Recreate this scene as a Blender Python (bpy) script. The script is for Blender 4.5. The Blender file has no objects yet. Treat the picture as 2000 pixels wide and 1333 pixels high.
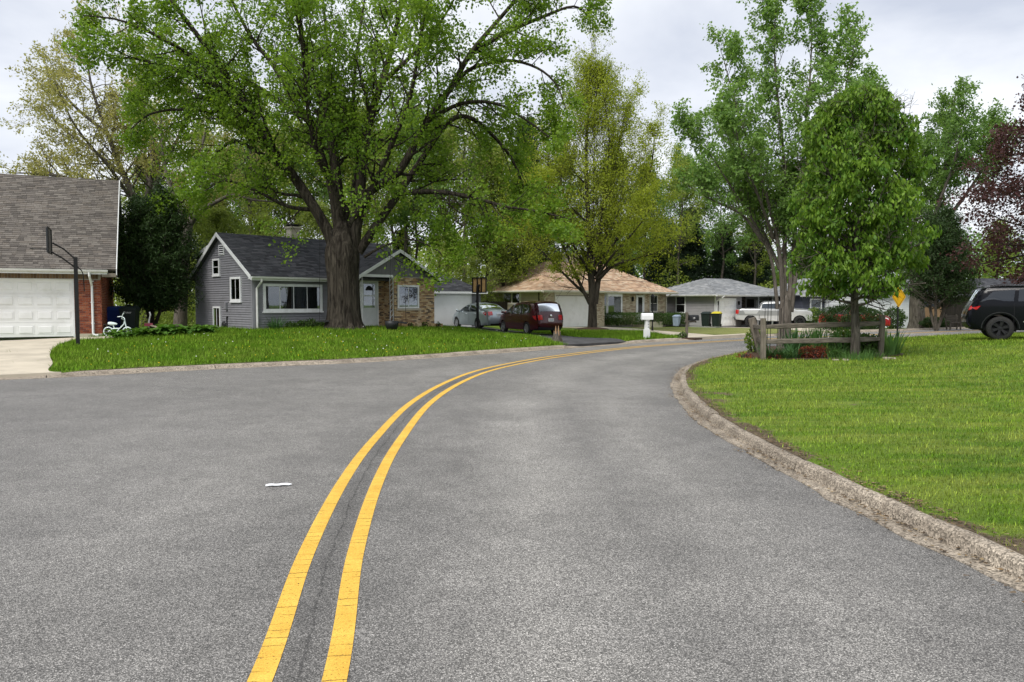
import bpy, math, random
import numpy as np
from mathutils import Vector, Matrix
from mathutils.geometry import delaunay_2d_cdt

# ------------------------------------------------------------------ camera, sky, sun, exposure
scene = bpy.context.scene
COL = scene.collection
R = math.radians
cam_data = bpy.data.cameras.new('camera')
cam_data.sensor_width = 36.0
cam_data.lens = 36.0 * 1450 / 2000
cam_data.clip_start = 0.05
cam_data.clip_end = 2000
cam = bpy.data.objects.new('camera', cam_data)
COL.objects.link(cam)
cam.location = (0, 0, 1.6)
cam.rotation_euler = (R(90 - 2.94), 0, 0)
scene.camera = cam

SUN_EL, SUN_AZ = 52, 215      # degrees; azimuth measured clockwise from +Y
world = bpy.data.worlds.new('World')
scene.world = world
world.use_nodes = True
wn = world.node_tree
for n in list(wn.nodes):
    wn.nodes.remove(n)
w_out = wn.nodes.new('ShaderNodeOutputWorld')
w_bg = wn.nodes.new('ShaderNodeBackground')
w_bg.inputs['Strength'].default_value = 0.1
sky = wn.nodes.new('ShaderNodeTexSky')
sky.sky_type = 'NISHITA'
sky.sun_disc = False
sky.sun_elevation = R(SUN_EL)
sky.sun_rotation = R(SUN_AZ)
tc = wn.nodes.new('ShaderNodeTexCoord')
sep = wn.nodes.new('ShaderNodeSeparateXYZ')
wn.links.new(tc.outputs['Generated'], sep.inputs[0])
def wmath(op, a, b=None):
    n = wn.nodes.new('ShaderNodeMath'); n.operation = op
    for k, v in enumerate((a, b)):
        if v is None: continue
        if isinstance(v, (int, float)): n.inputs[k].default_value = v
        else: wn.links.new(v, n.inputs[k])
    return n.outputs[0]
zc = wmath('ADD', wmath('MAXIMUM', sep.outputs[2], 0.0), 0.22)
comb = wn.nodes.new('ShaderNodeCombineXYZ')
wn.links.new(wmath('DIVIDE', sep.outputs[0], zc), comb.inputs[0])
wn.links.new(wmath('DIVIDE', sep.outputs[1], zc), comb.inputs[1])
cn = wn.nodes.new('ShaderNodeTexNoise')
cn.inputs['Scale'].default_value = 1.15
cn.inputs['Detail'].default_value = 7
cn.inputs['Roughness'].default_value = 0.52
cn.inputs['Distortion'].default_value = 0.35
wn.links.new(comb.outputs[0], cn.inputs['Vector'])
cr = wn.nodes.new('ShaderNodeValToRGB')
cr.color_ramp.elements[0].position = 0.34
cr.color_ramp.elements[0].color = (0.355, 0.38, 0.44, 1)
cr.color_ramp.elements[1].position = 0.6
cr.color_ramp.elements[1].color = (0.6, 0.612, 0.635, 1)
wn.links.new(cn.outputs['Fac'], cr.inputs[0])
cs = wn.nodes.new('ShaderNodeVectorMath'); cs.operation = 'SCALE'
cs.inputs['Scale'].default_value = 10.0
wn.links.new(cr.outputs[0], cs.inputs[0])
wmix = wn.nodes.new('ShaderNodeMix'); wmix.data_type = 'RGBA'
wmix.inputs[0].default_value = 0.93            # unbroken cloud layer, a little clear sky through it
wn.links.new(sky.outputs[0], wmix.inputs[6])
wn.links.new(cs.outputs[0], wmix.inputs[7])
wn.links.new(wmix.outputs[2], w_bg.inputs['Color'])
wn.links.new(w_bg.outputs[0], w_out.inputs[0])

sun_data = bpy.data.lights.new('sun', 'SUN')
sun_data.energy = 2.1
sun_data.angle = R(26)
sun_data.color = (1.0, 0.96, 0.9)
sun = bpy.data.objects.new('sun', sun_data)
COL.objects.link(sun)
sdir = Vector((math.sin(R(SUN_AZ)) * math.cos(R(SUN_EL)), math.cos(R(SUN_AZ)) * math.cos(R(SUN_EL)), math.sin(R(SUN_EL))))
sun.rotation_euler = sdir.to_track_quat('Z', 'Y').to_euler()
sun.location = sdir * 60

vs = scene.view_settings
vs.view_transform = 'Standard'
vs.look = 'None'
vs.gamma = 1.0
vs.exposure = 0.9
vs.use_curve_mapping = False
scene.render.engine = 'CYCLES'
scene.cycles.max_bounces = 8
scene.cycles.diffuse_bounces = 5
scene.cycles.glossy_bounces = 3
scene.cycles.transmission_bounces = 4
scene.cycles.transparent_max_bounces = 8
scene.cycles.use_denoising = True

# ------------------------------------------------------------------ helpers
RNG = random.Random(7)
def mesh_obj(name, verts, faces, mat=None, parent=None, smooth=False):
    me = bpy.data.meshes.new(name)
    me.from_pydata([tuple(v) for v in verts], [], faces)
    if mat: me.materials.append(mat)
    if smooth: me.polygons.foreach_set('use_smooth', [True] * len(me.polygons))
    me.update()
    return link(name, me, parent)
def link(name, data, parent=None):
    o = bpy.data.objects.new(name, data)
    COL.objects.link(o)
    if parent: o.parent = parent
    return o
def np_mesh(name, V, F, mat=None, parent=None, smooth=False):
    """V (n,3) array, F (m,k) array of equal-sided faces."""
    me = bpy.data.meshes.new(name)
    V = np.asarray(V, dtype=np.float32); F = np.asarray(F, dtype=np.int32)
    k = F.shape[1]
    me.vertices.add(len(V)); me.vertices.foreach_set('co', V.ravel())
    me.loops.add(F.size); me.loops.foreach_set('vertex_index', F.ravel())
    me.polygons.add(len(F))
    me.polygons.foreach_set('loop_start', np.arange(0, F.size, k, dtype=np.int32))
    me.polygons.foreach_set('loop_total', np.full(len(F), k, dtype=np.int32))
    if smooth: me.polygons.foreach_set('use_smooth', np.ones(len(F), dtype=bool))
    if mat: me.materials.append(mat)
    me.update(calc_edges=True)
    return link(name, me, parent)
def tag(o, label=None, cat=None, group=None, kind=None):
    if label: o['label'] = label
    if cat: o['category'] = cat
    if group: o['group'] = group
    if kind: o['kind'] = kind
    return o
def thing(name, label, cat, loc=(0, 0, 0), rz=0.0, group=None):
    o = bpy.data.objects.new(name, None)
    o.empty_display_size = 0.2
    COL.objects.link(o)
    o.location = loc
    o.rotation_euler = (0, 0, rz)
    return tag(o, label, cat, group)
def copy_tree(o, parent=None):
    c = o.copy(); COL.objects.link(c); c.parent = parent
    for ch in list(o.children): copy_tree(ch, c)
    return c
BOXF = [(0, 3, 2, 1), (4, 5, 6, 7), (0, 1, 5, 4), (1, 2, 6, 5), (2, 3, 7, 6), (3, 0, 4, 7)]
def boxv(x0, x1, y0, y1, z0, z1):
    return [(x0, y0, z0), (x1, y0, z0), (x1, y1, z0), (x0, y1, z0), (x0, y0, z1), (x1, y0, z1), (x1, y1, z1), (x0, y1, z1)]
class MB:
    def __init__(s): s.v = []; s.f = []
    def add(s, verts, faces):
        b = len(s.v); s.v += [tuple(v) for v in verts]; s.f += [tuple(i + b for i in f) for f in faces]; return s
    def box(s, *a): return s.add(boxv(*a), BOXF)
    def hexa(s, v): return s.add(v, BOXF)
    def tube(s, pts, rad, k=8, caps=True):
        pts = [Vector(p) for p in pts]
        if isinstance(rad, (int, float)): rad = [rad] * len(pts)
        b = len(s.v); n = len(pts)
        ref = None
        for i, p in enumerate(pts):
            t = (pts[min(i + 1, n - 1)] - pts[max(i - 1, 0)])
            if t.length < 1e-9: t = Vector((0, 0, 1))
            t.normalize()
            if ref is None:
                ref = t.cross(Vector((0, 0, 1)) if abs(t.z) < .9 else Vector((1, 0, 0))).normalized()
            ref = (ref - t * ref.dot(t)).normalized()
            q = t.cross(ref)
            for j in range(k):
                a = 2 * math.pi * j / k
                s.v.append(tuple(p + (ref * math.cos(a) + q * math.sin(a)) * rad[i]))
        for i in range(n - 1):
            for j in range(k):
                s.f.append((b + i * k + j, b + i * k + (j + 1) % k, b + (i + 1) * k + (j + 1) % k, b + (i + 1) * k + j))
        if caps:
            s.f.append(tuple(b + j for j in range(k))[::-1]); s.f.append(tuple(b + (n - 1) * k + j for j in range(k)))
        return s
    def lathe(s, prof, k=24, axis='z', c=(0, 0, 0)):
        """prof: (r, h) pairs, spun round the axis"""
        b = len(s.v)
        for r, h in prof:
            for j in range(k):
                a = 2 * math.pi * j / k; u, v = r * math.cos(a), r * math.sin(a)
                p = (u, v, h) if axis == 'z' else ((u, h, v) if axis == 'y' else (h, u, v))
                s.v.append((p[0] + c[0], p[1] + c[1], p[2] + c[2]))
        for i in range(len(prof) - 1):
            for j in range(k):
                s.f.append((b + i * k + j, b + i * k + (j + 1) % k, b + (i + 1) * k + (j + 1) % k, b + (i + 1) * k + j))
        return s
    def build(s, name, mat, parent=None, smooth=False): return mesh_obj(name, s.v, s.f, mat, parent, smooth)
def box(name, mat, parent, *a): return MB().box(*a).build(name, mat, parent)
def smoothstep(a, b, x):
    t = min(1, max(0, (x - a) / (b - a))); return t * t * (3 - 2 * t)
def catmull(pts, n=8):
    P = [np.array(p, float) for p in pts]; P = [2 * P[0] - P[1]] + P + [2 * P[-1] - P[-2]]; out = []
    for i in range(1, len(P) - 2):
        for j in range(n):
            t = j / n
            out.append(.5 * ((2 * P[i]) + (-P[i - 1] + P[i + 1]) * t + (2 * P[i - 1] - 5 * P[i] + 4 * P[i + 1] - P[i + 2]) * t * t + (-P[i - 1] + 3 * P[i] - 3 * P[i + 1] + P[i + 2]) * t ** 3))
    out.append(P[-2]); return out
def inside(poly, x, y):
    c = False; n = len(poly); j = n - 1
    for i in range(n):
        xi, yi = poly[i][0], poly[i][1]; xj, yj = poly[j][0], poly[j][1]
        if (yi > y) != (yj > y) and x < (xj - xi) * (y - yi) / (yj - yi + 1e-12) + xi: c = not c
        j = i
    return c
def polydist(line, X, Y):
    """distance of points to an open polyline (numpy)"""
    A = np.asarray(line, float)[:, :2]; X = np.asarray(X, float); Y = np.asarray(Y, float)
    best = np.full(X.shape, 1e9)
    for (x0, y0), (x1, y1) in zip(A[:-1], A[1:]):
        dx, dy = x1 - x0, y1 - y0; L = dx * dx + dy * dy + 1e-12
        t = np.clip(((X - x0) * dx + (Y - y0) * dy) / L, 0, 1)
        best = np.minimum(best, np.hypot(X - x0 - t * dx, Y - y0 - t * dy))
    return best
def inside_np(poly, X, Y):
    c = np.zeros(X.shape, bool); n = len(poly); j = n - 1
    for i in range(n):
        xi, yi = poly[i][0], poly[i][1]; xj, yj = poly[j][0], poly[j][1]
        c ^= ((yi > Y) != (yj > Y)) & (X < (xj - xi) * (Y - yi) / (yj - yi + 1e-12) + xi)
        j = i
    return c
def fill(poly, step, edge=None, jitter=.25, seed=1):
    """triangulated polygon with inner points; returns 2D verts and faces"""
    P = [(float(p[0]), float(p[1])) for p in poly]
    A = np.array(P); x0, y0 = A.min(0); x1, y1 = A.max(0)
    gx, gy = np.meshgrid(np.arange(x0, x1, step), np.arange(y0, y1, step))
    rs = np.random.RandomState(seed)
    gx = gx.ravel() + rs.uniform(-jitter, jitter, gx.size) * step; gy = gy.ravel() + rs.uniform(-jitter, jitter, gy.size) * step
    m = inside_np(P, gx, gy) & (polydist(P + [P[0]], gx, gy) > step * .45)
    inner = list(zip(gx[m], gy[m]))
    vs_, _, fs_, *_ = delaunay_2d_cdt([Vector(p) for p in P + inner], [], [list(range(len(P)))], 1, 1e-6)
    return [(v.x, v.y) for v in vs_], [tuple(f) for f in fs_]

# ------------------------------------------------------------------ materials
def new_mat(name):
    m = bpy.data.materials.new(name); m.use_nodes = True
    nt = m.node_tree
    return m, nt, nt.nodes.get('Principled BSDF'), nt.nodes.get('Material Output')
def nd(nt, kind, **kw):
    n = nt.nodes.new(kind)
    for k, v in kw.items():
        if k in n.inputs.keys(): n.inputs[k].default_value = v
        else: setattr(n, k, v)
    return n
def mixc(nt, fac, a, b, blend='MIX'):
    n = nt.nodes.new('ShaderNodeMix'); n.data_type = 'RGBA'; n.blend_type = blend
    for idx, v in ((0, fac), (6, a), (7, b)):
        if isinstance(v, (int, float)): n.inputs[idx].default_value = v
        elif isinstance(v, tuple): n.inputs[idx].default_value = v if len(v) == 4 else (*v, 1)
        else: nt.links.new(v, n.inputs[idx])
    return n.outputs[2]
def mth(nt, op, a, b=None, clamp=False):
    n = nt.nodes.new('ShaderNodeMath'); n.operation = op; n.use_clamp = clamp
    for k, v in enumerate((a, b)):
        if v is None: continue
        if isinstance(v, (int, float)): n.inputs[k].default_value = v
        else: nt.links.new(v, n.inputs[k])
    return n.outputs[0]
def ramp(nt, src, stops):
    n = nt.nodes.new('ShaderNodeValToRGB'); e = n.color_ramp.elements
    while len(e) < len(stops): e.new(0.5)
    for i, (p, c) in enumerate(stops):
        e[i].position = p; e[i].color = (c, c, c, 1) if isinstance(c, (int, float)) else (*c, 1)
    nt.links.new(src, n.inputs[0]); return n.outputs[0]
def noise(nt, vec, scale, detail=4, rough=.55, dist=0):
    n = nd(nt, 'ShaderNodeTexNoise', Scale=scale, Detail=detail, Roughness=rough, Distortion=dist)
    if vec is not None: nt.links.new(vec, n.inputs['Vector'])
    return n.outputs['Fac']
def pos(nt, stretch=None, obj=False):
    src = nt.nodes.new('ShaderNodeTexCoord').outputs['Object'] if obj else nt.nodes.new('ShaderNodeNewGeometry').outputs['Position']
    if not stretch: return src
    mp = nt.nodes.new('ShaderNodeMapping'); mp.inputs['Scale'].default_value = stretch
    nt.links.new(src, mp.inputs[0]); return mp.outputs[0]
def bump(nt, bsdf, h, strength=.3, dist=.02):
    b = nd(nt, 'ShaderNodeBump', Strength=strength, Distance=dist)
    nt.links.new(h, b.inputs['Height']); nt.links.new(b.outputs[0], bsdf.inputs['Normal'])
def M(name, col, rough=.7, var=.12, scale=4., spec=.3, metal=0., bmp=0., bscale=80., rnd=0., island=0., stretch=None, obj=False, coat=0., dirt=None):
    m, nt, b, _ = new_mat(name)
    b.inputs['Roughness'].default_value = rough
    b.inputs['Metallic'].default_value = metal
    b.inputs['Specular IOR Level'].default_value = spec
    if coat: b.inputs['Coat Weight'].default_value = coat; b.inputs['Coat Roughness'].default_value = .04
    v = pos(nt, stretch, obj)
    f = noise(nt, v, scale, 5)
    lo = tuple(c * (1 - var) for c in col); hi = tuple(min(1, c * (1 + var)) for c in col)
    f2 = ramp(nt, f, [(.3, 0.), (.7, 1.)])
    c = mixc(nt, f2, lo, hi)
    if dirt:      # (colour, scale, amount): blotchy stains
        d = ramp(nt, noise(nt, v, dirt[1], 6, .65), [(.5, 0.), (.75, dirt[2])])
        c = mixc(nt, d, c, dirt[0])
    if rnd or island:
        src = nt.nodes.new('ShaderNodeObjectInfo').outputs['Random'] if rnd else nt.nodes.new('ShaderNodeNewGeometry').outputs['Random Per Island']
        if rnd and island:
            src = mth(nt, 'FRACT', mth(nt, 'ADD', src, nt.nodes.new('ShaderNodeNewGeometry').outputs['Random Per Island']))
        a = max(rnd, island)
        c = mixc(nt, 1.0, c, ramp(nt, src, [(0., 1 - a), (1., 1 + a * .8 if a < .4 else 1.3)]), 'MULTIPLY')
    nt.links.new(c, b.inputs['Base Color'])
    if bmp: bump(nt, b, noise(nt, v, bscale, 4), bmp)
    return m
def palette(name, cols, rough=.85, bmp=.3, bscale=60., spec=.2, var=.2):
    """colour picked per piece (object or island) from a list"""
    m, nt, b, _ = new_mat(name)
    b.inputs['Roughness'].default_value = rough; b.inputs['Specular IOR Level'].default_value = spec
    src = mth(nt, 'FRACT', mth(nt, 'ADD', nt.nodes.new('ShaderNodeObjectInfo').outputs['Random'], nt.nodes.new('ShaderNodeNewGeometry').outputs['Random Per Island']))
    n = nt.nodes.new('ShaderNodeValToRGB'); n.color_ramp.interpolation = 'CONSTANT'; e = n.color_ramp.elements
    while len(e) < len(cols): e.new(.5)
    for i, c in enumerate(cols): e[i].position = i / len(cols); e[i].color = (*c, 1)
    nt.links.new(src, n.inputs[0])
    v = pos(nt)
    f = ramp(nt, noise(nt, v, 25, 5, .65), [(.25, 1 - var), (.75, 1 + var)])
    f2 = ramp(nt, noise(nt, v, 1.1, 4), [(.3, .86), (.7, 1.1)])
    nt.links.new(mixc(nt, 1., mixc(nt, 1., n.outputs[0], f, 'MULTIPLY'), f2, 'MULTIPLY'), b.inputs['Base Color'])
    if bmp: bump(nt, b, noise(nt, v, bscale, 4), bmp)
    return m
def leaf_mat(name, c1, c2, trans=.35, clump=.55):
    m, nt, b, out = new_mat(name)
    nt.nodes.remove(b)
    isl = nt.nodes.new('ShaderNodeNewGeometry').outputs['Random Per Island']
    big = ramp(nt, noise(nt, pos(nt), clump, 3), [(.32, 0.), (.68, 1.)])
    f = mth(nt, 'ADD', mth(nt, 'MULTIPLY', isl, .6), mth(nt, 'MULTIPLY', big, .4))
    c = mixc(nt, f, c1, c2)
    d = nd(nt, 'ShaderNodeBsdfPrincipled'); d.inputs['Roughness'].default_value = .55; d.inputs['Specular IOR Level'].default_value = .25
    t = nt.nodes.new('ShaderNodeBsdfTranslucent')
    nt.links.new(c, d.inputs['Base Color'])
    nt.links.new(mixc(nt, 1., c, (1.25, 1.3, .7), 'MULTIPLY'), t.inputs['Color'])
    ms = nd(nt, 'ShaderNodeMixShader', Fac=trans)
    nt.links.new(d.outputs[0], ms.inputs[1]); nt.links.new(t.outputs[0], ms.inputs[2])
    nt.links.new(ms.outputs[0], out.inputs[0])
    return m
def bark_mat(name, c1, c2, scale=6., strength=.9):
    m, nt, b, _ = new_mat(name)
    b.inputs['Roughness'].default_value = .95; b.inputs['Specular IOR Level'].default_value = .1
    v = pos(nt, (1, 1, .16))
    f = noise(nt, v, scale, 6, .6, 1.2)
    f2 = noise(nt, pos(nt), 1.5, 4)
    r_ = ramp(nt, f, [(.36, 0.), (.6, 1.)])
    c = mixc(nt, r_, c1, c2)
    c = mixc(nt, ramp(nt, f2, [(.4, 0.), (.7, .35)]), c, tuple(x * .75 for x in c2))
    nt.links.new(c, b.inputs['Base Color'])
    bump(nt, b, r_, strength, .05)
    return m
MAT = {}
def glass_mat(name, tint, refl=.5):
    m, nt, b, out = new_mat(name)
    nt.nodes.remove(b)
    t = nd(nt, 'ShaderNodeBsdfTransparent'); t.inputs[0].default_value = (*tint, 1)
    g = nd(nt, 'ShaderNodeBsdfGlossy', Roughness=.02); g.inputs[0].default_value = (.9, .95, 1, 1)
    fr = nd(nt, 'ShaderNodeFresnel', IOR=1.55)
    f = mth(nt, 'MULTIPLY', fr.outputs[0], 1 + refl, True)
    ms = nt.nodes.new('ShaderNodeMixShader')
    nt.links.new(f, ms.inputs[0]); nt.links.new(t.outputs[0], ms.inputs[1]); nt.links.new(g.outputs[0], ms.inputs[2])
    nt.links.new(ms.outputs[0], out.inputs[0])
    return m
MAT['white'] = M('white_paint', (.74, .75, .76), .45, .06, 3, bmp=.05, dirt=((.45, .44, .40), 2.5, .35))
MAT['offwhite'] = M('offwhite_paint', (.7, .67, .6), .5, .07, 3, dirt=((.4, .37, .32), 2.2, .4))
MAT['door_white'] = M('garage_door_white', (.8, .8, .8), .42, .05, 1.2, dirt=((.5, .49, .45), 1.6, .4))
MAT['trim'] = M('white_trim', (.68, .69, .7), .45, .06, 4, dirt=((.4, .4, .38), 3, .4))
MAT['gutter'] = M('gutter_metal', (.6, .6, .58), .4, .08, 5, dirt=((.32, .31, .28), 3, .5))
MAT['black_metal'] = M('black_metal', (.012, .012, .013), .45, .3, 10)
MAT['black_plastic'] = M('black_plastic', (.018, .019, .021), .5, .25, 8)
MAT['rubber'] = M('tyre_rubber', (.02, .02, .02), .85, .3, 20)
MAT['alloy'] = M('alloy_rim', (.42, .43, .45), .3, .1, 20, metal=.8)
MAT['dark_alloy'] = M('dark_rim', (.03, .03, .033), .35, .2, 20, metal=.6)
MAT['dark'] = M('dark_interior', (.012, .012, .014), .9, .3, 5)
MAT['curtain'] = M('curtain_cloth', (.33, .34, .33), .9, .2, 9, stretch=(1, 1, .15))
MAT['blind'] = M('white_blind', (.55, .56, .56), .8, .1, 6)
MAT['glass'] = glass_mat('window_glass', (.55, .58, .6), 1.6)
MAT['car_glass'] = glass_mat('car_glass', (.22, .25, .25), 1.2)
MAT['concrete'] = M('driveway_concrete', (.47, .42, .335), .9, .14, .8, bmp=.15, bscale=120, dirt=((.24, .21, .17), 1.4, .55))
MAT['mortar'] = M('mortar', (.3, .28, .25), .95, .15, 12, bmp=.3)
MAT['mulch'] = M('bark_mulch', (.06, .035, .022), .95, .45, 14, bmp=.9, bscale=45)
MAT['soil'] = M('soil', (.075, .055, .04), .95, .35, 9, bmp=.8, bscale=40)
MAT['wood_grey'] = M('weathered_wood', (.125, .108, .088), .9, .4, 7, bmp=.6, bscale=14, stretch=(.25, 3, 3), obj=True, rnd=.2)
MAT['wood_post'] = M('weathered_post', (.145, .125, .1), .9, .4, 7, bmp=.6, bscale=14, stretch=(3, 3, .25), obj=True, rnd=.2)
MAT['dark_wood'] = M('dark_stained_wood', (.03, .024, .02), .85, .35, 6, stretch=(3, 3, .3), rnd=.25)
MAT['tan_wood'] = M('tan_wood', (.3, .19, .11), .85, .2, 6, stretch=(3, 3, .3), rnd=.15)
MAT['grass_base'] = None
# ------------------------------------------------------------------ terrain, roads, kerbs
RIGHT_BACK = catmull([(3.25, -8), (3.2, -2), (3.13, 1.5), (3.05, 4.29), (2.92, 5.5), (2.82, 7), (2.77, 8.6), (2.79, 9.9), (2.89, 11.2), (3.11, 12.9), (3.48, 14.8), (4.0, 16.76), (4.67, 18.6), (5.9, 20.9), (8.12, 24.2), (11.8, 28.2), (16.7, 32.2), (21.7, 35.7), (32, 41.5), (48, 50), (70, 61)], 6)
LEFT_FRONT = catmull([(-60, -9.5), (-40, 1), (-24, 8.8), (-15, 13.3), (-10.7, 15.43), (-9.4, 16.2), (-8.2, 17.2), (-6.41, 18.5), (-4.11, 19.9), (-2.04, 21.86), (0, 24.1), (1.8, 26.05), (3.02, 27.3), (4.87, 29.36), (7.4, 31.8), (11.5, 35.0), (16, 38.4), (22.1, 42.4), (30, 47.2), (48, 57), (70, 69)], 6)
NEAR_LEFT = catmull([(-5.6, -12), (-5.6, -3), (-5.7, 1), (-6.4, 4), (-8.6, 6.1), (-12, 5.0), (-24, -.8), (-60, -19)], 6)
def offset(line, d):
    A = np.array([p[:2] for p in line]); T = np.gradient(A, axis=0); T /= np.linalg.norm(T, axis=1)[:, None]
    return A + np.stack([T[:, 1], -T[:, 0]], 1) * d     # + is to the right of travel
def resample(line, step):
    A = np.array([p[:2] for p in line]); s = np.r_[0, np.cumsum(np.linalg.norm(np.diff(A, axis=0), axis=1))]
    q = np.linspace(0, s[-1], int(s[-1] / step) + 1)
    return np.stack([np.interp(q, s, A[:, 0]), np.interp(q, s, A[:, 1])], 1)
RB = np.array(RIGHT_BACK); LF = np.array(LEFT_FRONT); NL = np.array(NEAR_LEFT)
LEFT_BACK = offset(LEFT_FRONT, -.3)        # grass edge behind the left kerb
LB_THIN = [tuple(p) for p in np.concatenate([LEFT_BACK[:-1:3], LEFT_BACK[-1:]])]
MOUTHS = [(-13.2, 14.2, 3.9), (3.4, 27.9, 1.9), (9.4, 33.4, 2.6)]      # where drives meet the street
def ss(a, b, x): t = np.clip((x - a) / (b - a), 0, 1); return t * t * (3 - 2 * t)
def h_left_np(x, y):
    d = polydist(LB_THIN, x, y)
    z = .1 + .41 * np.exp(-((x + 9.5) / 9.5) ** 2 - ((y - 33) / 9) ** 2) * ss(0, 4, d)
    z = z - .22 * ss(-4, 1.5, x) * ss(29, 36, y) * ss(.2, 3, d)
    z = z - .3 * ss(48, 64, y) * ss(0, 10, x)
    z = z - .05 * ss(36, 46, y) * ss(12, 20, x)
    for lx, ly, lr in MOUTHS:
        z = z - (z - .0) * (1 - ss(lr - .8, lr + .5, np.hypot(x - lx, y - ly))) * (1 - ss(0, 1.7, d))
    return z
def h_left(x, y): return float(h_left_np(np.array([float(x)]), np.array([float(y)]))[0])
RBL = [tuple(p) for p in RB]
def h_right_np(X, Y):
    d = polydist(RBL, X, Y); t = np.clip((d - .5) / 6.5, 0, 1); t = t * t * (3 - 2 * t)
    s = np.clip((X - 7.5) / 9, 0, 1); s = s * s * (3 - 2 * s)
    u = np.clip(d / .6, 0, 1)
    return .096 + .0 * u + .3 * t * s + .03 * t
def h_right(x, y): return float(h_right_np(np.array([x]), np.array([y]))[0])

# asphalt
def asphalt_mat():
    m, nt, b, _ = new_mat('worn_asphalt')
    v = pos(nt)
    vo = nd(nt, 'ShaderNodeTexVoronoi', Scale=150.); nt.links.new(v, vo.inputs['Vector'])
    wn_ = nt.nodes.new('ShaderNodeSeparateColor'); nt.links.new(vo.outputs['Color'], wn_.inputs[0])
    stone = ramp(nt, wn_.outputs[0], [(0., .36), (.35, .72), (.7, 1.1), (.9, 1.45), (1., 2.0)])
    edge = ramp(nt, vo.outputs['Distance'], [(.2, 1.08), (.7, .38)])
    fine = ramp(nt, noise(nt, v, 210, 3), [(.3, .72), (.7, 1.25)])
    big = ramp(nt, noise(nt, v, .4, 6, .65), [(.3, .8), (.7, 1.16)])
    mid = ramp(nt, noise(nt, v, 3.2, 5, .65), [(.3, .9), (.7, 1.1)])
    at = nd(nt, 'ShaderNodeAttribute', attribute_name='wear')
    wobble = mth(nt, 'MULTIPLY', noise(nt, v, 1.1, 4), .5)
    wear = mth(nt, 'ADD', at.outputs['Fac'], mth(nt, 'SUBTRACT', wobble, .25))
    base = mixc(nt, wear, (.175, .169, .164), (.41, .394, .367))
    c = base
    for k in (stone, edge, fine, big, mid): c = mixc(nt, 1., c, k, 'MULTIPLY')
    nt.links.new(c, b.inputs['Base Color'])
    b.inputs['Roughness'].default_value = .68; b.inputs['Specular IOR Level'].default_value = .5
    bump(nt, b, mth(nt, 'ADD', vo.outputs['Distance'], mth(nt, 'MULTIPLY', noise(nt, v, 160, 3), .6)), .7, .007)
    return m
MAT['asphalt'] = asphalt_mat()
RG = offset(RIGHT_BACK, -.34)               # asphalt edge at the right gutter
road_poly = [tuple(p) for p in offset(LEFT_FRONT, -.06)] + [tuple(p) for p in offset(RIGHT_BACK, -.1)[::-1]] + [tuple(p) for p in offset(NEAR_LEFT, -.1)]
rv, rf = fill(road_poly, .7)
RVa = np.array(rv)
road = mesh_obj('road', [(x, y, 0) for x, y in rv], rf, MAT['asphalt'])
tag(road, kind='structure')
def paint_wear():
    d = polydist(RBL, RVa[:, 0], RVa[:, 1])
    # polished wheel paths run a metre and 2.6 m from the right kerb, and the other lane's likewise
    g = lambda c, w: np.exp(-((d - c) / w) ** 2)
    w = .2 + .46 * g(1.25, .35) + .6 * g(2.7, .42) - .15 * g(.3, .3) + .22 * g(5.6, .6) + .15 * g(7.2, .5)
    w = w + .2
    a = road.data.attributes.new('wear', 'FLOAT', 'POINT'); a.data.foreach_set('value', w.astype(np.float32))
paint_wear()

# kerbs: concrete poured in lengths, joint between two
def kerb_mat():
    m, nt, b, _ = new_mat('kerb_concrete')
    v = pos(nt)
    agg = nd(nt, 'ShaderNodeTexVoronoi', Scale=85.); nt.links.new(v, agg.inputs['Vector'])
    sc = nt.nodes.new('ShaderNodeSeparateColor'); nt.links.new(agg.outputs['Color'], sc.inputs[0])
    c = mixc(nt, ramp(nt, noise(nt, v, 2.2, 6, .65), [(.32, 0.), (.68, 1.)]), (.2, .17, .135), (.36, .312, .25))
    c = mixc(nt, 1., c, ramp(nt, sc.outputs[0], [(0., .4), (.5, .95), (1., 1.6)]), 'MULTIPLY')
    c = mixc(nt, ramp(nt, noise(nt, v, 6.5, 5, .7), [(.52, 0.), (.72, .75)]), c, (.13, .105, .08))
    oi = nt.nodes.new('ShaderNodeObjectInfo').outputs['Random']
    c = mixc(nt, 1., c, ramp(nt, oi, [(0., .88), (1., 1.12)]), 'MULTIPLY')
    nt.links.new(c, b.inputs['Base Color']); b.inputs['Roughness'].default_value = .92; b.inputs['Specular IOR Level'].default_value = .2
    bump(nt, b, mth(nt, 'ADD', agg.outputs['Distance'], noise(nt, v, 30, 5)), .6, .008)
    return m
MAT['kerb'] = kerb_mat()
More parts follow.
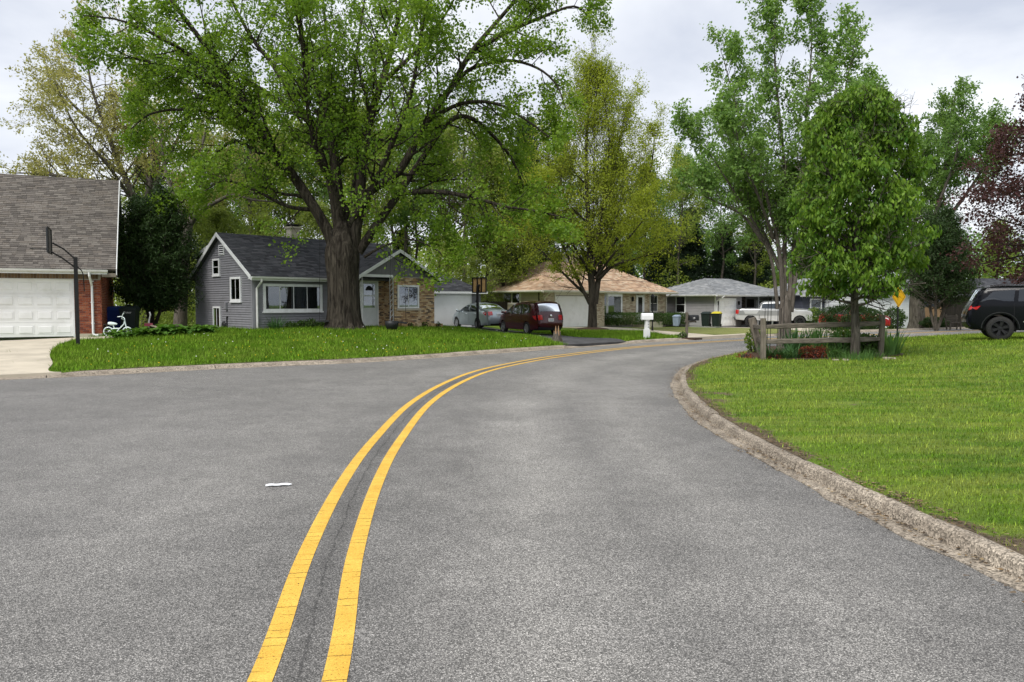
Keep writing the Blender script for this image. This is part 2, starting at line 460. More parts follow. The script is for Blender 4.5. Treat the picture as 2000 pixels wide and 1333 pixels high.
def kerb(name, line, side, prof, seg=3.0, lower=(), zf=None):
    """prof: (offset into the road, height) from the back; lower: (x, y, radius) where the kerb drops for a drive"""
    root = thing(name, None, None); del_label(root); root['kind'] = 'structure'
    A = resample(line, .25); T = np.gradient(A, axis=0); T /= np.linalg.norm(T, axis=1)[:, None]
    N = np.stack([T[:, 1], -T[:, 0]], 1) * side
    per = int(seg / .25); k = len(prof); rr = random.Random(4)
    for s in range(0, len(A) - 1, per):
        e = min(len(A) - 1, s + per); v = []; f = []
        if A[s:e + 1, 1].max() < -6 or abs(A[s:e + 1, 0]).min() > 62: continue
        dz = rr.uniform(-.006, .006)
        idx = list(range(s, e + 1))
        for q, i in enumerate(idx):
            p = A[i].copy()
            if q == 0: p += T[i] * .011
            if q == len(idx) - 1: p -= T[i] * .011
            low = 1.0
            for lx, ly, lr in lower: low = min(low, .12 + .88 * smoothstep(lr - .8, lr + .5, math.hypot(p[0] - lx, p[1] - ly)))
            wob = .008 * math.sin(i * 1.7) + rr.uniform(-.006, .006)
            ragged = rr.uniform(-.03, .022) + .02 * math.sin(i * .37)
            for j_, (o_, z) in enumerate(prof):
                if j_ >= k - 2 and side * prof[0][0] > 0: o_ += ragged
                pz = z * low if z > .02 else z
                v.append((p[0] + N[i][0] * (o_ + wob), p[1] + N[i][1] * (o_ + wob), pz + (dz if z > .02 else 0)))
        for q in range(len(idx) - 1):
            for j in range(k - 1):
                a = q * k + j
                f.append((a, a + 1, a + k + 1, a + k) if side < 0 else (a, a + k, a + k + 1, a + 1))
        f.append(tuple(range(k)) if side > 0 else tuple(range(k))[::-1])
        f.append(tuple((len(idx) - 1) * k + j for j in range(k))[::-1] if side > 0 else tuple((len(idx) - 1) * k + j for j in range(k)))
        mesh_obj('kerb_length', v, f, MAT['kerb'], root)
    return root
def del_label(o):
    for k in ('label', 'category'):
        if k in o: del o[k]
PR = [(-.03, -.15), (-.03, .088), (0, .098), (.045, .106), (.08, .1), (.102, .08), (.115, .034), (.127, .002), (.17, .003), (.285, .008), (.295, -.1)]
kerb('kerb_right', RIGHT_BACK, -1, PR)
PL = [(.33, -.15), (.33, .08), (.3, .095), (.2, .1), (.12, .09), (.06, .06), (.02, .014), (-.12, .006), (-.13, -.1)]
kerb('kerb_left', LEFT_FRONT, -1, PL, 3.6, MOUTHS)
kerb('kerb_near', NEAR_LEFT, 1, PR)

# lawns
def lawn_mat(name, c1, c2, dry):
    m, nt, b, _ = new_mat(name)
    v = pos(nt)
    big = ramp(nt, noise(nt, v, .5, 6, .65), [(.36, 0.), (.64, 1.)])
    c = mixc(nt, big, c1, c2)
    streak = ramp(nt, noise(nt, pos(nt, (.5, 2.2, 1)), 1.5, 4, .6), [(.42, 0.), (.7, .7)])
    c = mixc(nt, streak, c, dry)
    fine = ramp(nt, noise(nt, v, 45, 4, .7), [(.28, .5), (.72, 1.45)])
    c = mixc(nt, 1., c, fine, 'MULTIPLY')
    at = nd(nt, 'ShaderNodeAttribute', attribute_name='soil')
    sm = ramp(nt, mth(nt, 'ADD', at.outputs['Fac'], mth(nt, 'MULTIPLY', mth(nt, 'SUBTRACT', noise(nt, v, 3.5, 5, .65), .5), 1.3)), [(.45, 0.), (.62, 1.)])
    soilc = mixc(nt, ramp(nt, noise(nt, v, 28, 4, .7), [(.35, 0.), (.65, 1.)]), (.055, .04, .028), (.2, .155, .1))
    c = mixc(nt, sm, c, soilc)
    nt.links.new(c, b.inputs['Base Color']); b.inputs['Roughness'].default_value = .9; b.inputs['Specular IOR Level'].default_value = .15
    bump(nt, b, noise(nt, v, 38, 5, .7), .9, .04)
    return m
MAT['lawn'] = lawn_mat('lawn_turf', (.075, .145, .016), (.125, .2, .022), (.22, .26, .055))
MAT['lawn_dry'] = lawn_mat('lawn_turf_pale', (.13, .17, .04), (.2, .22, .065), (.3, .27, .12))
SPOTS = [(5.05, 10.9, .33), (3.55, 12.1, .28), (3.3, 11.4, .2)]         # bare spots in the right lawn
def soil_right(X, Y):
    d = polydist(RBL, X, Y)
    s = np.clip(1 - d / .42, 0, 1) * (.74 + .28 * np.sin(Y * 1.3) * np.sin(Y * .53 + 1))
    for x, y, r_ in SPOTS: s = np.maximum(s, .85 * np.exp(-((X - x) / r_) ** 2 - ((Y - y) / r_) ** 2))
    return s
def lawn(name, poly, zf, step, mat, soilf):
    v, f = fill(poly, step)
    A = np.array(v)
    o = mesh_obj(name, [(x, y, z) for (x, y), z in zip(v, zf(A))], f, mat, None, True)
    s = soilf(A).astype(np.float32)
    at = o.data.attributes.new('soil', 'FLOAT', 'POINT'); at.data.foreach_set('value', s)
    return tag(o, kind='structure')
rp = [tuple(p) for p in RIGHT_BACK if p[1] < 58] ; rp = rp + [(90, 58), (90, -8)]
near_pts = lambda A: h_right_np(A[:, 0], A[:, 1])
lawn('lawn_right', rp, near_pts, .42, MAT['lawn'], lambda A: soil_right(A[:, 0], A[:, 1]))
LBL = [tuple(p) for p in LEFT_BACK]
lp = LBL + [(90, 78), (90, 120), (-80, 120), (-80, -10)]
lawn('lawn_left', lp, lambda A: h_left_np(A[:, 0], A[:, 1]), .8, MAT['lawn'],
     lambda A: np.clip(1 - polydist(LBL, A[:, 0], A[:, 1]) / .25, 0, 1) * .5)
nlp = [tuple(p) for p in NEAR_LEFT] + [(-60, -30), (-5.6, -30)]
lawn('lawn_near', nlp, lambda A: np.full(len(A), .11), 1.2, MAT['lawn'], lambda A: np.zeros(len(A)))
g = MB(); n = 64
g.v = [(0, 0, -.7)] + [(600 * math.cos(2 * math.pi * i / n), 600 * math.sin(2 * math.pi * i / n), -.7) for i in range(n)]
g.f = [(0, 1 + i, 1 + (i + 1) % n) for i in range(n)]
go = g.build('ground', MAT['lawn']); tag(go, kind='structure')

# drives and walks: slabs laid over the lawn
def slab(name, poly, zf, mat, lift=.025, step=.6, skirt=.15):
    v, f = fill(poly, step)
    n = len(poly)
    V = [(x, y, zf(x, y) + lift) for x, y in v]; F = list(f); b = len(V)
    V += [(p[0], p[1], zf(p[0], p[1]) + lift) for p in poly] + [(p[0], p[1], zf(p[0], p[1]) - skirt) for p in poly]
    F += [(b + i, b + n + i, b + n + (i + 1) % n, b + (i + 1) % n) for i in range(n)]
    return tag(mesh_obj(name, V, F, mat), kind='structure')
def zdrive(x, y):       # drives run down to the gutter
    return h_left(x, y) + .004
MAT['drive_asphalt'] = M('drive_asphalt', (.06, .06, .063), .85, .25, 1.5, bmp=.5, bscale=120, dirt=((.11, .11, .11), 3, .5))
def joined_slabs(name, polys, zf, mat, lift):
    root = thing(name, None, None); del_label(root); root['kind'] = 'structure'
    for p in polys:
        o = slab('slab', p, zf, mat, lift); o.parent = root; del o['kind']
# red house's drive: poured concrete slabs
redR = catmull([(-15.75, 27.95), (-15.4, 25.8), (-14.3, 23.2), (-12.6, 20.2), (-11.1, 17.9), (-10.4, 16.6), (-9.8, 16.1)], 4)
redL = catmull([(-21.3, 25.5), (-21, 23.6), (-20.2, 20.8), (-19.2, 18), (-18.2, 15.5), (-17.8, 14), (-17.6, 12.25)], 4)
polys = []
def lerp2(a, b, t): return (a[0] + (b[0] - a[0]) * t, a[1] + (b[1] - a[1]) * t)
for (i, j) in ((0, 5), (5, 10), (10, 15), (15, 20), (20, 24)):
    for (a, b) in ((0, .497), (.503, 1)):
        q0 = [lerp2(redL[k], redR[k], a) for k in range(i, j + 1)]; q1 = [lerp2(redL[k], redR[k], b) for k in range(i, j + 1)]
        g_ = .006
        pl = q1 + q0[::-1]
        c_ = np.mean(np.array(pl), 0); pl = [tuple(c_ + (np.array(p) - c_) * .9975) for p in pl]
        polys.append(pl)
joined_slabs('driveway_concrete', polys, zdrive, MAT['concrete'], .03)
slab('walk_beside_garage', [(-15.9, 27.9), (-15.5, 26.4), (-14.35, 26.9), (-14.75, 28.5)], h_left, MAT['concrete'], .028)
slab('driveway_asphalt', [tuple(p) for p in catmull([(1.9, 26.3), (1.6, 28), (1.0, 31), (-.6, 35), (-2.6, 39.2), (-5.6, 45.2)], 5)] + [tuple(p) for p in catmull([(-2.1, 47.6), (.6, 42), (2.5, 37), (3.6, 33.5), (4.2, 31), (4.5, 29.28)], 5)], zdrive, MAT['drive_asphalt'], .022)
slab('driveway_beige', [tuple(p) for p in catmull([(2.9, 52.6), (4.7, 49.9), (6.2, 47.5), (7.3, 44.5), (7.9, 40), (7.6, 35.5), (7.25, 32.05)], 5)] + [tuple(p) for p in catmull([(12.0, 35.65), (11.2, 37.2), (10.2, 40.5), (9.2, 44.5), (8.1, 49), (7.3, 52.5), (7.0, 55.4)], 5)], zdrive, MAT['concrete'], .03)
slab('driveway_far', [tuple(p) for p in catmull([(16.8, 61.2), (17.9, 56), (18.3, 50), (17.6, 44), (17.3, 40)], 4)] + [tuple(p) for p in catmull([(21.5, 42.5), (21.9, 46), (22.4, 51), (22.6, 57), (21.6, 64)], 4)], h_left, MAT['concrete'], .03)
slab('lawn_pale_strip', [(8.6, 49.5), (9.5, 45), (10.6, 40.6), (11.7, 37.5), (13.2, 36.9), (17.2, 40.2), (17.4, 44), (18.1, 50), (17.6, 57), (13, 58.5), (9, 56)], h_left, MAT['lawn_dry'], .012, 1.0)

# painted double line
def line_mat():
    m, nt, b, out = new_mat('yellow_road_paint')
    uv = nd(nt, 'ShaderNodeUVMap', uv_map='UVMap'); s = nt.nodes.new('ShaderNodeSeparateXYZ'); nt.links.new(uv.outputs[0], s.inputs[0])
    v = pos(nt)
    n1 = noise(nt, v, 9, 4)
    n2 = noise(nt, v, 55, 3)
    vc = nd(nt, 'ShaderNodeTexVoronoi', voronoi_dimensions='1D', feature='DISTANCE_TO_EDGE', Scale=10.)
    nt.links.new(mth(nt, 'ADD', s.outputs[1], mth(nt, 'ADD', mth(nt, 'MULTIPLY', n1, .035), mth(nt, 'MULTIPLY', n2, .012))), vc.inputs['W'])
    gate = ramp(nt, noise(nt, v, 4.5, 3), [(.4, .0), (.6, .03)])
    crack = mth(nt, 'LESS_THAN', vc.outputs['Distance'], gate)
    lat = mth(nt, 'ABSOLUTE', s.outputs[0])
    edge = ramp(nt, mth(nt, 'ADD', lat, mth(nt, 'MULTIPLY', noise(nt, v, 30, 4, .7), .42)), [(1.06, 0.), (1.1, 1.)])
    chips = ramp(nt, noise(nt, v, 90, 4, .75), [(.6, 0.), (.65, 1.)])
    hole = mth(nt, 'MAXIMUM', mth(nt, 'MAXIMUM', crack, edge), chips)
    col = mixc(nt, ramp(nt, noise(nt, v, 5, 5), [(.3, 0.), (.7, 1.)]), (.6, .345, .04), (.73, .455, .07))
    nt.links.new(mixc(nt, 1., col, ramp(nt, noise(nt, v, 130, 3), [(.3, .82), (.7, 1.12)]), 'MULTIPLY'), b.inputs['Base Color'])
    b.inputs['Roughness'].default_value = .7
    bump(nt, b, noise(nt, v, 120, 3), .5, .006)
    tr = nt.nodes.new('ShaderNodeBsdfTransparent'); ms = nt.nodes.new('ShaderNodeMixShader')
    nt.links.new(hole, ms.inputs[0]); nt.links.new(b.outputs[0], ms.inputs[1]); nt.links.new(tr.outputs[0], ms.inputs[2])
    nt.links.new(ms.outputs[0], out.inputs[0])
    return m
MAT['line'] = line_mat()
CENTRE = catmull([(-.35, -6), (-.5, -2), (-.72, 1.2), (-.9, 3.06), (-1.15, 4.68), (-1.35, 6.6), (-1.45, 8.6), (-1.46, 11.67), (-1.2, 14.64), (-.67, 17.41), (.27, 19.97), (1.5, 22.4), (4.0, 26.2), (6.6, 29), (10.6, 32.4), (16, 36), (22, 39.9), (32, 46), (60, 60)], 8)
lines = thing('road_marking', None, None); del_label(lines); lines['kind'] = 'structure'
for side in (-.165, .147):
    A = resample(offset(CENTRE, side), .12); T = np.gradient(A, axis=0); T /= np.linalg.norm(T, axis=1)[:, None]; N = np.stack([T[:, 1], -T[:, 0]], 1)
    hw = .053
    V = np.zeros((len(A) * 2, 3)); V[0::2, :2] = A - N * hw; V[1::2, :2] = A + N * hw; V[:, 2] = .004
    i = np.arange(len(A) - 1) * 2
    F = np.stack([i, i + 1, i + 3, i + 2], 1)
    o = np_mesh('yellow_line', V, F, MAT['line'], lines)
    uvl = o.data.uv_layers.new(name='UVMap'); s = np.arange(len(A)) * .12
    UV = np.zeros((len(V), 2), np.float32); UV[0::2, 0] = -1; UV[1::2, 0] = 1; UV[0::2, 1] = s; UV[1::2, 1] = s
    uvl.data.foreach_set('uv', UV[F.ravel()].ravel())

# unworn, darker strip with a crack seam between the two lines
def seam_mat():
    m, nt, b, out = new_mat('dark_seam'); v = pos(nt)
    uv = nd(nt, 'ShaderNodeUVMap', uv_map='UVMap'); s = nt.nodes.new('ShaderNodeSeparateXYZ'); nt.links.new(uv.outputs[0], s.inputs[0])
    lat = mth(nt, 'ABSOLUTE', mth(nt, 'ADD', s.outputs[0], mth(nt, 'MULTIPLY', mth(nt, 'SUBTRACT', noise(nt, v, 3, 4), .5), .8)))
    core = ramp(nt, lat, [(.0, .7), (.1, .28), (.9, .15), (1., 0.)])
    a = mth(nt, 'MULTIPLY', core, ramp(nt, noise(nt, v, 45, 4, .7), [(.35, .2), (.62, 1.)]))
    b.inputs['Base Color'].default_value = (.05, .049, .048, 1); b.inputs['Roughness'].default_value = .9
    tr = nt.nodes.new('ShaderNodeBsdfTransparent'); ms = nt.nodes.new('ShaderNodeMixShader')
    nt.links.new(a, ms.inputs[0]); nt.links.new(tr.outputs[0], ms.inputs[1]); nt.links.new(b.outputs[0], ms.inputs[2]); nt.links.new(ms.outputs[0], out.inputs[0])
    return m
A = resample(offset(CENTRE, -.009), .12); T = np.gradient(A, axis=0); T /= np.linalg.norm(T, axis=1)[:, None]; N = np.stack([T[:, 1], -T[:, 0]], 1)
V = np.zeros((len(A) * 2, 3)); V[0::2, :2] = A - N * .1; V[1::2, :2] = A + N * .1; V[:, 2] = .002
i = np.arange(len(A) - 1) * 2; F = np.stack([i, i + 1, i + 3, i + 2], 1)
o = np_mesh('pavement_seam', V, F, seam_mat(), lines)
uvl = o.data.uv_layers.new(name='UVMap'); q_ = np.arange(len(A)) * .12; UV = np.zeros((len(V), 2), np.float32); UV[0::2, 0] = -1; UV[1::2, 0] = 1; UV[0::2, 1] = q_; UV[1::2, 1] = q_
uvl.data.foreach_set('uv', UV[F.ravel()].ravel())
# ------------------------------------------------------------------ house building
class Wall:
    """a wall in a house's own frame: starts at (ox, oy), runs along angle ang; 'out' is to the right of travel"""
    def __init__(s, root, ox, oy, ang=0.0):
        s.root = root; s.o = Vector((ox, oy)); s.a = ang
        s.d = Vector((math.cos(ang), math.sin(ang))); s.n = Vector((math.sin(ang), -math.cos(ang)))
    def P(s, u, o, z):
        p = s.o + s.d * u + s.n * o; return (p.x, p.y, z)
    def hx(s, u0, u1, o0, o1, z0, z1, o0t=None, o1t=None):
        o0t = o0 if o0t is None else o0t; o1t = o1 if o1t is None else o1t
        return [s.P(u0, o1, z0), s.P(u1, o1, z0), s.P(u1, o0, z0), s.P(u0, o0, z0), s.P(u0, o1t, z1), s.P(u1, o1t, z1), s.P(u1, o0t, z1), s.P(u0, o0t, z1)]
    def box(s, name, mat, parent, *a): return MB().hexa(s.hx(*a)).build(name, mat, parent)
def siding(W, part, mat, u0, u1, z0, z1, ex, openings=(), span=None, name='board'):
    n = int(math.ceil((z1 - z0) / ex))
    for i in range(n):
        a, b = z0 + i * ex, min(z0 + (i + 1) * ex, z1)
        l, r = (u0, u1) if span is None else span(a)
        lt, rt = (u0, u1) if span is None else span(b)
        if r - l < .05: continue
        cuts = sorted({l, r} | {min(max(c, l), r) for op in openings for c in op[:2] if op[2] < b and op[3] > a})
        for c0, c1 in zip(cuts[:-1], cuts[1:]):
            if c1 - c0 < .01: continue
            m = (c0 + c1) / 2; iv = [(a, b)]
            for op in openings:
                if op[0] < m < op[1]:
                    nv = []
                    for q0, q1 in iv:
                        if op[2] >= q1 or op[3] <= q0: nv.append((q0, q1)); continue
                        if op[2] > q0: nv.append((q0, op[2]))
                        if op[3] < q1: nv.append((op[3], q1))
                    iv = nv
            for q0, q1 in iv:
                q1 = q1 - .016 if q1 == b else q1
                if q1 - q0 < .012: continue
                h = W.hx(c0, c1, 0, .03, q0, q1, 0, .004)
                if span is not None:          # slope the ends of gable boards
                    if c0 == l: h[4] = W.P(max(lt, c0), .006, q1); h[7] = W.P(max(lt, c0), 0, q1)
                    if c1 == r: h[5] = W.P(min(rt, c1), .006, q1); h[6] = W.P(min(rt, c1), 0, q1)
                MB().hexa(h).build(name, mat, part)
UNIT = bpy.data.meshes.new('brick'); UNIT.from_pydata([tuple(c) for c in boxv(-.5, .5, -.5, .5, -.5, .5)], [], BOXF)
def bricks(W, part, mat, u0, u1, z0, z1, openings=(), L=.2, H=.066, J=.011, limit=300, proud=.012, stuff_name='brickwork', order=1):
    me = bpy.data.meshes.get('brick_' + mat.name)
    if me is None:
        me = UNIT.copy(); me.name = 'brick_' + mat.name; me.materials.append(mat)
    rr = random.Random(int(u0 * 100) + int(z0 * 10)); items = []
    z = z0; row = 0
    while z + H <= z1 + .005:
        u = u0 - (L / 2 if row % 2 else 0)
        while u < u1 - .02:
            a, b = max(u, u0), min(u + L - J, u1)
            iv = [(a, b)]
            for op in openings:
                if op[2] < z + H and op[3] > z:
                    nv = []
                    for q0, q1 in iv:
                        if op[0] >= q1 or op[1] <= q0: nv.append((q0, q1)); continue
                        if op[0] > q0: nv.append((q0, op[0]))
                        if op[1] < q1: nv.append((op[1], q1))
                    iv = nv
            for q0, q1 in iv:
                if q1 - q0 > .03: items.append((q0, q1, z, z + H - J))
            u += L
        z += H; row += 1
    rest = MB()
    items.sort(key=lambda t: order * t[0])
    for i, (a, b, c, d) in enumerate(items):
        o_ = proud + rr.uniform(-.003, .004)
        if i < limit:
            o = bpy.data.objects.new('brick', me); COL.objects.link(o); o.parent = part
            o.location = W.P((a + b) / 2, o_ - .03, (c + d) / 2); o.rotation_euler = (0, 0, W.a + rr.uniform(-.006, .006)); o.scale = (b - a, .06, d - c)
        else: rest.hexa(W.hx(a, b, -.02, o_, c, d))
    if rest.v: tag(rest.build(stuff_name, mat, part), kind='stuff')
def window(W, parent, u0, u1, z0, z1, t=.07, cols=1, rows=1, curtain=None, sill=.0, frame=None, base=0., sash_u=None, bars=.028):
    """proud box window: frame, panes, sash bars, dark room and curtains behind the glass"""
    fm = frame or MAT['trim']; mb = MB(); o0, o1 = base, base + .07
    mb.hexa(W.hx(u0, u1, o0, o1, z1 - t, z1)); mb.hexa(W.hx(u0, u1, o0, o1, z0, z0 + t))
    mb.hexa(W.hx(u0, u0 + t, o0, o1, z0 + t, z1 - t)); mb.hexa(W.hx(u1 - t, u1, o0, o1, z0 + t, z1 - t))
    w = mb.build('window', fm, parent)
    a0, a1, b0, b1 = u0 + t, u1 - t, z0 + t, z1 - t
    W.box('backing', MAT['dark'], w, a0, a1, o0, o0 + .004, b0, b1)
    us = sash_u or [a0 + (a1 - a0) * k / cols for k in range(cols + 1)]; zs = [b0 + (b1 - b0) * k / rows for k in range(rows + 1)]
    for i in range(len(us) - 1):
        for j in range(rows):
            W.box('pane', MAT['glass'], w, us[i] + bars / 2, us[i + 1] - bars / 2, o0 + .046, o0 + .05, zs[j] + bars / 2, zs[j + 1] - bars / 2)
    s = 0
    for i in range(1, len(us) - 1): W.box('sash_bar', fm, w, us[i] - bars / 2, us[i] + bars / 2, o0 + .03, o0 + .058, b0, b1)
    for j in range(1, rows): W.box('sash_bar', fm, w, a0, a1, o0 + .028, o0 + .06, zs[j] - bars / 2, zs[j] + bars / 2)
    for c in (curtain or ()):
        ca, cb, c0, c1, m = c; n = max(6, int((cb - ca) / .035)); v = []; f = []
        for i in range(n + 1):
            u = ca + (cb - ca) * i / n; o = o0 + .02 + .011 * math.sin(i * 1.9) + .004 * math.sin(i * .7)
            v += [W.P(u, o, c0), W.P(u, o, c1)]
        f = [(2 * i, 2 * i + 2, 2 * i + 3, 2 * i + 1) for i in range(n)]
        mesh_obj('curtain', v, f, m, w, True)
    if sill: W.box('sill', fm, w, u0 - .04, u1 + .04, o0, o1 + sill, z0 - .06, z0)
    return w
def roof_plane(root, name, p0, p1, p2, p3, mat, thick=.09, ex=.145, tab=.31, nobj=0, shingled=True, slabmat=None, seed=3, order=1):
    """p0-p1 eave, p3-p2 ridge (local). A slab, with lapped shingles over it."""
    P = [Vector(p) for p in (p0, p1, p2, p3)]
    nrm = (P[1] - P[0]).cross((P[2] + P[3]) / 2 - P[0]).normalized()
    if nrm.z < 0: nrm = -nrm
    tri = (P[2] - P[3]).length < .02
    top = P[:3] if tri else P
    k = len(top)
    v = [tuple(p) for p in top] + [tuple(p - nrm * thick) for p in top]
    f = [tuple(range(k)), tuple(range(2 * k - 1, k - 1, -1))] + [(i, i + k, (i + 1) % k + k, (i + 1) % k) for i in range(k)]
    slab_ = mesh_obj(name, v, f, slabmat or mat, root)
    if not shingled: return slab_
    rr = random.Random(seed); U = (P[1] - P[0]).normalized()
    Vv = nrm.cross(U)
    if Vv.z < 0: Vv = -Vv
    H = (P[3] - P[0]).dot(Vv); l1 = (P[3] - P[0]).dot(U); Lb = (P[1] - P[0]).length; r1 = (P[2] - P[0]).dot(U)
    rest = MB(); rows = int(H / ex); items = []
    for i in range(rows + 1):
        a = i * ex; b = min(a + ex * 1.12, H)
        l = l1 * a / H; r = Lb + (r1 - Lb) * a / H; lt = l1 * b / H; rt = Lb + (r1 - Lb) * b / H
        if r - l < .05 or b - a < .02: continue
        u = l - rr.uniform(0, tab)
        while u < r:
            w = tab * rr.uniform(.45, 1.25); x0, x1 = max(u, l), min(u + w, r); u += w
            if x1 - x0 < .03: continue
            hi = .016 + rr.choice((0, 0, .004, .007)); t0, t1 = max(x0, lt), min(x1, rt)
            if t1 - t0 < .01: t0, t1 = x0, x1
            q = lambda uu, vv, h: P[0] + U * uu + Vv * vv + nrm * h
            dv = rr.uniform(-.012, .006)
            items.append([q(x0, a + dv, 0), q(x1 - .006, a + dv, 0), q(x1 - .006, a + dv, hi), q(x0, a + dv, hi), q(t0, b, .003), q(t1 - .006, b, .003)])
    SF = [(0, 1, 2, 3), (3, 2, 5, 4), (0, 3, 4), (1, 5, 2)]
    if nobj: items.sort(key=lambda it: order * (it[0] - P[0]).dot(U))
    for i, it in enumerate(items):
        if i < nobj: mesh_obj('shingle', it, SF, mat, slab_)
        else: rest.add(it, SF)
    if rest.v: tag(rest.build('shingles', mat, slab_), kind='stuff')
    return slab_
def beam(name, mat, parent, a, b, w, h):
    """square bar from a to b, w across (horizontal), h vertical, hanging from the line"""
    a, b = Vector(a), Vector(b); d = (b - a); s = Vector((d.y, -d.x, 0)).normalized() * (w / 2); z = Vector((0, 0, h))
    v = [a - s - z, a + s - z, a + s, a - s, b - s - z, b + s - z, b + s, b - s]
    return mesh_obj(name, v, [(0, 1, 2, 3), (7, 6, 5, 4), (0, 4, 5, 1), (1, 5, 6, 2), (2, 6, 7, 3), (3, 7, 4, 0)], mat, parent)
def downspout(name, root, pts, mat, r_=.045): return MB().tube(pts, r_, 6).build(name, mat, root, False)
def garage_door(W, root, u0, u1, z0, z1, rows, cols=0, mat=None, base=0.):
    m = mat or MAT['door_white']; d = W.box('garage_door', m, root, u0, u1, base - .04, base, z0, z1)
    h = (z1 - z0) / rows
    for i in range(rows):
        s = W.box('door_section', m, d, u0 + .004, u1 - .004, base, base + .022, z0 + i * h + .006, z0 + (i + 1) * h - .006)
    w = (u1 - u0) / cols if cols else 0
    for i in range(rows):
        for j in range(cols):
            a, b = u0 + j * w + .07, u0 + (j + 1) * w - .07; c, e = z0 + i * h + .12, z0 + (i + 1) * h - .12
            o = base + .022; v = [W.P(a, o, c), W.P(b, o, c), W.P(b, o, e), W.P(a, o, e), W.P(a + .035, o + .018, c + .035), W.P(b - .035, o + .018, c + .035), W.P(b - .035, o + .018, e - .035), W.P(a + .035, o + .018, e - .035)]
            mesh_obj('raised_panel', v, [(4, 5, 6, 7), (0, 1, 5, 4), (1, 2, 6, 5), (2, 3, 7, 6), (3, 0, 4, 7)], m, d)
            fr = MB()
            for q in ((a - .02, b + .02, c - .02, c), (a - .02, b + .02, e, e + .02), (a - .02, a, c, e), (b, b + .02, c, e)): fr.hexa(W.hx(q[0], q[1], o, o + .008, q[2], q[3]))
            fr.build('panel_moulding', m, d)
    return d
# ---- red brick house at left
MAT['red_brick'] = palette('red_brick', [(.22, .06, .03), (.27, .08, .04), (.19, .048, .027), (.25, .07, .036), (.31, .115, .062), (.15, .042, .028)], bmp=.4)
MAT['brown_shingle'] = palette('brown_shingle', [(.125, .112, .102), (.105, .094, .085), (.145, .13, .117), (.088, .079, .072), (.13, .114, .1), (.16, .145, .13)], bscale=90)
MAT['lintel_brick'] = palette('lintel_brick', [(.15, .10, .06), (.19, .13, .08), (.12, .08, .05)], bmp=.4)
MAT['tan_siding'] = M('tan_siding', (.19, .165, .13), .6, .1, 4)
Z = h_left(-15.8, 28.6)
red = thing('brick_house', 'red brick house with steep brown shingle roof and white panelled garage door', 'house', (-15.78, 28.57, Z), R(25))
F_ = Wall(red, 0, 0, 0)
WH = 2.62
wall = MB().hexa(F_.hx(-.94, 0, -.25, 0, -.3, WH)).hexa(F_.hx(-12, -5.86, -.25, 0, -.3, WH)).hexa(F_.hx(-5.86, -.94, -.25, 0, 2.2, WH)).build('front_wall', MAT['mortar'], red)
bricks(F_, wall, MAT['red_brick'], -.93, 0, .12, 2.2, order=-1)
F_.box('concrete_base', MAT['concrete'], wall, -.94, .012, 0, .02, -.3, .12)
bricks(F_, wall, MAT['red_brick'], -12, -5.87, .02, 2.2, limit=0, stuff_name='brickwork')
lint = MB(); lw = F_.box('lintel', MAT['mortar'], red, -5.9, 0.0, 0, .008, 2.2, 2.42)
for i in range(58): F_.box('soldier_brick', MAT['lintel_brick'], lw, -5.88 + i * .1, -5.88 + i * .1 + .088, .008, .025 + RNG.uniform(0, .006), 2.205, 2.415)
S_ = Wall(red, 0, 0, R(90))
sw = S_.box('side_wall', MAT['mortar'], red, .26, 7.4, -.25, -.001, -.3, 2.6)
bricks(S_, sw, MAT['red_brick'], .0, 7.4, .02, 2.5, limit=120)
garage_door(F_, red, -5.84, -.96, .02, 2.18, 4, 8, base=-.1)
for a, b in ((-5.9, -5.84), (-.96, -.9)): F_.box('door_jamb', MAT['trim'], red, a, b, -.12, .03, 0, 2.2)
F_.box('door_head', MAT['trim'], red, -5.84, -.96, -.12, .018, 2.182, 2.2)
zr, ze, yr = 6.5, 2.56, 3.55
gx0, gx1, oh = -12.3, .55, .42
roof_plane(red, 'roof', (gx0, -oh, ze), (gx1, -oh, ze), (gx1, yr, zr), (gx0, yr, zr), MAT['brown_shingle'], ex=.115, tab=.27, nobj=300, order=-1)
roof_plane(red, 'roof_back', (gx1, 2 * yr + oh, ze), (gx0, 2 * yr + oh, ze), (gx0, yr, zr), (gx1, yr, zr), MAT['brown_shingle'], shingled=False)
sl = (zr - ze) / (yr + oh)
# gable end: tan boards above the brick, white rake boards
gw = MB(); gp = [S_.P(0.0, -.05, 2.5), S_.P(7.1, -.05, 2.5), S_.P(7.1, -.05, 2.75), S_.P(3.55, -.05, zr - .12), S_.P(0.0, -.05, 2.75)]
gq = [(x - .1, y, z) for x, y, z in gp]
mesh_obj('gable_wall', gp + gq, [(0, 1, 2, 3, 4), (9, 8, 7, 6, 5)] + [(i, i + 5, (i + 1) % 5 + 5, (i + 1) % 5) for i in range(5)], MAT['tan_siding'], red)
siding(S_, bpy.data.objects['gable_wall'], MAT['tan_siding'], 0, 7.1, 2.5, zr - .2, .2, span=lambda z: (max(0, (z - ze - .1) / sl - .3), 7.1 - max(0, (z - ze - .1) / sl - .3)))
beam('rake_board', MAT['trim'], red, (gx1 + .012, -oh, ze + .03), (gx1 + .012, yr, zr + .03), .03, .24)
beam('rake_board', MAT['trim'], red, (gx1 + .012, 2 * yr + oh, ze + .03), (gx1 + .012, yr, zr + .03), .03, .24)
box('rake_soffit', MAT['tan_siding'], red, .06, gx1 - .005, -oh, .5, 2.28, 2.42)
box('fascia', MAT['trim'], red, gx0, gx1 - .3, -oh - .03, -oh - .005, ze - .19, ze - .02)
box('soffit', MAT['trim'], red, gx0, gx1 - .3, -oh, -.03, ze - .15, ze - .125)
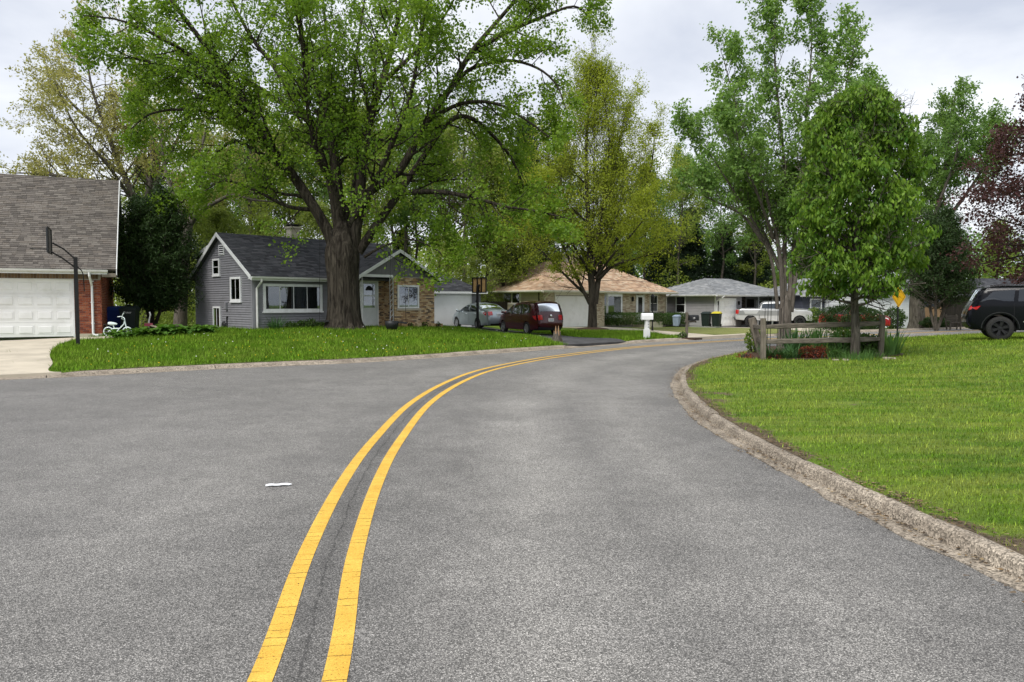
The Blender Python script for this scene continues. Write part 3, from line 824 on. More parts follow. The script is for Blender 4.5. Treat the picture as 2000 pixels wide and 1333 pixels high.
def gutter(root, x0, x1, y, z, name='gutter', axis='x', mat=None, s=-1):
    prof = [(0, 0), (0, -.1), (.05, -.11), (.09, -.07), (.105, .0), (.095, .0), (.08, -.06), (.05, -.095), (.012, -.09), (.012, 0)]
    n = len(prof); V = []
    for x in (x0, x1):
        for a, b in prof: V.append((x, y + s * a, z + b) if axis == 'x' else (y + s * a, x, z + b))
    return mesh_obj(name, V, [(i, (i + 1) % n, (i + 1) % n + n, i + n) for i in range(n)] + [tuple(range(n)), tuple(range(2 * n - 1, n - 1, -1))], mat or MAT['gutter'], root)
gutter(red, gx0, gx1 - .28, -oh - .032, ze - .02)
downspout('downspout', red, [(-.34, -oh - .09, ze - .12), (-.34, -oh - .07, ze - .25), (-.3, -.06, ze - .62), (-.3, -.06, .14), (-.26, -.1, .06), (-.1, -.35, .05)], MAT['white'], .045)
for q in range(3): MB().box(-.36, -.24, -.02, .0, .5 + q * .8, .54 + q * .8).build('downspout_strap', MAT['white'], red)
# ---- grey sided house behind the maple
MAT['grey_siding'] = M('grey_siding', (.2, .2, .218), .6, .07, 3, rnd=.06, dirt=((.11, .11, .115), 2, .4))
MAT['charcoal_shingle'] = palette('charcoal_shingle', [(.05, .052, .059), (.041, .043, .05), (.062, .064, .072), (.035, .036, .042), (.072, .073, .082)], bscale=90)
MAT['tan_brick'] = palette('tan_brick', [(.47, .33, .18), (.53, .39, .23), (.41, .265, .135), (.57, .44, .28), (.27, .16, .09), (.14, .1, .07), (.49, .35, .2), (.35, .22, .11)], bmp=.45)
MAT['chimney_panel'] = M('cream_chimney', (.55, .5, .42), .6, .08, 4, dirt=((.3, .27, .22), 3, .4))
A_ = 45
Zg = .42
gx, gy = -10.62, 30.5
grey = thing('grey_house', 'grey sided house with charcoal roof and tan brick entry behind the big maple', 'house', (gx, gy, Zg), R(A_))
Wd, Ln, Hw = 5.8, 4.7, 2.38          # gable width, length of the main part's front, wall height
F_ = Wall(grey, 0, 0, 0)
main = MB().box(.0, 4.35, .0, Wd, -.4, Hw).box(4.352, 8.8, .46, Wd, -.4, Hw).build('house_wall', MAT['grey_siding'], grey)
pw = (.42, 3.17, .82, 1.98)            # picture window
siding(F_, main, MAT['grey_siding'], .1, Ln - .75, 0, Hw, .1, [pw])
bricks(F_, main, MAT['tan_brick'], Ln - .75, 4.35, 0, Hw, limit=60, L=.2, H=.067)
F_.box('corner_post', MAT['grey_siding'], main, -.0, .1, 0, .028, -.1, Hw)
window(F_, grey, *pw, t=.11, sash_u=[.53, 1.16, 1.795, 2.43, 3.06], curtain=[(.55, 1.14, .95, 1.85, MAT['curtain']), (1.7, 2.4, .95, 1.85, MAT['blind']), (2.45, 3.04, .95, 1.85, MAT['curtain'])], sill=.02)
G_ = Wall(grey, 0, Wd, R(-90))         # gable end wall: u runs from the back corner to the front corner
zr, ze, oh, rk = 4.15, 2.38, .3, .22
half = Wd / 2
sl = (zr - ze) / half
ops = [(2.05, 2.75, 2.4, 3.12), (3.8, 4.8, 1.25, 2.28), (2.0, 2.75, .06, 1.02), (2.7, 3.2, 3.25, 3.7)]
gp = [G_.P(0, 0, Hw), G_.P(Wd, 0, Hw), G_.P(half, 0, zr)]; gq = [G_.P(0, -.15, Hw), G_.P(Wd, -.15, Hw), G_.P(half, -.15, zr)]
gab = mesh_obj('gable_wall', gp + gq, [(0, 1, 2), (5, 4, 3), (0, 3, 4, 1), (1, 4, 5, 2), (2, 5, 3, 0)], MAT['grey_siding'], grey)
siding(G_, gab, MAT['grey_siding'], 0, Wd - .1, 0, Hw, .1, ops)
siding(G_, gab, MAT['grey_siding'], 0, Wd, Hw, zr - .1, .1, ops, span=lambda z: (max(0, (z - ze) / sl), Wd - max(0, (z - ze) / sl)))
G_.box('corner_post', MAT['grey_siding'], gab, Wd - .1, Wd + .0, 0, .028, -.1, Hw)
window(G_, grey, *ops[0], t=.075, rows=2, sill=.01, curtain=[(2.15, 2.65, 2.8, 3.02, MAT['tan_wood'])])
window(G_, grey, *ops[1], t=.09, cols=2, sill=.015, curtain=[(3.9, 4.3, 1.4, 2.15, MAT['curtain'])])
window(G_, grey, *ops[2], t=.07, cols=2)
vent = MB(); v0 = ops[3]; fr = G_.box('gable_vent', MAT['trim'], grey, v0[0], v0[1], 0, .05, v0[2], v0[3])
for k in range(4):
    zz = v0[2] + .05 + k * .09; G_.box('louvre', MAT['dark'] if k % 2 == 9 else MAT['trim'], fr, v0[0] + .05, v0[1] - .05, .05, .085, zz, zz + .035, .05, .055)
    G_.box('vent_slot', MAT['dark'], fr, v0[0] + .05, v0[1] - .05, .05, .053, zz + .037, zz + .085)
for pz in (.6, 2.9): pass
gm = MB().tube([G_.P(3.0, .06, .0), G_.P(3.0, .06, .28)], .03, 8).build('gas_pipe', MAT['black_metal'], grey)
mt = MB().lathe([(.001, .0), (.13, .0), (.15, .03), (.15, .12), (.13, .16), (.001, .16)], 16, 'y').build('gas_meter', MAT['black_plastic'], grey); mt.location = G_.P(3.1, .1, .22); mt.rotation_euler = (0, 0, R(-90))
MB().tube([G_.P(3.4, .05, .1), G_.P(3.4, .05, .55), G_.P(3.46, .05, .6)], .03, 8).build('meter_pipe', MAT['black_metal'], grey)
G_.box('electric_box', MAT['grey_siding'], grey, 3.3, 3.47, 0.02, .12, .9, 1.2)
roof_plane(grey, 'roof', (-rk, -oh, ze - sl * oh + .08), (Ln + 3.9, -oh, ze - sl * oh + .08), (Ln + 3.9, half, zr + .08), (-rk, half, zr + .08), MAT['charcoal_shingle'], ex=.14, tab=.3, nobj=250)
roof_plane(grey, 'roof_back', (Ln + 3.9, Wd + oh, ze - sl * oh + .08), (-rk, Wd + oh, ze - sl * oh + .08), (-rk, half, zr + .08), (Ln + 3.9, half, zr + .08), MAT['charcoal_shingle'], shingled=False)
for s in (-oh, Wd + oh): beam('rake_board', MAT['trim'], grey, (-rk - .015, s, ze - sl * oh + .09), (-rk - .015, half, zr + .09), .026, .17)
# dormer edge on the back slope
mesh_obj('dormer', [(-.1, 3.6, 3.85), (-.1, 5.75, 3.3), (4.5, 5.75, 3.3), (4.5, 3.6, 3.85), (-.1, 3.6, 3.74), (-.1, 5.75, 3.19), (4.5, 5.75, 3.19), (4.5, 3.6, 3.74)], BOXF, MAT['charcoal_shingle'], grey)
beam('dormer_fascia', MAT['trim'], grey, (-.115, 3.6, 3.87), (-.115, 5.78, 3.31), .026, .15)
box('dormer_wall', MAT['grey_siding'], grey, .0, 4.4, 4.1, 5.6, 2.4, 3.24)
box('fascia', MAT['trim'], grey, -rk, Ln, -oh - .03, -oh - .003, ze - sl * oh - .1, ze - sl * oh + .06)
box('soffit', MAT['gutter'], grey, -rk, Ln, -oh, -.03, ze - sl * oh - .04, ze - sl * oh - .01)
gutter(grey, -rk, Ln, -oh - .032, ze - sl * oh + .06)
downspout('downspout', grey, [(.2, -oh - .09, ze - sl * oh - .05), (.2, -oh - .07, ze - sl * oh - .15), (.13, -.08, ze - sl * oh - .42), (.13, -.08, .12), (.14, -.16, .03)], MAT['gutter'], .045)
ch = box('chimney', MAT['chimney_panel'], grey, 3.55, 4.0, 3.3, 3.78, 3.5, 4.72)
for i in range(3): box('chimney_board', MAT['chimney_panel'], ch, 3.56 + i * .147, 3.56 + i * .147 + .135, 3.285, 3.3, 3.6, 4.7)
box('chimney_cap', MAT['chimney_panel'], ch, 3.49, 4.06, 3.22, 3.84, 4.72, 4.8); box('chimney_flue_cover', MAT['black_metal'], ch, 3.46, 4.09, 3.19, 3.87, 4.86, 4.9); box('flue', MAT['dark'], ch, 3.6, 3.95, 3.35, 3.73, 4.8, 4.86)
# brick entry wing with open porch: local x from Ln to Ln + 4.4
wx0, wx1, wy, fz = Ln, Ln + 4.36, -.55, .1
px1 = wx0 + 1.97                       # porch is left of this
zr2, ze2 = 3.6, 2.42
box('wing_wall', MAT['mortar'], grey, px1, wx1, wy, 4.0, -.4, ze2)
bw = bpy.data.objects['wing_wall']
WF = Wall(grey, px1, wy, 0)
wl = wx1 - px1
ww = (.16, 1.42, .92, 2.02)
bricks(WF, bw, MAT['tan_brick'], 0, wl, -.05, ze2 - .05, [ww], limit=300, L=.2, H=.067, order=1)
window(WF, grey, *ww, t=.08, cols=2, frame=MAT['white'], curtain=[(.82, 1.33, 1.0, 1.94, MAT['blind'])])
WF.box('stone_sill', MAT['concrete'], bw, ww[0] - .08, ww[1] + .1, .0, .09, ww[2] - .1, ww[2] - .02)
WS = Wall(grey, px1, .25, R(-90))      # brick return beside the door
bricks(WS, bw, MAT['tan_brick'], 0, .25 - wy, fz, ze2 - .05, limit=100, L=.2, H=.067)
PB = Wall(grey, wx0 - .75, .25, 0)
pb = PB.box('porch_wall', MAT['mortar'], grey, 0, px1 - wx0 + .75, -.2, 0, -.3, ze2)
bricks(PB, pb, MAT['tan_brick'], .0, 1.3, fz, ze2, limit=60, L=.2, H=.067)
bricks(PB, pb, MAT['tan_brick'], 2.36, 2.72, fz, ze2, limit=60, L=.2, H=.067)
d0, d1 = 1.33, 2.34
MAT['storm_door'] = M('storm_door_grey_white', (.5, .53, .53), .4, .06, 4)
door = PB.box('door', MAT['storm_door'], grey, d0 + .06, d1 - .06, .0, .05, fz, fz + 2.06)
for a, b, c, d in ((d0, d0 + .06, fz, fz + 2.12), (d1 - .06, d1, fz, fz + 2.12), (d0 + .06, d1 - .06, fz + 2.06, fz + 2.12)): PB.box('door_frame', MAT['trim'], door, a, b, 0, .08, c, d)
PB.box('door_glass', MAT['glass'], door, d0 + .2, d1 - .2, .056, .06, fz + .86, fz + 1.38); PB.box('door_backing', MAT['curtain'], door, d0 + .2, d1 - .2, .05, .053, fz + .86, fz + 1.38)
PB.box('door_glass', MAT['glass'], door, d0 + .2, d1 - .2, .056, .06, fz + 1.44, fz + 1.96); PB.box('door_backing', MAT['blind'], door, d0 + .2, d1 - .2, .05, .053, fz + 1.44, fz + 1.96)
fan = MB(); c_ = (d0 + d1) / 2
fan.add([PB.P(c_, .062, fz + 1.66)] + [PB.P(c_ + .2 * math.cos(math.pi * i / 10), .062, fz + 1.66 + .22 * math.sin(math.pi * i / 10)) for i in range(11)], [(0, i + 1, i + 2) for i in range(10)]); fan.build('fanlight', MAT['dark'], door)
PB.box('door_handle', MAT['black_metal'], door, d0 + .1, d0 + .13, .05, .1, fz + .98, fz + 1.1)
box('porch_floor', MAT['concrete'], grey, wx0 - .6, px1 - .002, wy - .35, .249, -.3, fz - .003); box('porch_step', MAT['concrete'], grey, wx0 + .2, px1 + .4, wy - .85, wy - .352, -.3, -.05)
def iron_post(x, y):
    p = MB()
    for dx in (-.09, .09): p.box(x + dx - .014, x + dx + .014, y - .014, y + .014, fz - .05, ze2 - .02)
    for k in range(9):
        z = fz + .1 + k * .25; p.tube([(x - .08, y, z), (x - .03, y, z + .08), (x + .03, y, z + .13), (x + .08, y, z + .2)], .01, 5)
    p.build('porch_post', MAT['white'], grey)
iron_post(px1 - .12, wy + .05); iron_post(wx0 + .15, wy + .05)
MAT['dark_siding'] = M('vertical_grey_boards', (.14, .14, .148), .55, .08, 4, rnd=.1)
xm = (wx0 - .1 + wx1) / 2
gz = lambda x: ze2 + (zr2 - ze2) * (1 - abs(x - xm) / (wx1 - xm + .05))
WG = Wall(grey, 0, wy - .02, 0)
gb = mesh_obj('gable_boards', [(wx0 - .1, wy, ze2), (wx1, wy, ze2), (xm, wy, zr2), (wx0 - .1, wy + .1, ze2), (wx1, wy + .1, ze2), (xm, wy + .1, zr2)], [(0, 1, 2), (5, 4, 3), (0, 3, 4, 1), (1, 4, 5, 2), (2, 5, 3, 0)], MAT['dark_siding'], grey)
nb = 30
for i in range(nb):
    a = wx0 - .08 + (wx1 - wx0 + .06) * i / nb; b = a + (wx1 - wx0 + .06) / nb - .012
    za, zb = gz(a) - .03, gz(b) - .03
    if min(za, zb) < ze2 + .04: continue
    o = wy - .025
    mesh_obj('board', [(a, o, ze2 + .005), (b, o, ze2 + .005), (b, wy, ze2 + .005), (a, wy, ze2 + .005), (a, o, za), (b, o, zb), (b, wy, zb), (a, wy, za)], BOXF, MAT['dark_siding'], gb)
box('porch_beam', MAT['trim'], grey, wx0 - .1, px1 - .1, wy - .06, wy - .03, ze2 - .06, ze2 + .06); box('porch_ceiling', MAT['trim'], grey, wx0 - .1, px1, wy, .24, ze2 - .02, ze2)
ovh = .3; dz = (zr2 - ze2) / (wx1 - xm + .05) * .25
roof_plane(grey, 'wing_roof', (wx1 + .3, wy - ovh, ze2 - dz), (wx1 + .3, 3.4, ze2 - dz), (xm, 3.4, zr2 + .06), (xm, wy - ovh, zr2 + .06), MAT['charcoal_shingle'], nobj=0)
roof_plane(grey, 'wing_roof', (wx0 - .35, 3.4, ze2 - dz), (wx0 - .35, wy - ovh, ze2 - dz), (xm, wy - ovh, zr2 + .06), (xm, 3.4, zr2 + .06), MAT['charcoal_shingle'], nobj=0, seed=8)
beam('rake_board', MAT['trim'], grey, (wx1 + .3, wy - ovh - .015, ze2 - dz + .02), (xm, wy - ovh - .015, zr2 + .08), .026, .16)
beam('rake_board', MAT['trim'], grey, (wx0 - .35, wy - ovh - .015, ze2 - dz + .02), (xm, wy - ovh - .015, zr2 + .08), .026, .16)
# garage wing further back
GX, GY = 9.3, 1.9
gar_rot = 0
GW = Wall(grey, 13.38, 6.09, R(-14))
gwall = GW.box('garage_wall', MAT['grey_siding'], grey, -.6, 4.1, -5.5, 0, -.6, 1.95)
garage_door(GW, grey, .25, 3.35, -.44, 1.65, 4, 0, base=.01)
for a, b in ((.17, .25), (3.35, 3.43)): GW.box('door_jamb', MAT['trim'], grey, a, b, 0, .05, -.48, 1.73)
GW.box('door_head', MAT['trim'], grey, .25, 3.35, 0, .05, 1.652, 1.73)
siding(GW, gwall, MAT['grey_siding'], 3.44, 4.1, -.5, 1.9, .1)
lp_ = MB().tube([GW.P(3.75, .02, 1.3), GW.P(3.75, .14, 1.35)], .015, 6).lathe([(.001, 1.1), (.06, 1.1), (.08, 1.32), (.001, 1.38)], 8, 'z', (GW.P(3.75, .15, 0)[0], GW.P(3.75, .15, 0)[1], 0)).build('wall_lantern', MAT['black_metal'], grey)
e0 = GW.P(-.8, .35, 1.87); e1 = GW.P(4.4, .35, 1.87); r0 = GW.P(-.8, -2.6, 3.1); r1 = GW.P(2.6, -2.6, 3.1)
roof_plane(grey, 'garage_roof', e0, e1, r1, r0, MAT['charcoal_shingle'], nobj=0)
roof_plane(grey, 'garage_roof', e1, GW.P(4.4, -5.7, 1.87), r1, r1, MAT['charcoal_shingle'], shingled=False)
GW.box('fascia', MAT['trim'], grey, -.8, 4.4, .35, .38, 1.74, 1.87)
# ---- brown-roofed ranch house
MAT['orange_shingle'] = palette('brown_orange_shingle', [(.43, .3, .2), (.37, .25, .165), (.5, .36, .25), (.3, .2, .135), (.47, .37, .27), (.4, .28, .19)], bscale=90)
MAT['tan_clap'] = M('tan_clapboard', (.48, .42, .315), .6, .08, 3, rnd=.05)
MAT['pale_brick'] = palette('pale_tan_brick', [(.55, .47, .35), (.5, .42, .3), (.6, .52, .4), (.43, .35, .25), (.57, .47, .34), (.36, .27, .19)], bmp=.3)
MAT['rose_glass'] = M('stained_blind', (.2, .03, .03), .6, .4, 9)
ba = 40
ranch = thing('ranch_house', 'low tan brick ranch house with orange brown hip roof and bay window', 'house', (2.2, 52.2, -.16), R(ba)); ranch.scale = (1.06, 1.06, 1.06)
F_ = Wall(ranch, 0, 0, 0); L_ = Wall(ranch, 0, 9.0, R(-90))
Hw = 2.55
box('house_wall', MAT['mortar'], ranch, 0.0, 5.9, 0.0, 9, -.4, Hw); hw = bpy.data.objects['house_wall.001'] if 'house_wall.001' in bpy.data.objects else bpy.data.objects['house_wall']
b2 = box('bay_section_wall', MAT['mortar'], ranch, 5.9, 14.1, 1.0, 9, -.4, Hw)
bricks(F_, hw, MAT['pale_brick'], .0, 1.0, 0, Hw, limit=0); bricks(F_, hw, MAT['pale_brick'], 4.95, 5.9, 0, Hw, limit=0)
F_.box('garage_lintel', MAT['offwhite'], hw, 1.0, 4.95, 0, .02, 2.18, Hw)
garage_door(F_, ranch, 1.08, 4.87, .02, 2.12, 4, 0, base=.01)
for a, b in ((1.0, 1.08), (4.87, 4.95)): F_.box('door_jamb', MAT['offwhite'], ranch, a, b, 0, .05, 0, 2.2)
siding(L_, hw, MAT['tan_clap'], .0, 8.55, 0, Hw, .2, [(4.85, 6.75, 1.55, 2.45)])
L_.box('corner_post', MAT['dark_wood'], hw, 8.55, 8.63, 0, .05, 0, Hw)
bricks(L_, hw, MAT['pale_brick'], 8.63, 9.0, 0, Hw, limit=0)
window(L_, ranch, 4.85, 6.75, 1.55, 2.45, t=.12, cols=2, frame=MAT['offwhite'], bars=.12, curtain=[(5.2, 5.75, 1.68, 2.0, MAT['rose_glass'])])
R_ = Wall(ranch, 14.1, 1, R(90)); F2 = Wall(ranch, 5.9, 1.0, 0)
W2 = 8.2
ops = [(.28, 2.95, .7, 2.25), (4.55, 5.5, .25, 2.3), (6.15, 7.1, .95, 2.3)]
bricks(F2, b2, MAT['pale_brick'], 0, W2, 0, Hw, ops, limit=0, L=.3, H=.1)
# bay window: three faces
bay = thing('bay_window', None, None); bay.parent = ranch; del_label(bay)
for (x0, y0, x1, y1) in ((6.2, 1.0, 6.75, .55), (6.75, .55, 8.3, .55), (8.3, .55, 8.85, 1.0)):
    an = math.atan2(y1 - y0, x1 - x0); BW = Wall(ranch, x0, y0, an); ln = math.hypot(x1 - x0, y1 - y0)
    w = window(BW, bay, 0, ln, .75, 2.2, t=.07, frame=MAT['white'], rows=2 if ln < 1 else 1, curtain=[(.1, ln - .1, .85, 2.1, MAT['curtain'])])
mesh_obj('bay_sill', [(6.1, 1, .55), (6.72, .48, .55), (8.33, .48, .55), (8.95, 1, .55), (6.1, 1, .74), (6.72, .48, .74), (8.33, .48, .74), (8.95, 1, .74)], [(0, 3, 2, 1), (4, 5, 6, 7), (0, 1, 5, 4), (1, 2, 6, 5), (2, 3, 7, 6), (3, 0, 4, 7)], MAT['white'], bay)
mesh_obj('bay_head', [(6.1, 1, 2.2), (6.72, .48, 2.2), (8.33, .48, 2.2), (8.95, 1, 2.2), (6.1, 1, 2.4), (6.72, .48, 2.4), (8.33, .48, 2.4), (8.95, 1, 2.4)], [(0, 3, 2, 1), (4, 5, 6, 7), (0, 1, 5, 4), (1, 2, 6, 5), (2, 3, 7, 6), (3, 0, 4, 7)], MAT['white'], bay)
mesh_obj('bay_core', [(6.25, 1, .74), (6.78, .6, .74), (8.27, .6, .74), (8.8, 1, .74), (6.25, 1, 2.2), (6.78, .6, 2.2), (8.27, .6, 2.2), (8.8, 1, 2.2)], [(0, 1, 5, 4), (1, 2, 6, 5), (2, 3, 7, 6)], MAT['dark'], bay)
dr = F2.box('door', MAT['white'], ranch, 4.62, 5.43, 0, .05, .25, 2.25); F2.box('door_glass', MAT['glass'], dr, 4.78, 5.27, .056, .06, .9, 2.1); F2.box('door_backing', MAT['curtain'], dr, 4.78, 5.27, .05, .053, .9, 2.1)
for a, b in ((4.55, 4.62), (5.43, 5.5)): F2.box('door_frame', MAT['white'], dr, a, b, 0, .07, .25, 2.3)
window(F2, ranch, *ops[2], t=.07, rows=2, frame=MAT['offwhite'], sill=.04, curtain=[(6.25, 7.0, 1.65, 2.2, MAT['blind'])])
po = F2.box('front_step', MAT['concrete'], ranch, 4.2, 6.2, .03, 1.3, -.3, .22)
rail = MB(); rl = F2.box('porch_railing', MAT['black_metal'], ranch, 3.9, 6.3, 1.26, 1.3, .95, .99)
for i in range(17): F2.box('baluster', MAT['black_metal'], rl, 3.92 + i * .147, 3.945 + i * .147, 1.268, 1.292, .2, .95)
sc_ = F2.P(4.1, .1, 1.9); MB().lathe([(.001, 1.75), (.07, 1.78), (.1, 2.05), (.03, 2.12), (.001, 2.15)], 8, 'z', (sc_[0], sc_[1], 0)).build('wall_lantern', MAT['black_metal'], ranch)
oh = .6; ze = 2.5; zr = 4.75
x0, x1, y0, y1 = -oh, 14.1 + oh, -oh, 9 + oh
# hip roof with a lower front hip over the garage
yr = (y0 + y1) / 2; hr = yr - y0
ra, rb = (x0 + hr, yr, zr), (x1 - hr + .6, yr, zr)
roof_plane(ranch, 'roof', (x0, y0, ze), (6.5, y0, ze), (ra[0] + 3.5, yr, zr), ra, MAT['orange_shingle'], ex=.2, tab=.4, seed=5)
roof_plane(ranch, 'roof', (6.5, y0 + .95, ze + .004), (x1, y0 + .95, ze + .004), rb, (ra[0] + 1.2, yr, zr + .004), MAT['orange_shingle'], ex=.2, tab=.4, seed=6)
roof_plane(ranch, 'roof', (x0, y1, ze), (x0, y0, ze), ra, ra, MAT['orange_shingle'], ex=.2, tab=.4, seed=7)
roof_plane(ranch, 'roof', (x1, y0 + .95, ze), (x1, y1, ze), rb, rb, MAT['orange_shingle'], shingled=False)
roof_plane(ranch, 'roof_back', (x1, y1, ze), (x0, y1, ze), ra, rb, MAT['orange_shingle'], shingled=False)
for a in (((x0, 6.5, y0 - .03, y0 - .003),), ((6.5, x1, y0 + .92, y0 + .947),)):
    q = a[0]; box('fascia', MAT['offwhite'], ranch, q[0], q[1], q[2], q[3], ze - .16, ze); box('soffit', MAT['offwhite'], ranch, q[0], q[1], q[3], q[3] + oh - .05, ze - .14, ze - .12)
    gutter(ranch, q[0], q[1], q[2] - .002, ze - .02, mat=MAT['offwhite'])
box('fascia', MAT['offwhite'], ranch, x0 - .03, x0 - .003, y0, y1, ze - .16, ze); box('soffit', MAT['offwhite'], ranch, x0 - .001, -.03, y0 + .05, y1, ze - .139, ze - .119); gutter(ranch, y0, y1, x0 - .032, ze - .02, axis='y', mat=MAT['offwhite'])
ch = box('chimney', MAT['mortar'], ranch, 6.6, 7.7, 4.3, 5.2, 3.6, 5.35)
CW = Wall(ranch, 6.6, 4.3, 0); bricks(CW, ch, MAT['pale_brick'], 0, 1.1, 3.9, 5.3, limit=0)
box('chimney_cap', MAT['concrete'], ch, 6.52, 7.78, 4.22, 5.28, 5.35, 5.45)
downspout('downspout', ranch, [(.06, -oh - .08, ze - .1), (.06, -.08, ze - .5), (.06, -.08, .05)], MAT['offwhite'], .04)
downspout('downspout', ranch, [(14.0, .3, ze - .1), (14.05, .92, ze - .4), (14.05, .92, .05)], MAT['offwhite'], .04)
# ---- grey ranch house beyond
MAT['grey_shingle'] = palette('light_grey_shingle', [(.21, .22, .23), (.245, .255, .265), (.18, .187, .198), (.28, .285, .29), (.22, .227, .235)], bscale=90)
MAT['warm_grey_siding'] = M('warm_grey_siding', (.3, .29, .3), .6, .06, 3, rnd=.05)
MAT['dark_stone'] = palette('dark_stone', [(.06, .045, .04), (.09, .065, .055), (.045, .035, .033), (.12, .09, .075)])
gr2 = thing('grey_ranch_house', 'low grey sided ranch house with grey hip roof behind the pickup', 'house', (16.45, 60, -.28), R(33))
F_ = Wall(gr2, 0, 0, 0); L_ = Wall(gr2, 0, 8.0, R(-90))
Hw = 2.58
hw = box('house_wall', MAT['warm_grey_siding'], gr2, 0, 3.1, 0, 8, -.5, Hw); box('recess_wall', MAT['warm_grey_siding'], gr2, 3.1, 9.2, 1.6, 8, -.5, Hw)
siding(L_, hw, MAT['warm_grey_siding'], 0, 7.9, 0, Hw, .13, [(3.6, 4.75, 1.0, 2.48)]); L_.box('corner_post', MAT['white'], hw, 7.9, 8.0, 0, .03, 0, Hw)
window(L_, gr2, 3.6, 4.75, 1.0, 2.48, t=.1, rows=2, frame=MAT['white'], bars=.05)
siding(F_, hw, MAT['warm_grey_siding'], .08, 3.1, 0, Hw, .13, [(.35, 2.35, 0, 2.25)])
garage_door(F_, gr2, .45, 2.25, .02, 2.12, 4, 4, base=.01)
for a, b in ((.33, .45), (2.25, 2.37)): F_.box('door_jamb', MAT['white'], gr2, a, b, 0, .06, 0, 2.26)
F_.box('door_head', MAT['white'], gr2, .45, 2.25, 0, .06, 2.122, 2.26)
for u in (.12, 2.68): p = F_.P(u, .1, 0); MB().lathe([(.001, 1.7), (.07, 1.73), (.09, 1.98), (.001, 2.05)], 8, 'z', (p[0], p[1], 0)).build('wall_lantern', MAT['black_metal'], gr2)
RW = Wall(gr2, 3.1, 1.6, 0); rw = bpy.data.objects['recess_wall']
bricks(RW, rw, MAT['dark_stone'], 0, 2.4, 0, Hw, limit=0, L=.35, H=.12)
dr = RW.box('door', MAT['dark_wood'], gr2, 2.6, 3.5, 0, .05, .1, 2.2)
window(RW, gr2, 3.8, 5.7, .7, 2.1, cols=3, frame=MAT['white'])
siding(RW, rw, MAT['warm_grey_siding'], 2.4, 6.1, 0, Hw, .13, [(2.5, 3.6, 0, 2.3), (3.8, 5.7, .7, 2.1)])
for u in (2.5, 4.4, 6.0): F_.box('porch_post', MAT['white'], gr2, 3.1 + u, 3.1 + u + .1, -.4, -.3, -.3, Hw - .05)
oh = .5; ze = 2.55; zr = 4.02; x0, x1, y0, y1 = -oh, 9.2 + oh, -oh, 8 + oh; yr = (y0 + y1) / 2; hr = yr - y0
ra, rb = (x0 + hr - .9, yr, zr), (x1 - hr + .9, yr, zr)
roof_plane(gr2, 'roof', (x0, y0, ze), (x1, y0, ze), rb, ra, MAT['grey_shingle'], ex=.22, tab=.4)
roof_plane(gr2, 'roof', (x0, y1, ze), (x0, y0, ze), ra, ra, MAT['grey_shingle'], ex=.22, tab=.4)
roof_plane(gr2, 'roof', (x1, y0, ze), (x1, y1, ze), rb, rb, MAT['grey_shingle'], shingled=False)
roof_plane(gr2, 'roof_back', (x1, y1, ze), (x0, y1, ze), ra, rb, MAT['grey_shingle'], shingled=False)
box('fascia', MAT['trim'], gr2, x0, x1, y0 - .03, y0 - .003, ze - .16, ze); box('soffit', MAT['trim'], gr2, x0, x1, y0, -.03, ze - .14, ze - .12); gutter(gr2, x0, x1, y0 - .032, ze - .02)
box('fascia', MAT['trim'], gr2, x0 - .03, x0 - .003, y0, y1, ze - .16, ze); box('soffit', MAT['trim'], gr2, x0, -.03, y0 + .05, y1, ze - .139, ze - .119); gutter(gr2, y0, y1, x0 - .032, ze - .02, axis='y')
downspout('downspout', gr2, [(.35, y0 - .08, ze - .1), (.12, y0 - .06, ze - .25), (.03, -.09, ze - .5), (.03, -.09, .05)], MAT['white'], .05)
# ---- houses glimpsed at the right
def far_house(name, label, loc, rz, W_, D_, H_, rise, wallm, roofm, board, gable=False, extras=None):
    r_ = thing(name, label, 'house', loc, R(rz))
    w_ = box('house_wall', wallm, r_, 0, W_, 0, D_, -.6, H_)
    f = Wall(r_, 0, 0, 0); l = Wall(r_, 0, D_, R(-90))
    ops = (extras or {}).get('front', [])
    siding(f, w_, wallm, 0, W_, 0, H_, board, ops); siding(l, w_, wallm, 0, D_, 0, H_, board)
    for op in ops: window(f, r_, *op, t=.1, frame=MAT['white'], rows=2)
    oh = .45; hip = 0 if gable else D_ / 2 * .8
    a, b = (-oh + hip, D_ / 2, H_ + rise), (W_ + oh - hip, D_ / 2, H_ + rise)
    roof_plane(r_, 'roof', (-oh, -oh, H_), (W_ + oh, -oh, H_), b, a, roofm, ex=.22, tab=.4); roof_plane(r_, 'roof_back', (W_ + oh, D_ + oh, H_), (-oh, D_ + oh, H_), a, b, roofm, shingled=False)
    if hip:
        roof_plane(r_, 'roof', (-oh, D_ + oh, H_), (-oh, -oh, H_), a, a, roofm, ex=.22, tab=.4); roof_plane(r_, 'roof', (W_ + oh, -oh, H_), (W_ + oh, D_ + oh, H_), b, b, roofm, shingled=False)
    else:
        for x in (0.0, W_ - .1): mesh_obj('gable_wall', [(x, 0, H_), (x, D_, H_), (x, D_ / 2, H_ + rise - .1), (x + .1, 0, H_), (x + .1, D_, H_), (x + .1, D_ / 2, H_ + rise - .1)], [(0, 1, 2), (5, 4, 3), (0, 3, 4, 1), (1, 4, 5, 2), (2, 5, 3, 0)], wallm, r_)
    box('fascia', MAT['trim'], r_, -oh, W_ + oh, -oh - .03, -oh - .003, H_ - .16, H_); gutter(r_, -oh, W_ + oh, -oh - .032, H_ - .02)
    return r_, f
MAT['slate_siding'] = M('dark_slate_siding', (.07, .075, .1), .6, .1, 3, rnd=.08)
MAT['white_siding'] = M('white_siding', (.62, .64, .66), .5, .06, 3, rnd=.05)
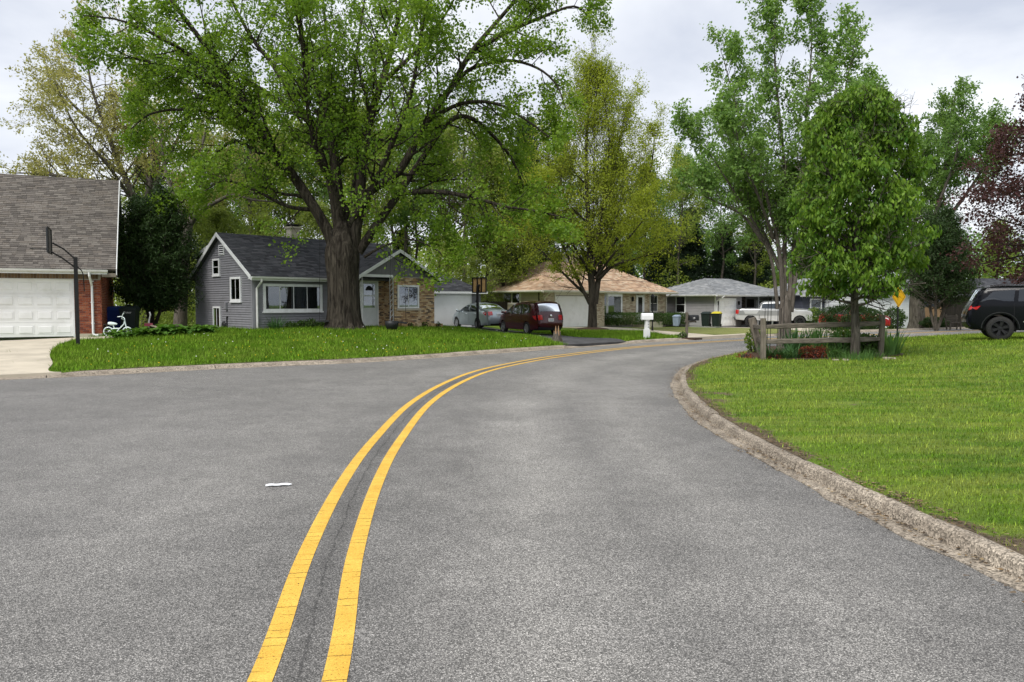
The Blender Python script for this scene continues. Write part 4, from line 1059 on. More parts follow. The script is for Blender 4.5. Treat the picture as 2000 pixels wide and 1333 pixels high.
h3, f3 = far_house('slate_house', 'dark slate house with grey hip roof right of the pickup', (24.0, 61.5, -.35), 12, 5.2, 7, 2.6, 1.5, MAT['slate_siding'], MAT['grey_shingle'], .14, extras={'front': [(.7, 1.8, .8, 2.3)]})
box('porch_column', MAT['white'], h3, 2.6, 3.3, -.5, -.2, -.3, 2.4); downspout('downspout', h3, [(3.5, -.55, 2.4), (3.6, -.3, 2.1), (3.6, -.3, .2), (3.7, -.6, .0)], MAT['offwhite'], .07)
h4, f4 = far_house('white_house', 'white sided house behind the small leafy tree', (26.4, 57, -.3), 4, 4.4, 7, 2.9, 1.7, MAT['white_siding'], MAT['grey_shingle'], .14, gable=True)
h5, f5 = far_house('blue_grey_house', 'blue grey house with pale roof behind the yellow sign', (31.9, 60, -.3), 8, 4.0, 7, 2.5, 1.5, MAT['slate_siding'], MAT['grey_shingle'], .14, extras={'front': [(2.6, 3.4, .7, 2.2)]})
h6, f6 = far_house('tan_far_house', 'low tan house with dark grey roof beyond the black SUV', (37.5, 60, -.3), 6, 9, 7, 2.4, 1.6, MAT['tan_clap'], MAT['charcoal_shingle'], .14, extras={'front': [(5.2, 6.4, .8, 2.1)]})
# ------------------------------------------------------------------ cars
MAT['silver_paint'] = M('silver_blue_paint', (.36, .42, .45), .28, .04, 3, spec=.5, metal=.45, coat=.6)
MAT['red_paint'] = M('dark_red_paint', (.05, .003, .007), .25, .06, 3, spec=.5, coat=.5)
MAT['black_paint'] = M('black_paint', (.003, .0035, .006), .22, .1, 3, spec=.22)
MAT['truck_paint'] = M('silver_white_paint', (.5, .51, .52), .28, .04, 3, spec=.5, metal=.3, coat=.6)
MAT['bright_red_paint'] = M('bright_red_paint', (.3, .012, .02), .25, .06, 3, spec=.5, coat=.8)
MAT['tail_red'] = M('tail_lamp_red', (.4, .012, .014), .12, .2, 20, spec=.6, coat=.8)
MAT['lamp_clear'] = M('lamp_clear', (.7, .7, .7), .1, .1, 20, spec=.8, coat=1.)
MAT['tint_glass'] = glass_mat('tinted_glass', (.06, .07, .075), .8)
MAT['plate'] = M('plate_white', (.7, .7, .68), .5, .05, 9)
MAT['plate_ink'] = M('plate_ink', (.05, .08, .2), .5, .05, 9)
MAT['chrome'] = M('chrome', (.7, .7, .72), .12, .05, 9, metal=1.)
def chaikin(pts, n=2):
    for _ in range(n):
        o = [pts[0]]
        for a, b in zip(pts[:-1], pts[1:]): o += [(a[0] * .75 + b[0] * .25, a[1] * .75 + b[1] * .25), (a[0] * .25 + b[0] * .75, a[1] * .25 + b[1] * .75)]
        pts = o + [pts[-1]]
    return pts
class Car:
    def __init__(s, name, label, top, axles, W, belt, roof, sill, wr, ra, paint, loc, rz, tumble=.17, rnd=.13, cat='car', group=None, bow=.07, plan=(.16, .12)):
        s.root = thing(name, label, cat, loc, rz, group)
        s.top = chaikin(top, 2); s.W = W / 2; s.belt = belt; s.roof = roof; s.rnd = rnd; s.tumble = tumble; s.bow = bow
        s.x0 = min(p[0] for p in top); s.x1 = max(p[0] for p in top); s.plan = plan; s.paint = paint; s.sill = sill; s.wr = wr; s.axles = axles
        bot = []
        for ax in sorted(axles, reverse=True):
            bot.append((ax + ra, sill))
            for i in range(13):
                a = math.pi * i / 12; bot.append((ax + ra * math.cos(a), max(sill + .01, wr + ra * math.sin(a))))
            bot.append((ax - ra, sill))
        s.outline = s.top + bot
        s.body()
    def wv(s, x, z):
        x = np.asarray(x, float); z = np.asarray(z, float)
        f = ss(s.x1 - 1.1, s.x1, x); r = 1 - ss(s.x0, s.x0 + .9, x)
        v = s.W * (1 - s.plan[0] * f * f - s.plan[1] * r * r)
        up = np.clip((z - s.belt) / (s.roof - s.belt), 0, 2); dn = np.clip((s.belt - z) / s.belt, 0, 1)
        v = v * (1 - s.tumble * up ** 1.2) * (1 - .07 * dn ** 2)
        d = np.minimum(polydist(s.top, x, z), s.rnd)
        return v - (s.rnd - np.sqrt(np.maximum(0, s.rnd ** 2 - (s.rnd - d) ** 2))) * .8
    def w(s, x, z): return float(s.wv([x], [z])[0])
    def body(s):
        v2, f2 = fill(s.outline, .085, jitter=.0)
        nt = len(s.top); V = []; F = []
        A2 = np.array(v2); ws = s.wv(A2[:, 0], A2[:, 1])
        for (x, z), q in zip(v2, ws): V.append((x, q, z))
        n = len(v2)
        for (x, z), q in zip(v2, ws): V.append((x, -q, z))
        F += [tuple(f)[::-1] for f in f2] + [tuple(i + n for i in f) for f in f2]
        A2 = np.array(v2)
        K = 8; prev = None
        for i, (x, z) in enumerate(s.top):
            row = s.cross(i, K); L = int(np.argmin(np.hypot(A2[:, 0] - x, A2[:, 1] - z))); ids = [L]
            for p in row[1:-1]: V.append(p); ids.append(len(V) - 1)
            ids.append(L + n)
            if prev: F += [(prev[j], ids[j], ids[j + 1], prev[j + 1]) for j in range(K)]
            prev = ids
        s.b = mesh_obj('body', V, F, s.paint, s.root, True)
        MB().box(s.x0 + .2, s.x1 - .2, -s.W * .8, s.W * .8, s.sill - .03, s.sill + .35).build('underbody', MAT['dark'], s.root)
    def cross(s, i, K=8, y0=1., y1=-1., off=0.):
        x, z = s.top[i]; a = s.top[max(0, i - 1)]; b = s.top[min(len(s.top) - 1, i + 1)]
        t = Vector((b[0] - a[0], b[1] - a[1])).normalized(); nx, nz = -t.y, t.x
        w = s.w(x, z); out = []
        for j in range(K + 1):
            q = y0 + (y1 - y0) * j / K; bw = s.bow * (1 - q * q) + off
            out.append((x + nx * bw, q * w, z + nz * bw))
        return out
    def side(s, name, mat, poly, off=.006, parent=None, both=True, step=.08):
        v2, f2 = fill(poly, step, jitter=0.)
        for sg in ((1, -1) if both else (1,)):
            V = [(x, sg * (q + off), z) for (x, z), q in zip(v2, s.wv([p[0] for p in v2], [p[1] for p in v2]))]
            mesh_obj(name, V, [tuple(f)[::-1] if sg > 0 else tuple(f) for f in f2], mat, parent or s.root, True)
    def strip(s, name, mat, cond, y0=.92, y1=-.92, off=.008, parent=None, K=8):
        ids = [i for i, p in enumerate(s.top) if cond(*p)]
        V = []; F = []
        for i in ids: V += s.cross(i, K, y0, y1, off)
        for a in range(len(ids) - 1): F += [(a * (K + 1) + j, (a + 1) * (K + 1) + j, (a + 1) * (K + 1) + j + 1, a * (K + 1) + j + 1) for j in range(K)]
        return mesh_obj(name, V, F, mat, parent or s.root, True)
    def wheels(s, rim, spokes=5, tw=.2):
        r_ = s.wr; rr_ = r_ * .68
        for ax in s.axles:
            for sg in (1, -1):
                cy = sg * (s.W - .01 - tw / 2)
                # dark liner of the wheel arch
                t = MB().lathe([(rr_ * .95, -tw * .45), (r_ * .93, -tw * .5), (r_, -tw * .32), (r_ * 1.0, tw * .32), (r_ * .93, tw * .5), (rr_ * .98, tw * .46), (rr_ * .9, tw * .3)], 28, 'y').build('wheel', MAT['rubber'], s.root, True)
                t.location = (ax, cy, r_)
                d = MB(); o = sg * tw * .36
                d.lathe([(rr_ * .99, sg * tw * .46), (rr_ * .92, sg * tw * .47), (rr_ * .88, sg * tw * .3), (rr_ * .86, 0)], 28, 'y')
                for k in range(spokes):
                    a = 2 * math.pi * k / spokes + .3
                    for da in (-.13, .13):
                        c, sn = math.cos(a + da), math.sin(a + da); px, pz = -math.sin(a + da) * .022, math.cos(a + da) * .022
                        d.hexa([(c * .04 - px, o, sn * .04 - pz), (c * rr_ * .9 - px, o + sg * .012, sn * rr_ * .9 - pz), (c * rr_ * .9 + px, o + sg * .012, sn * rr_ * .9 + pz), (c * .04 + px, o, sn * .04 + pz),
                                (c * .04 - px, o - sg * .03, sn * .04 - pz), (c * rr_ * .9 - px, o - sg * .02, sn * rr_ * .9 - pz), (c * rr_ * .9 + px, o - sg * .02, sn * rr_ * .9 + pz), (c * .04 + px, o - sg * .03, sn * .04 + pz)])
                d.lathe([(.001, o + sg * .015), (.06, o + sg * .012), (.065, o - sg * .03)], 12, 'y')
                d.build('rim', rim, t)
                MB().lathe([(.001, sg * tw * .1), (rr_ * .9, sg * tw * .1)], 20, 'y').build('brake_disc', MAT['dark'], t)
            V = []
            for i in range(13):
                an = math.pi * (i - 1) / 10 - .0; an = min(max(an, -.25), math.pi + .25)
                V += [(ax + r_ * 1.17 * math.cos(an), -s.W * .88, r_ + r_ * 1.17 * math.sin(an)), (ax + r_ * 1.17 * math.cos(an), s.W * .88, r_ + r_ * 1.17 * math.sin(an))]
            mesh_obj('wheel_arch', V, [(2 * i, 2 * i + 1, 2 * i + 3, 2 * i + 2) for i in range(12)], MAT['dark'], s.root)
    def mirror(s, x, z, mat):
        for sg in (1, -1):
            y = s.w(x, z)
            MB().add([(x + a, sg * (y + b), z + c) for a, b, c in ((.0, .0, .0), (.1, .02, .0), (.12, .2, .02), (-.02, .22, .02), (.0, .0, .06), (.08, .02, .07), (.08, .2, .16), (-.03, .22, .17))], BOXF).build('mirror', mat, s.root, True)
    def plate(s, x, z, w=.3, h=.15, tilt=0, y=0.):
        p = box('licence_plate', MAT['plate'], s.root, x - .012, x + .0, y - w / 2, y + w / 2, z - h / 2, z + h / 2)
        for k in range(6): box('plate_character', MAT['plate_ink'], p, x - .016, x - .0125, y - w * .38 + k * w * .13, y - w * .38 + k * w * .13 + w * .075, z - h * .22, z + h * .18)
    def handles(s, xs, z):
        for x in xs:
            for sg in (1, -1):
                y = s.w(x, z); MB().tube([(x - .09, sg * y, z), (x - .07, sg * (y + .03), z), (x + .07, sg * (y + .03), z), (x + .09, sg * y, z)], .014, 6).build('door_handle', s.paint, s.root)
    def seam(s, xs, z0, z1):
        for x in xs:
            m = MB()
            for sg in (1, -1):
                zs = [z0 + (z1 - z0) * i / 8 for i in range(9)]; V = []
                for z in zs: y = s.w(x, z) + .003; V += [(x - .006, sg * y, z), (x + .006, sg * y, z)]
                m.add(V, [(2 * i, 2 * i + 1, 2 * i + 3, 2 * i + 2) for i in range(8)])
            m.build('door_seam', MAT['dark'], s.root)
def zcar(x, y): return h_left(x, y) + .03
# silver sedan
dirv = lambda b: math.pi - R(b)          # front points left and away by angle b
c = Car('sedan_car', 'silver blue sedan parked on the dark drive by the white garage', [(-2.18, .26), (-2.25, .42), (-2.27, .6), (-2.22, .9), (-2.14, 1.03), (-1.8, 1.06), (-1.5, 1.12), (-.95, 1.37), (-.4, 1.45), (.1, 1.43), (.6, 1.28), (1.08, 1.04), (1.35, .99), (1.95, .86), (2.18, .7), (2.26, .48), (2.2, .24)],
        (1.36, -1.33), 1.76, .96, 1.44, .24, .315, .37, MAT['silver_paint'], (-1.85, 43.0, zcar(-1.85, 43)), dirv(60))
c.side('side_window', MAT['car_glass'], [(-.22, .99), (-.25, 1.36), (.1, 1.35), (.48, 1.22), (.86, 1.02), (.8, .985)]); c.side('side_window', MAT['car_glass'], [(-.3, .99), (-.33, 1.36), (-.8, 1.33), (-1.15, 1.19), (-1.36, 1.08), (-1.3, 1.0)])
c.side('window_trim', MAT['black_plastic'], [(-.21, .98), (-.24, 1.37), (-.34, 1.37), (-.31, .98)], .004)
c.strip('rear_window', MAT['car_glass'], lambda x, z: -1.62 < x < -.8 and z > 1.05, .86, -.86); c.strip('windscreen', MAT['car_glass'], lambda x, z: .42 < x < 1.12 and z > 1.0, .86, -.86)
for a, b in ((.99, .6), (-.6, -.99)): c.strip('tail_light', MAT['tail_red'], lambda x, z: x < -2.1 and .76 < z < .99, a, b, .012, K=4)
c.side('tail_light', MAT['tail_red'], [(-2.19, .78), (-2.16, .96), (-1.92, .95), (-2.05, .84)], .01)
c.strip('bumper_insert', MAT['black_plastic'], lambda x, z: x < -2.1 and z < .4, .8, -.8, .006); c.side('headlight', MAT['lamp_clear'], [(1.7, .8), (1.75, .87), (2.1, .72), (2.15, .64)], .006)
c.plate(-2.33, .82); c.strip('plate_recess', MAT['silver_paint'], lambda x, z: x < -2.2 and .7 < z < .9, .3, -.3, .003)
c.wheels(MAT['alloy'], 7); c.mirror(.85, .97, MAT['silver_paint']); c.handles((-1.05, .1), .86); c.seam((.98, -.28, -1.2), .36, .95)
# red minivan
c = Car('minivan_car', 'dark red minivan parked on the dark drive, rear towards the road', [(-2.2, .3), (-2.28, .44), (-2.31, .6), (-2.27, .85), (-2.2, 1.08), (-2.12, 1.3), (-2.0, 1.52), (-1.85, 1.61), (-1, 1.65), (-.2, 1.63), (.35, 1.54), (.9, 1.26), (1.35, 1.06), (1.8, .96), (2.1, .8), (2.28, .55), (2.22, .26)],
        (1.4, -1.36), 1.76, 1.02, 1.63, .26, .32, .375, MAT['red_paint'], (.9, 38.9, zcar(.9, 38.9)), dirv(64), tumble=.14, rnd=.11, cat='minivan')
c.side('side_window', MAT['car_glass'], [(.3, 1.05), (.28, 1.5), (.62, 1.36), (1.05, 1.1), (1.02, 1.06)]); c.side('side_window', MAT['car_glass'], [(-.72, 1.05), (-.72, 1.54), (.2, 1.53), (.22, 1.05)]); c.side('side_window', MAT['car_glass'], [(-1.78, 1.1), (-1.68, 1.5), (-.84, 1.54), (-.84, 1.05)])
c.side('window_trim', MAT['black_plastic'], [(.2, 1.04), (.18, 1.55), (.3, 1.51), (.32, 1.04)], .004); c.side('window_trim', MAT['black_plastic'], [(-.86, 1.04), (-.86, 1.55), (-.7, 1.55), (-.7, 1.04)], .004)
c.strip('rear_window', MAT['car_glass'], lambda x, z: x < -1.9 and 1.12 < z < 1.53, .86, -.86); c.strip('windscreen', MAT['car_glass'], lambda x, z: .3 < x < 1.2 and z > 1.05, .86, -.86)
c.strip('spoiler', MAT['red_paint'], lambda x, z: x < -1.5 and z > 1.55, .9, -.9, .03)
for a, b in ((.99, .66), (-.66, -.99)): c.strip('tail_light', MAT['tail_red'], lambda x, z: x < -2.1 and .72 < z < 1.0, a, b, .012, K=4); c.strip('reverse_lamp', MAT['lamp_clear'], lambda x, z: x < -2.1 and .88 < z < .98, a * .9, b * .98, .016, K=4)
c.side('tail_light', MAT['tail_red'], [(-2.25, .74), (-2.2, .98), (-1.95, .96), (-2.1, .8)], .01)
c.strip('bumper_lower', MAT['black_plastic'], lambda x, z: x < -2.1 and z < .46, .98, -.98, .012); c.strip('bumper_ridge', MAT['red_paint'], lambda x, z: x < -2.1 and .48 < z < .62, .98, -.98, .03)
c.plate(-2.365, .76); e_ = MB().lathe([(.001, -.012), (.055, -.008), (.06, .0)], 16, 'x').build('badge', MAT['chrome'], c.root); e_.location = (-2.355, 0, .97)
c.wheels(MAT['alloy'], 6); c.mirror(1.05, 1.04, MAT['red_paint']); c.handles((-.5, .5), .95); c.seam((1.1, .25, -.85), .38, 1.02)
# black SUV at the right edge
c = Car('suv_car', 'glossy black SUV parked at the right edge of the lawn', [(-2.28, .42), (-2.38, .52), (-2.42, .7), (-2.4, .88), (-2.31, 1.1), (-2.24, 1.22), (-2.08, 1.56), (-1.97, 1.7), (-1.6, 1.77), (-.5, 1.78), (.3, 1.73), (.75, 1.58), (1.25, 1.23), (1.6, 1.17), (2.2, 1.08), (2.36, .95), (2.42, .6), (2.3, .32)],
        (1.45, -1.46), 1.94, 1.17, 1.77, .36, .39, .47, MAT['black_paint'], (17.6, 24.3, 0), R(-27), tumble=.13, rnd=.1, cat='SUV', plan=(.14, .08))
c.root.location.z = h_right(16.5, 24.5) - .02
c.side('side_window', MAT['tint_glass'], [(-2.02, 1.27), (-1.68, 1.59), (-1.08, 1.65), (-1.12, 1.27)]); c.side('side_window', MAT['tint_glass'], [(-1.0, 1.27), (-.97, 1.66), (-.1, 1.67), (-.08, 1.25)]); c.side('side_window', MAT['tint_glass'], [(.02, 1.25), (.0, 1.67), (.35, 1.64), (.7, 1.5), (1.02, 1.25)])
for a in ([(-2.06, 1.245), (-2.04, 1.265), (1.05, 1.24), (1.02, 1.225)],): c.side('chrome_strip', MAT['black_plastic'], a, .01)
c.strip('rear_window', MAT['tint_glass'], lambda x, z: x < -1.8 and 1.22 < z < 1.62, .84, -.84); c.strip('windscreen', MAT['tint_glass'], lambda x, z: .65 < x < 1.3 and z > 1.2, .86, -.86)
c.side('tail_light', MAT['tail_red'], [(-2.36, .98), (-2.3, 1.12), (-2.02, 1.12), (-2.12, 1.0)], .01); c.side('side_moulding', MAT['alloy'], [(-.85, .6), (-.85, .63), (.95, .63), (.95, .6)], .014)
arch = MB()
for ax in (-1.46, 1.45):
    pts = [(ax + .52 * math.cos(math.pi * i / 14), .39 + .52 * math.sin(math.pi * i / 14)) for i in range(15)]
    for sg in (1, -1): MB().tube([(x, sg * (c.w(x, z) + .004), z) for x, z in pts if z > .36], .018, 5).build('arch_trim', MAT['black_plastic'], c.root)
for sg in (1, -1): MB().tube([(-1.7, sg * .64, 1.71), (-1.5, sg * .66, 1.765), (.1, sg * .66, 1.77), (.35, sg * .62, 1.7)], .014, 6).build('roof_rail', MAT['black_plastic'], c.root)
c.strip('rear_bumper', MAT['black_plastic'], lambda x, z: x < -2.2 and z < .6, .98, -.98, .012)
c.wheels(MAT['dark_alloy'], 6, .25); c.mirror(1.1, 1.22, MAT['black_paint']); c.handles((-.75, .3), 1.1); c.seam((1.15, -.04, -1.1), .5, 1.2)
# silver pickup
c = Car('pickup_truck', 'silver white crew cab pickup parked in front of the grey ranch house', [(-2.86, .55), (-2.95, .66), (-2.96, .8), (-2.93, 1.3), (-2.88, 1.42), (-2.0, 1.44), (-1.12, 1.44), (-1.06, 1.46), (-1.02, 1.7), (-.9, 1.9), (-.6, 1.97), (.3, 1.98), (.75, 1.94), (1.0, 1.8), (1.42, 1.46), (1.6, 1.41), (2.5, 1.36), (2.82, 1.26), (2.93, 1.0), (2.95, .66), (2.85, .45)],
        (1.95, -1.78), 2.03, 1.36, 1.97, .5, .42, .5, MAT['truck_paint'], (21.3, 60.6, -.3), R(-16), tumble=.14, rnd=.09, cat='pickup truck', plan=(.08, .03))
c.side('side_window', MAT['car_glass'], [(-.95, 1.45), (-.92, 1.78), (-.78, 1.85), (.05, 1.86), (.05, 1.43)]); c.side('side_window', MAT['car_glass'], [(.17, 1.43), (.17, 1.86), (.68, 1.84), (.95, 1.68), (1.2, 1.44)])
c.side('window_trim', MAT['black_plastic'], [(.04, 1.42), (.04, 1.87), (.18, 1.87), (.18, 1.42)], .004)
c.side('lower_body_panel', M('silver_band', (.3, .31, .32), .3, .05, 3, metal=.5, coat=.5), [(-2.85, .9), (-2.85, 1.3), (-2.35, 1.28), (-2.2, 1.02), (-1.3, 1.02), (-1.15, 1.28), (1.2, 1.26), (1.35, .9), (-1.2, .86), (-2.4, .9)], .003)
c.strip('windscreen', MAT['car_glass'], lambda x, z: .72 < x < 1.46 and z > 1.42, .88, -.88)
c.strip('tonneau_cover', MAT['black_plastic'], lambda x, z: -2.85 < x < -1.14 and z > 1.38, .86, -.86, .008)
c.side('tail_light', MAT['tail_red'], [(-2.94, .98), (-2.93, 1.34), (-2.68, 1.34), (-2.72, 1.0)], .01)
c.strip('grille', MAT['black_plastic'], lambda x, z: x > 2.75 and .72 < z < 1.24, .66, -.66, .02); c.strip('headlight', MAT['lamp_clear'], lambda x, z: x > 2.75 and .9 < z < 1.22, .99, .7, .016, K=4); c.strip('headlight', MAT['lamp_clear'], lambda x, z: x > 2.75 and .9 < z < 1.22, -.7, -.99, .016, K=4)
c.strip('front_bumper', MAT['chrome'], lambda x, z: x > 2.8 and .46 < z < .7, .99, -.99, .05); c.strip('rear_bumper', MAT['black_plastic'], lambda x, z: x < -2.85 and z < .8, .99, -.99, .06)
c.plate(3.08, .56)
MB().box(-1.0, 1.3, -1.03, -.95, .44, .5).box(-1.0, 1.3, .95, 1.03, .44, .5).build('running_board', MAT['chrome'], c.root)
box('cab_gap', MAT['dark'], c.root, -1.13, -1.1, -1.012, 1.012, .6, 1.42)
c.wheels(MAT['dark_alloy'], 6, .26); c.mirror(1.15, 1.42, MAT['black_plastic']); c.handles((-.7, .4), 1.26); c.seam((1.3, .1, -1.1), .6, 1.4)
# red car glimpsed beyond the fence
c = Car('red_sedan_car', 'bright red car nose seen past the trunk of the small leafy tree', [(-2.18, .26), (-2.25, .42), (-2.27, .6), (-2.22, .9), (-2.14, 1.03), (-1.8, 1.06), (-1.5, 1.12), (-.95, 1.37), (-.4, 1.45), (.1, 1.43), (.6, 1.28), (1.08, 1.04), (1.35, .99), (1.95, .88), (2.18, .74), (2.26, .5), (2.2, .24)],
        (1.36, -1.33), 1.78, .96, 1.44, .24, .315, .37, MAT['bright_red_paint'], (23.9, 51.8, h_left(23.9, 51.8) + .02), R(-28))
c.side('side_window', MAT['car_glass'], [(-.22, .99), (-.25, 1.36), (.1, 1.35), (.48, 1.22), (.86, 1.02), (.8, .985)]); c.side('side_window', MAT['car_glass'], [(-.3, .99), (-.33, 1.36), (-.8, 1.33), (-1.15, 1.19), (-1.36, 1.08), (-1.3, 1.0)])
c.strip('windscreen', MAT['car_glass'], lambda x, z: .42 < x < 1.12 and z > 1.0, .86, -.86); c.strip('rear_window', MAT['car_glass'], lambda x, z: -1.62 < x < -.8 and z > 1.05, .86, -.86)
c.side('headlight', MAT['lamp_clear'], [(1.7, .8), (1.75, .88), (2.1, .75), (2.15, .66)], .006); c.strip('lower_grille', MAT['black_plastic'], lambda x, z: x > 2.15 and .3 < z < .6, .7, -.7, .01)
c.wheels(MAT['alloy'], 7); c.mirror(.85, .97, MAT['bright_red_paint'])
# ------------------------------------------------------------------ trees
MAT['bark_maple'] = bark_mat('maple_bark', (.015, .012, .01), (.07, .06, .048), 7)
MAT['bark_grey'] = bark_mat('grey_bark', (.05, .044, .036), (.14, .125, .105), 10, .6)
MAT['bark_smooth'] = bark_mat('smooth_bark', (.07, .06, .05), (.16, .14, .12), 12, .35)
MAT['bark_dark'] = bark_mat('dark_bark', (.02, .017, .014), (.07, .06, .05), 10, .6)
MAT['leaf_maple'] = leaf_mat('maple_leaves', (.088, .18, .02), (.23, .335, .038), .5)
MAT['leaf_linden'] = leaf_mat('linden_leaves', (.2, .26, .027), (.38, .42, .05), .52)
MAT['leaf_multi'] = leaf_mat('young_maple_leaves', (.13, .245, .065), (.25, .37, .1), .5)
MAT['leaf_young'] = leaf_mat('dogwood_leaves', (.035, .115, .014), (.19, .3, .03), .35, 1.4)
MAT['leaf_pale'] = leaf_mat('pale_catkin_leaves', (.27, .26, .09), (.42, .39, .16), .45)
MAT['leaf_wood'] = leaf_mat('woodland_leaves', (.13, .2, .035), (.3, .35, .07), .5, .25)
MAT['leaf_wood2'] = leaf_mat('woodland_leaves_olive', (.17, .225, .06), (.33, .385, .105), .55, .25)
MAT['leaf_far'] = leaf_mat('far_green_leaves', (.09, .18, .05), (.2, .31, .08), .5, .3)
MAT['leaf_purple'] = leaf_mat('purple_maple_leaves', (.045, .02, .022), (.11, .05, .052), .35)
MAT['needle'] = leaf_mat('arborvitae_foliage', (.016, .04, .012), (.05, .09, .022), .2)
MAT['spruce'] = leaf_mat('spruce_needles', (.02, .042, .022), (.05, .08, .042), .18)
MAT['hedge'] = leaf_mat('hedge_leaves', (.03, .07, .015), (.085, .15, .03), .3)
MAT['bush_bright'] = leaf_mat('bright_bush_leaves', (.07, .14, .02), (.16, .22, .03), .35)
MAT['hosta'] = leaf_mat('hosta_leaves', (.05, .14, .02), (.14, .25, .04), .3)
MAT['iris'] = leaf_mat('iris_blades', (.07, .17, .05), (.17, .3, .09), .35)
MAT['dark_iris'] = leaf_mat('dark_iris_blades', (.035, .1, .035), (.09, .18, .06), .3)
MAT['red_foliage'] = leaf_mat('red_groundcover', (.16, .03, .02), (.28, .08, .04), .25)

def rv3(rng): 
    while True:
        v = Vector((rng.uniform(-1, 1), rng.uniform(-1, 1), rng.uniform(-1, 1)))
        if .05 < v.length < 1: return v.normalized()
class Wood:
    """collects limbs (tubes) and the points where leaves sit"""
    def __init__(s, seed): s.rng = random.Random(seed); s.mb = MB(); s.leaf = []; s.np = np.random.RandomState(seed)
    def limb(s, pts, r0, r1, k=None):
        n = len(pts); rad = [r0 + (r1 - r0) * (i / (n - 1)) ** .8 for i in range(n)]
        k = k or (12 if r0 > .2 else 8 if r0 > .07 else 5 if r0 > .025 else 3)
        s.mb.tube(pts, rad, k, False)
        return rad
    def grow(s, p, d, L, r, lev, P):
        """P: dict(maxlev, wander, up, kids[], ang, ratio, leaves, spread, seg)"""
        rng = s.rng; n = max(2 if lev >= P['maxlev'] else 3, int(L / P['seg']) if lev < P['maxlev'] else 2); st = L / n
        pts = [Vector(p)]; d = Vector(d).normalized(); up = P['up'][min(lev, len(P['up']) - 1)]
        for i in range(n):
            d = (d + rv3(rng) * P['wander'] + Vector((0, 0, up))).normalized(); pts.append(pts[-1] + d * st)
        r1 = r * (.35 if lev < P['maxlev'] else .4)
        s.limb(pts, r, max(r1, .004))
        if lev >= P['maxlev']:
            m = P['leaves']
            for q in range(m):
                t = rng.random() ** .7 * n; i = min(int(t), n - 1); a = pts[i].lerp(pts[i + 1], t - i)
                s.leaf.append(a + Vector((rng.gauss(0, 1), rng.gauss(0, 1), rng.gauss(0, .8))) * P['spread'])
            return
        k = P['kids'][min(lev, len(P['kids']) - 1)]
        for q in range(k):
            t = (.25 + .75 * (q + rng.random()) / k) * n; i = min(int(t), n - 1); a = pts[i].lerp(pts[i + 1], min(1, t - i))
            ax = (pts[i + 1] - pts[i]).normalized(); side = ax.cross(rv3(rng)).normalized(); an = R(rng.uniform(*P['ang']))
            dd = ax * math.cos(an) + side * math.sin(an)
            s.grow(a, dd, L * P['ratio'] * rng.uniform(.7, 1.2) * (1.1 - .45 * t / n), r * (1 - .6 * t / n) * .55, lev + 1, P)
        for q in range(P.get('tipleaf', 0)): s.leaf.append(pts[-1] + Vector((rng.gauss(0, 1), rng.gauss(0, 1), rng.gauss(0, 1))) * P['spread'])
    def feather(s, pts, r0, r1, n, L, P, t0=.2, up=.15, taper=.5):
        """side shoots along a traced limb"""
        s.limb(pts, r0, r1); pts = [Vector(q) for q in pts]; m = len(pts) - 1; rng = s.rng
        for q in range(n):
            f = t0 + (1 - t0) * (q + rng.random()) / n; t = f * m; i = min(int(t), m - 1); a = pts[i].lerp(pts[i + 1], t - i)
            ax = (pts[i + 1] - pts[i]).normalized(); side = ax.cross(rv3(rng)).normalized(); an = R(rng.uniform(*P['ang']))
            dd = ax * math.cos(an) + side * math.sin(an) + Vector((0, 0, up))
            s.grow(a, dd, L * rng.uniform(.6, 1.25) * (1 - taper * f), max(.012, (r0 + (r1 - r0) * f) * .4), 1, P)
def leaf_mesh(name, pts, size, mat, parent, seed=1, width=.6, droop=.0, fold=.12, clip=None, squash=None):
    rs = np.random.RandomState(seed); Pn = np.array([tuple(p) for p in pts], dtype=np.float64)
    if clip is not None: Pn = Pn[clip(Pn)]
    n = len(Pn)
    a = rs.normal(size=(n, 3)); a[:, 2] -= droop; a /= np.linalg.norm(a, axis=1)[:, None]
    b = np.cross(a, rs.normal(size=(n, 3)) + np.array([0, 0, .8])); b /= np.linalg.norm(b, axis=1)[:, None] + 1e-9
    c = np.cross(a, b)
    L = (size * rs.uniform(.65, 1.3, n))[:, None]; w = L * width * .5
    V = np.empty((n, 4, 3)); V[:, 0] = Pn; V[:, 1] = Pn + a * L * .45 + b * w + c * L * fold; V[:, 2] = Pn + a * L; V[:, 3] = Pn + a * L * .45 - b * w + c * L * fold
    F = np.arange(n * 4).reshape(n, 4)
    o = np_mesh(name, V.reshape(-1, 3), F, mat, parent); o['kind'] = 'stuff'
    return o
def spline(pts, n=4): return [Vector(p) for p in catmull(pts, n)]

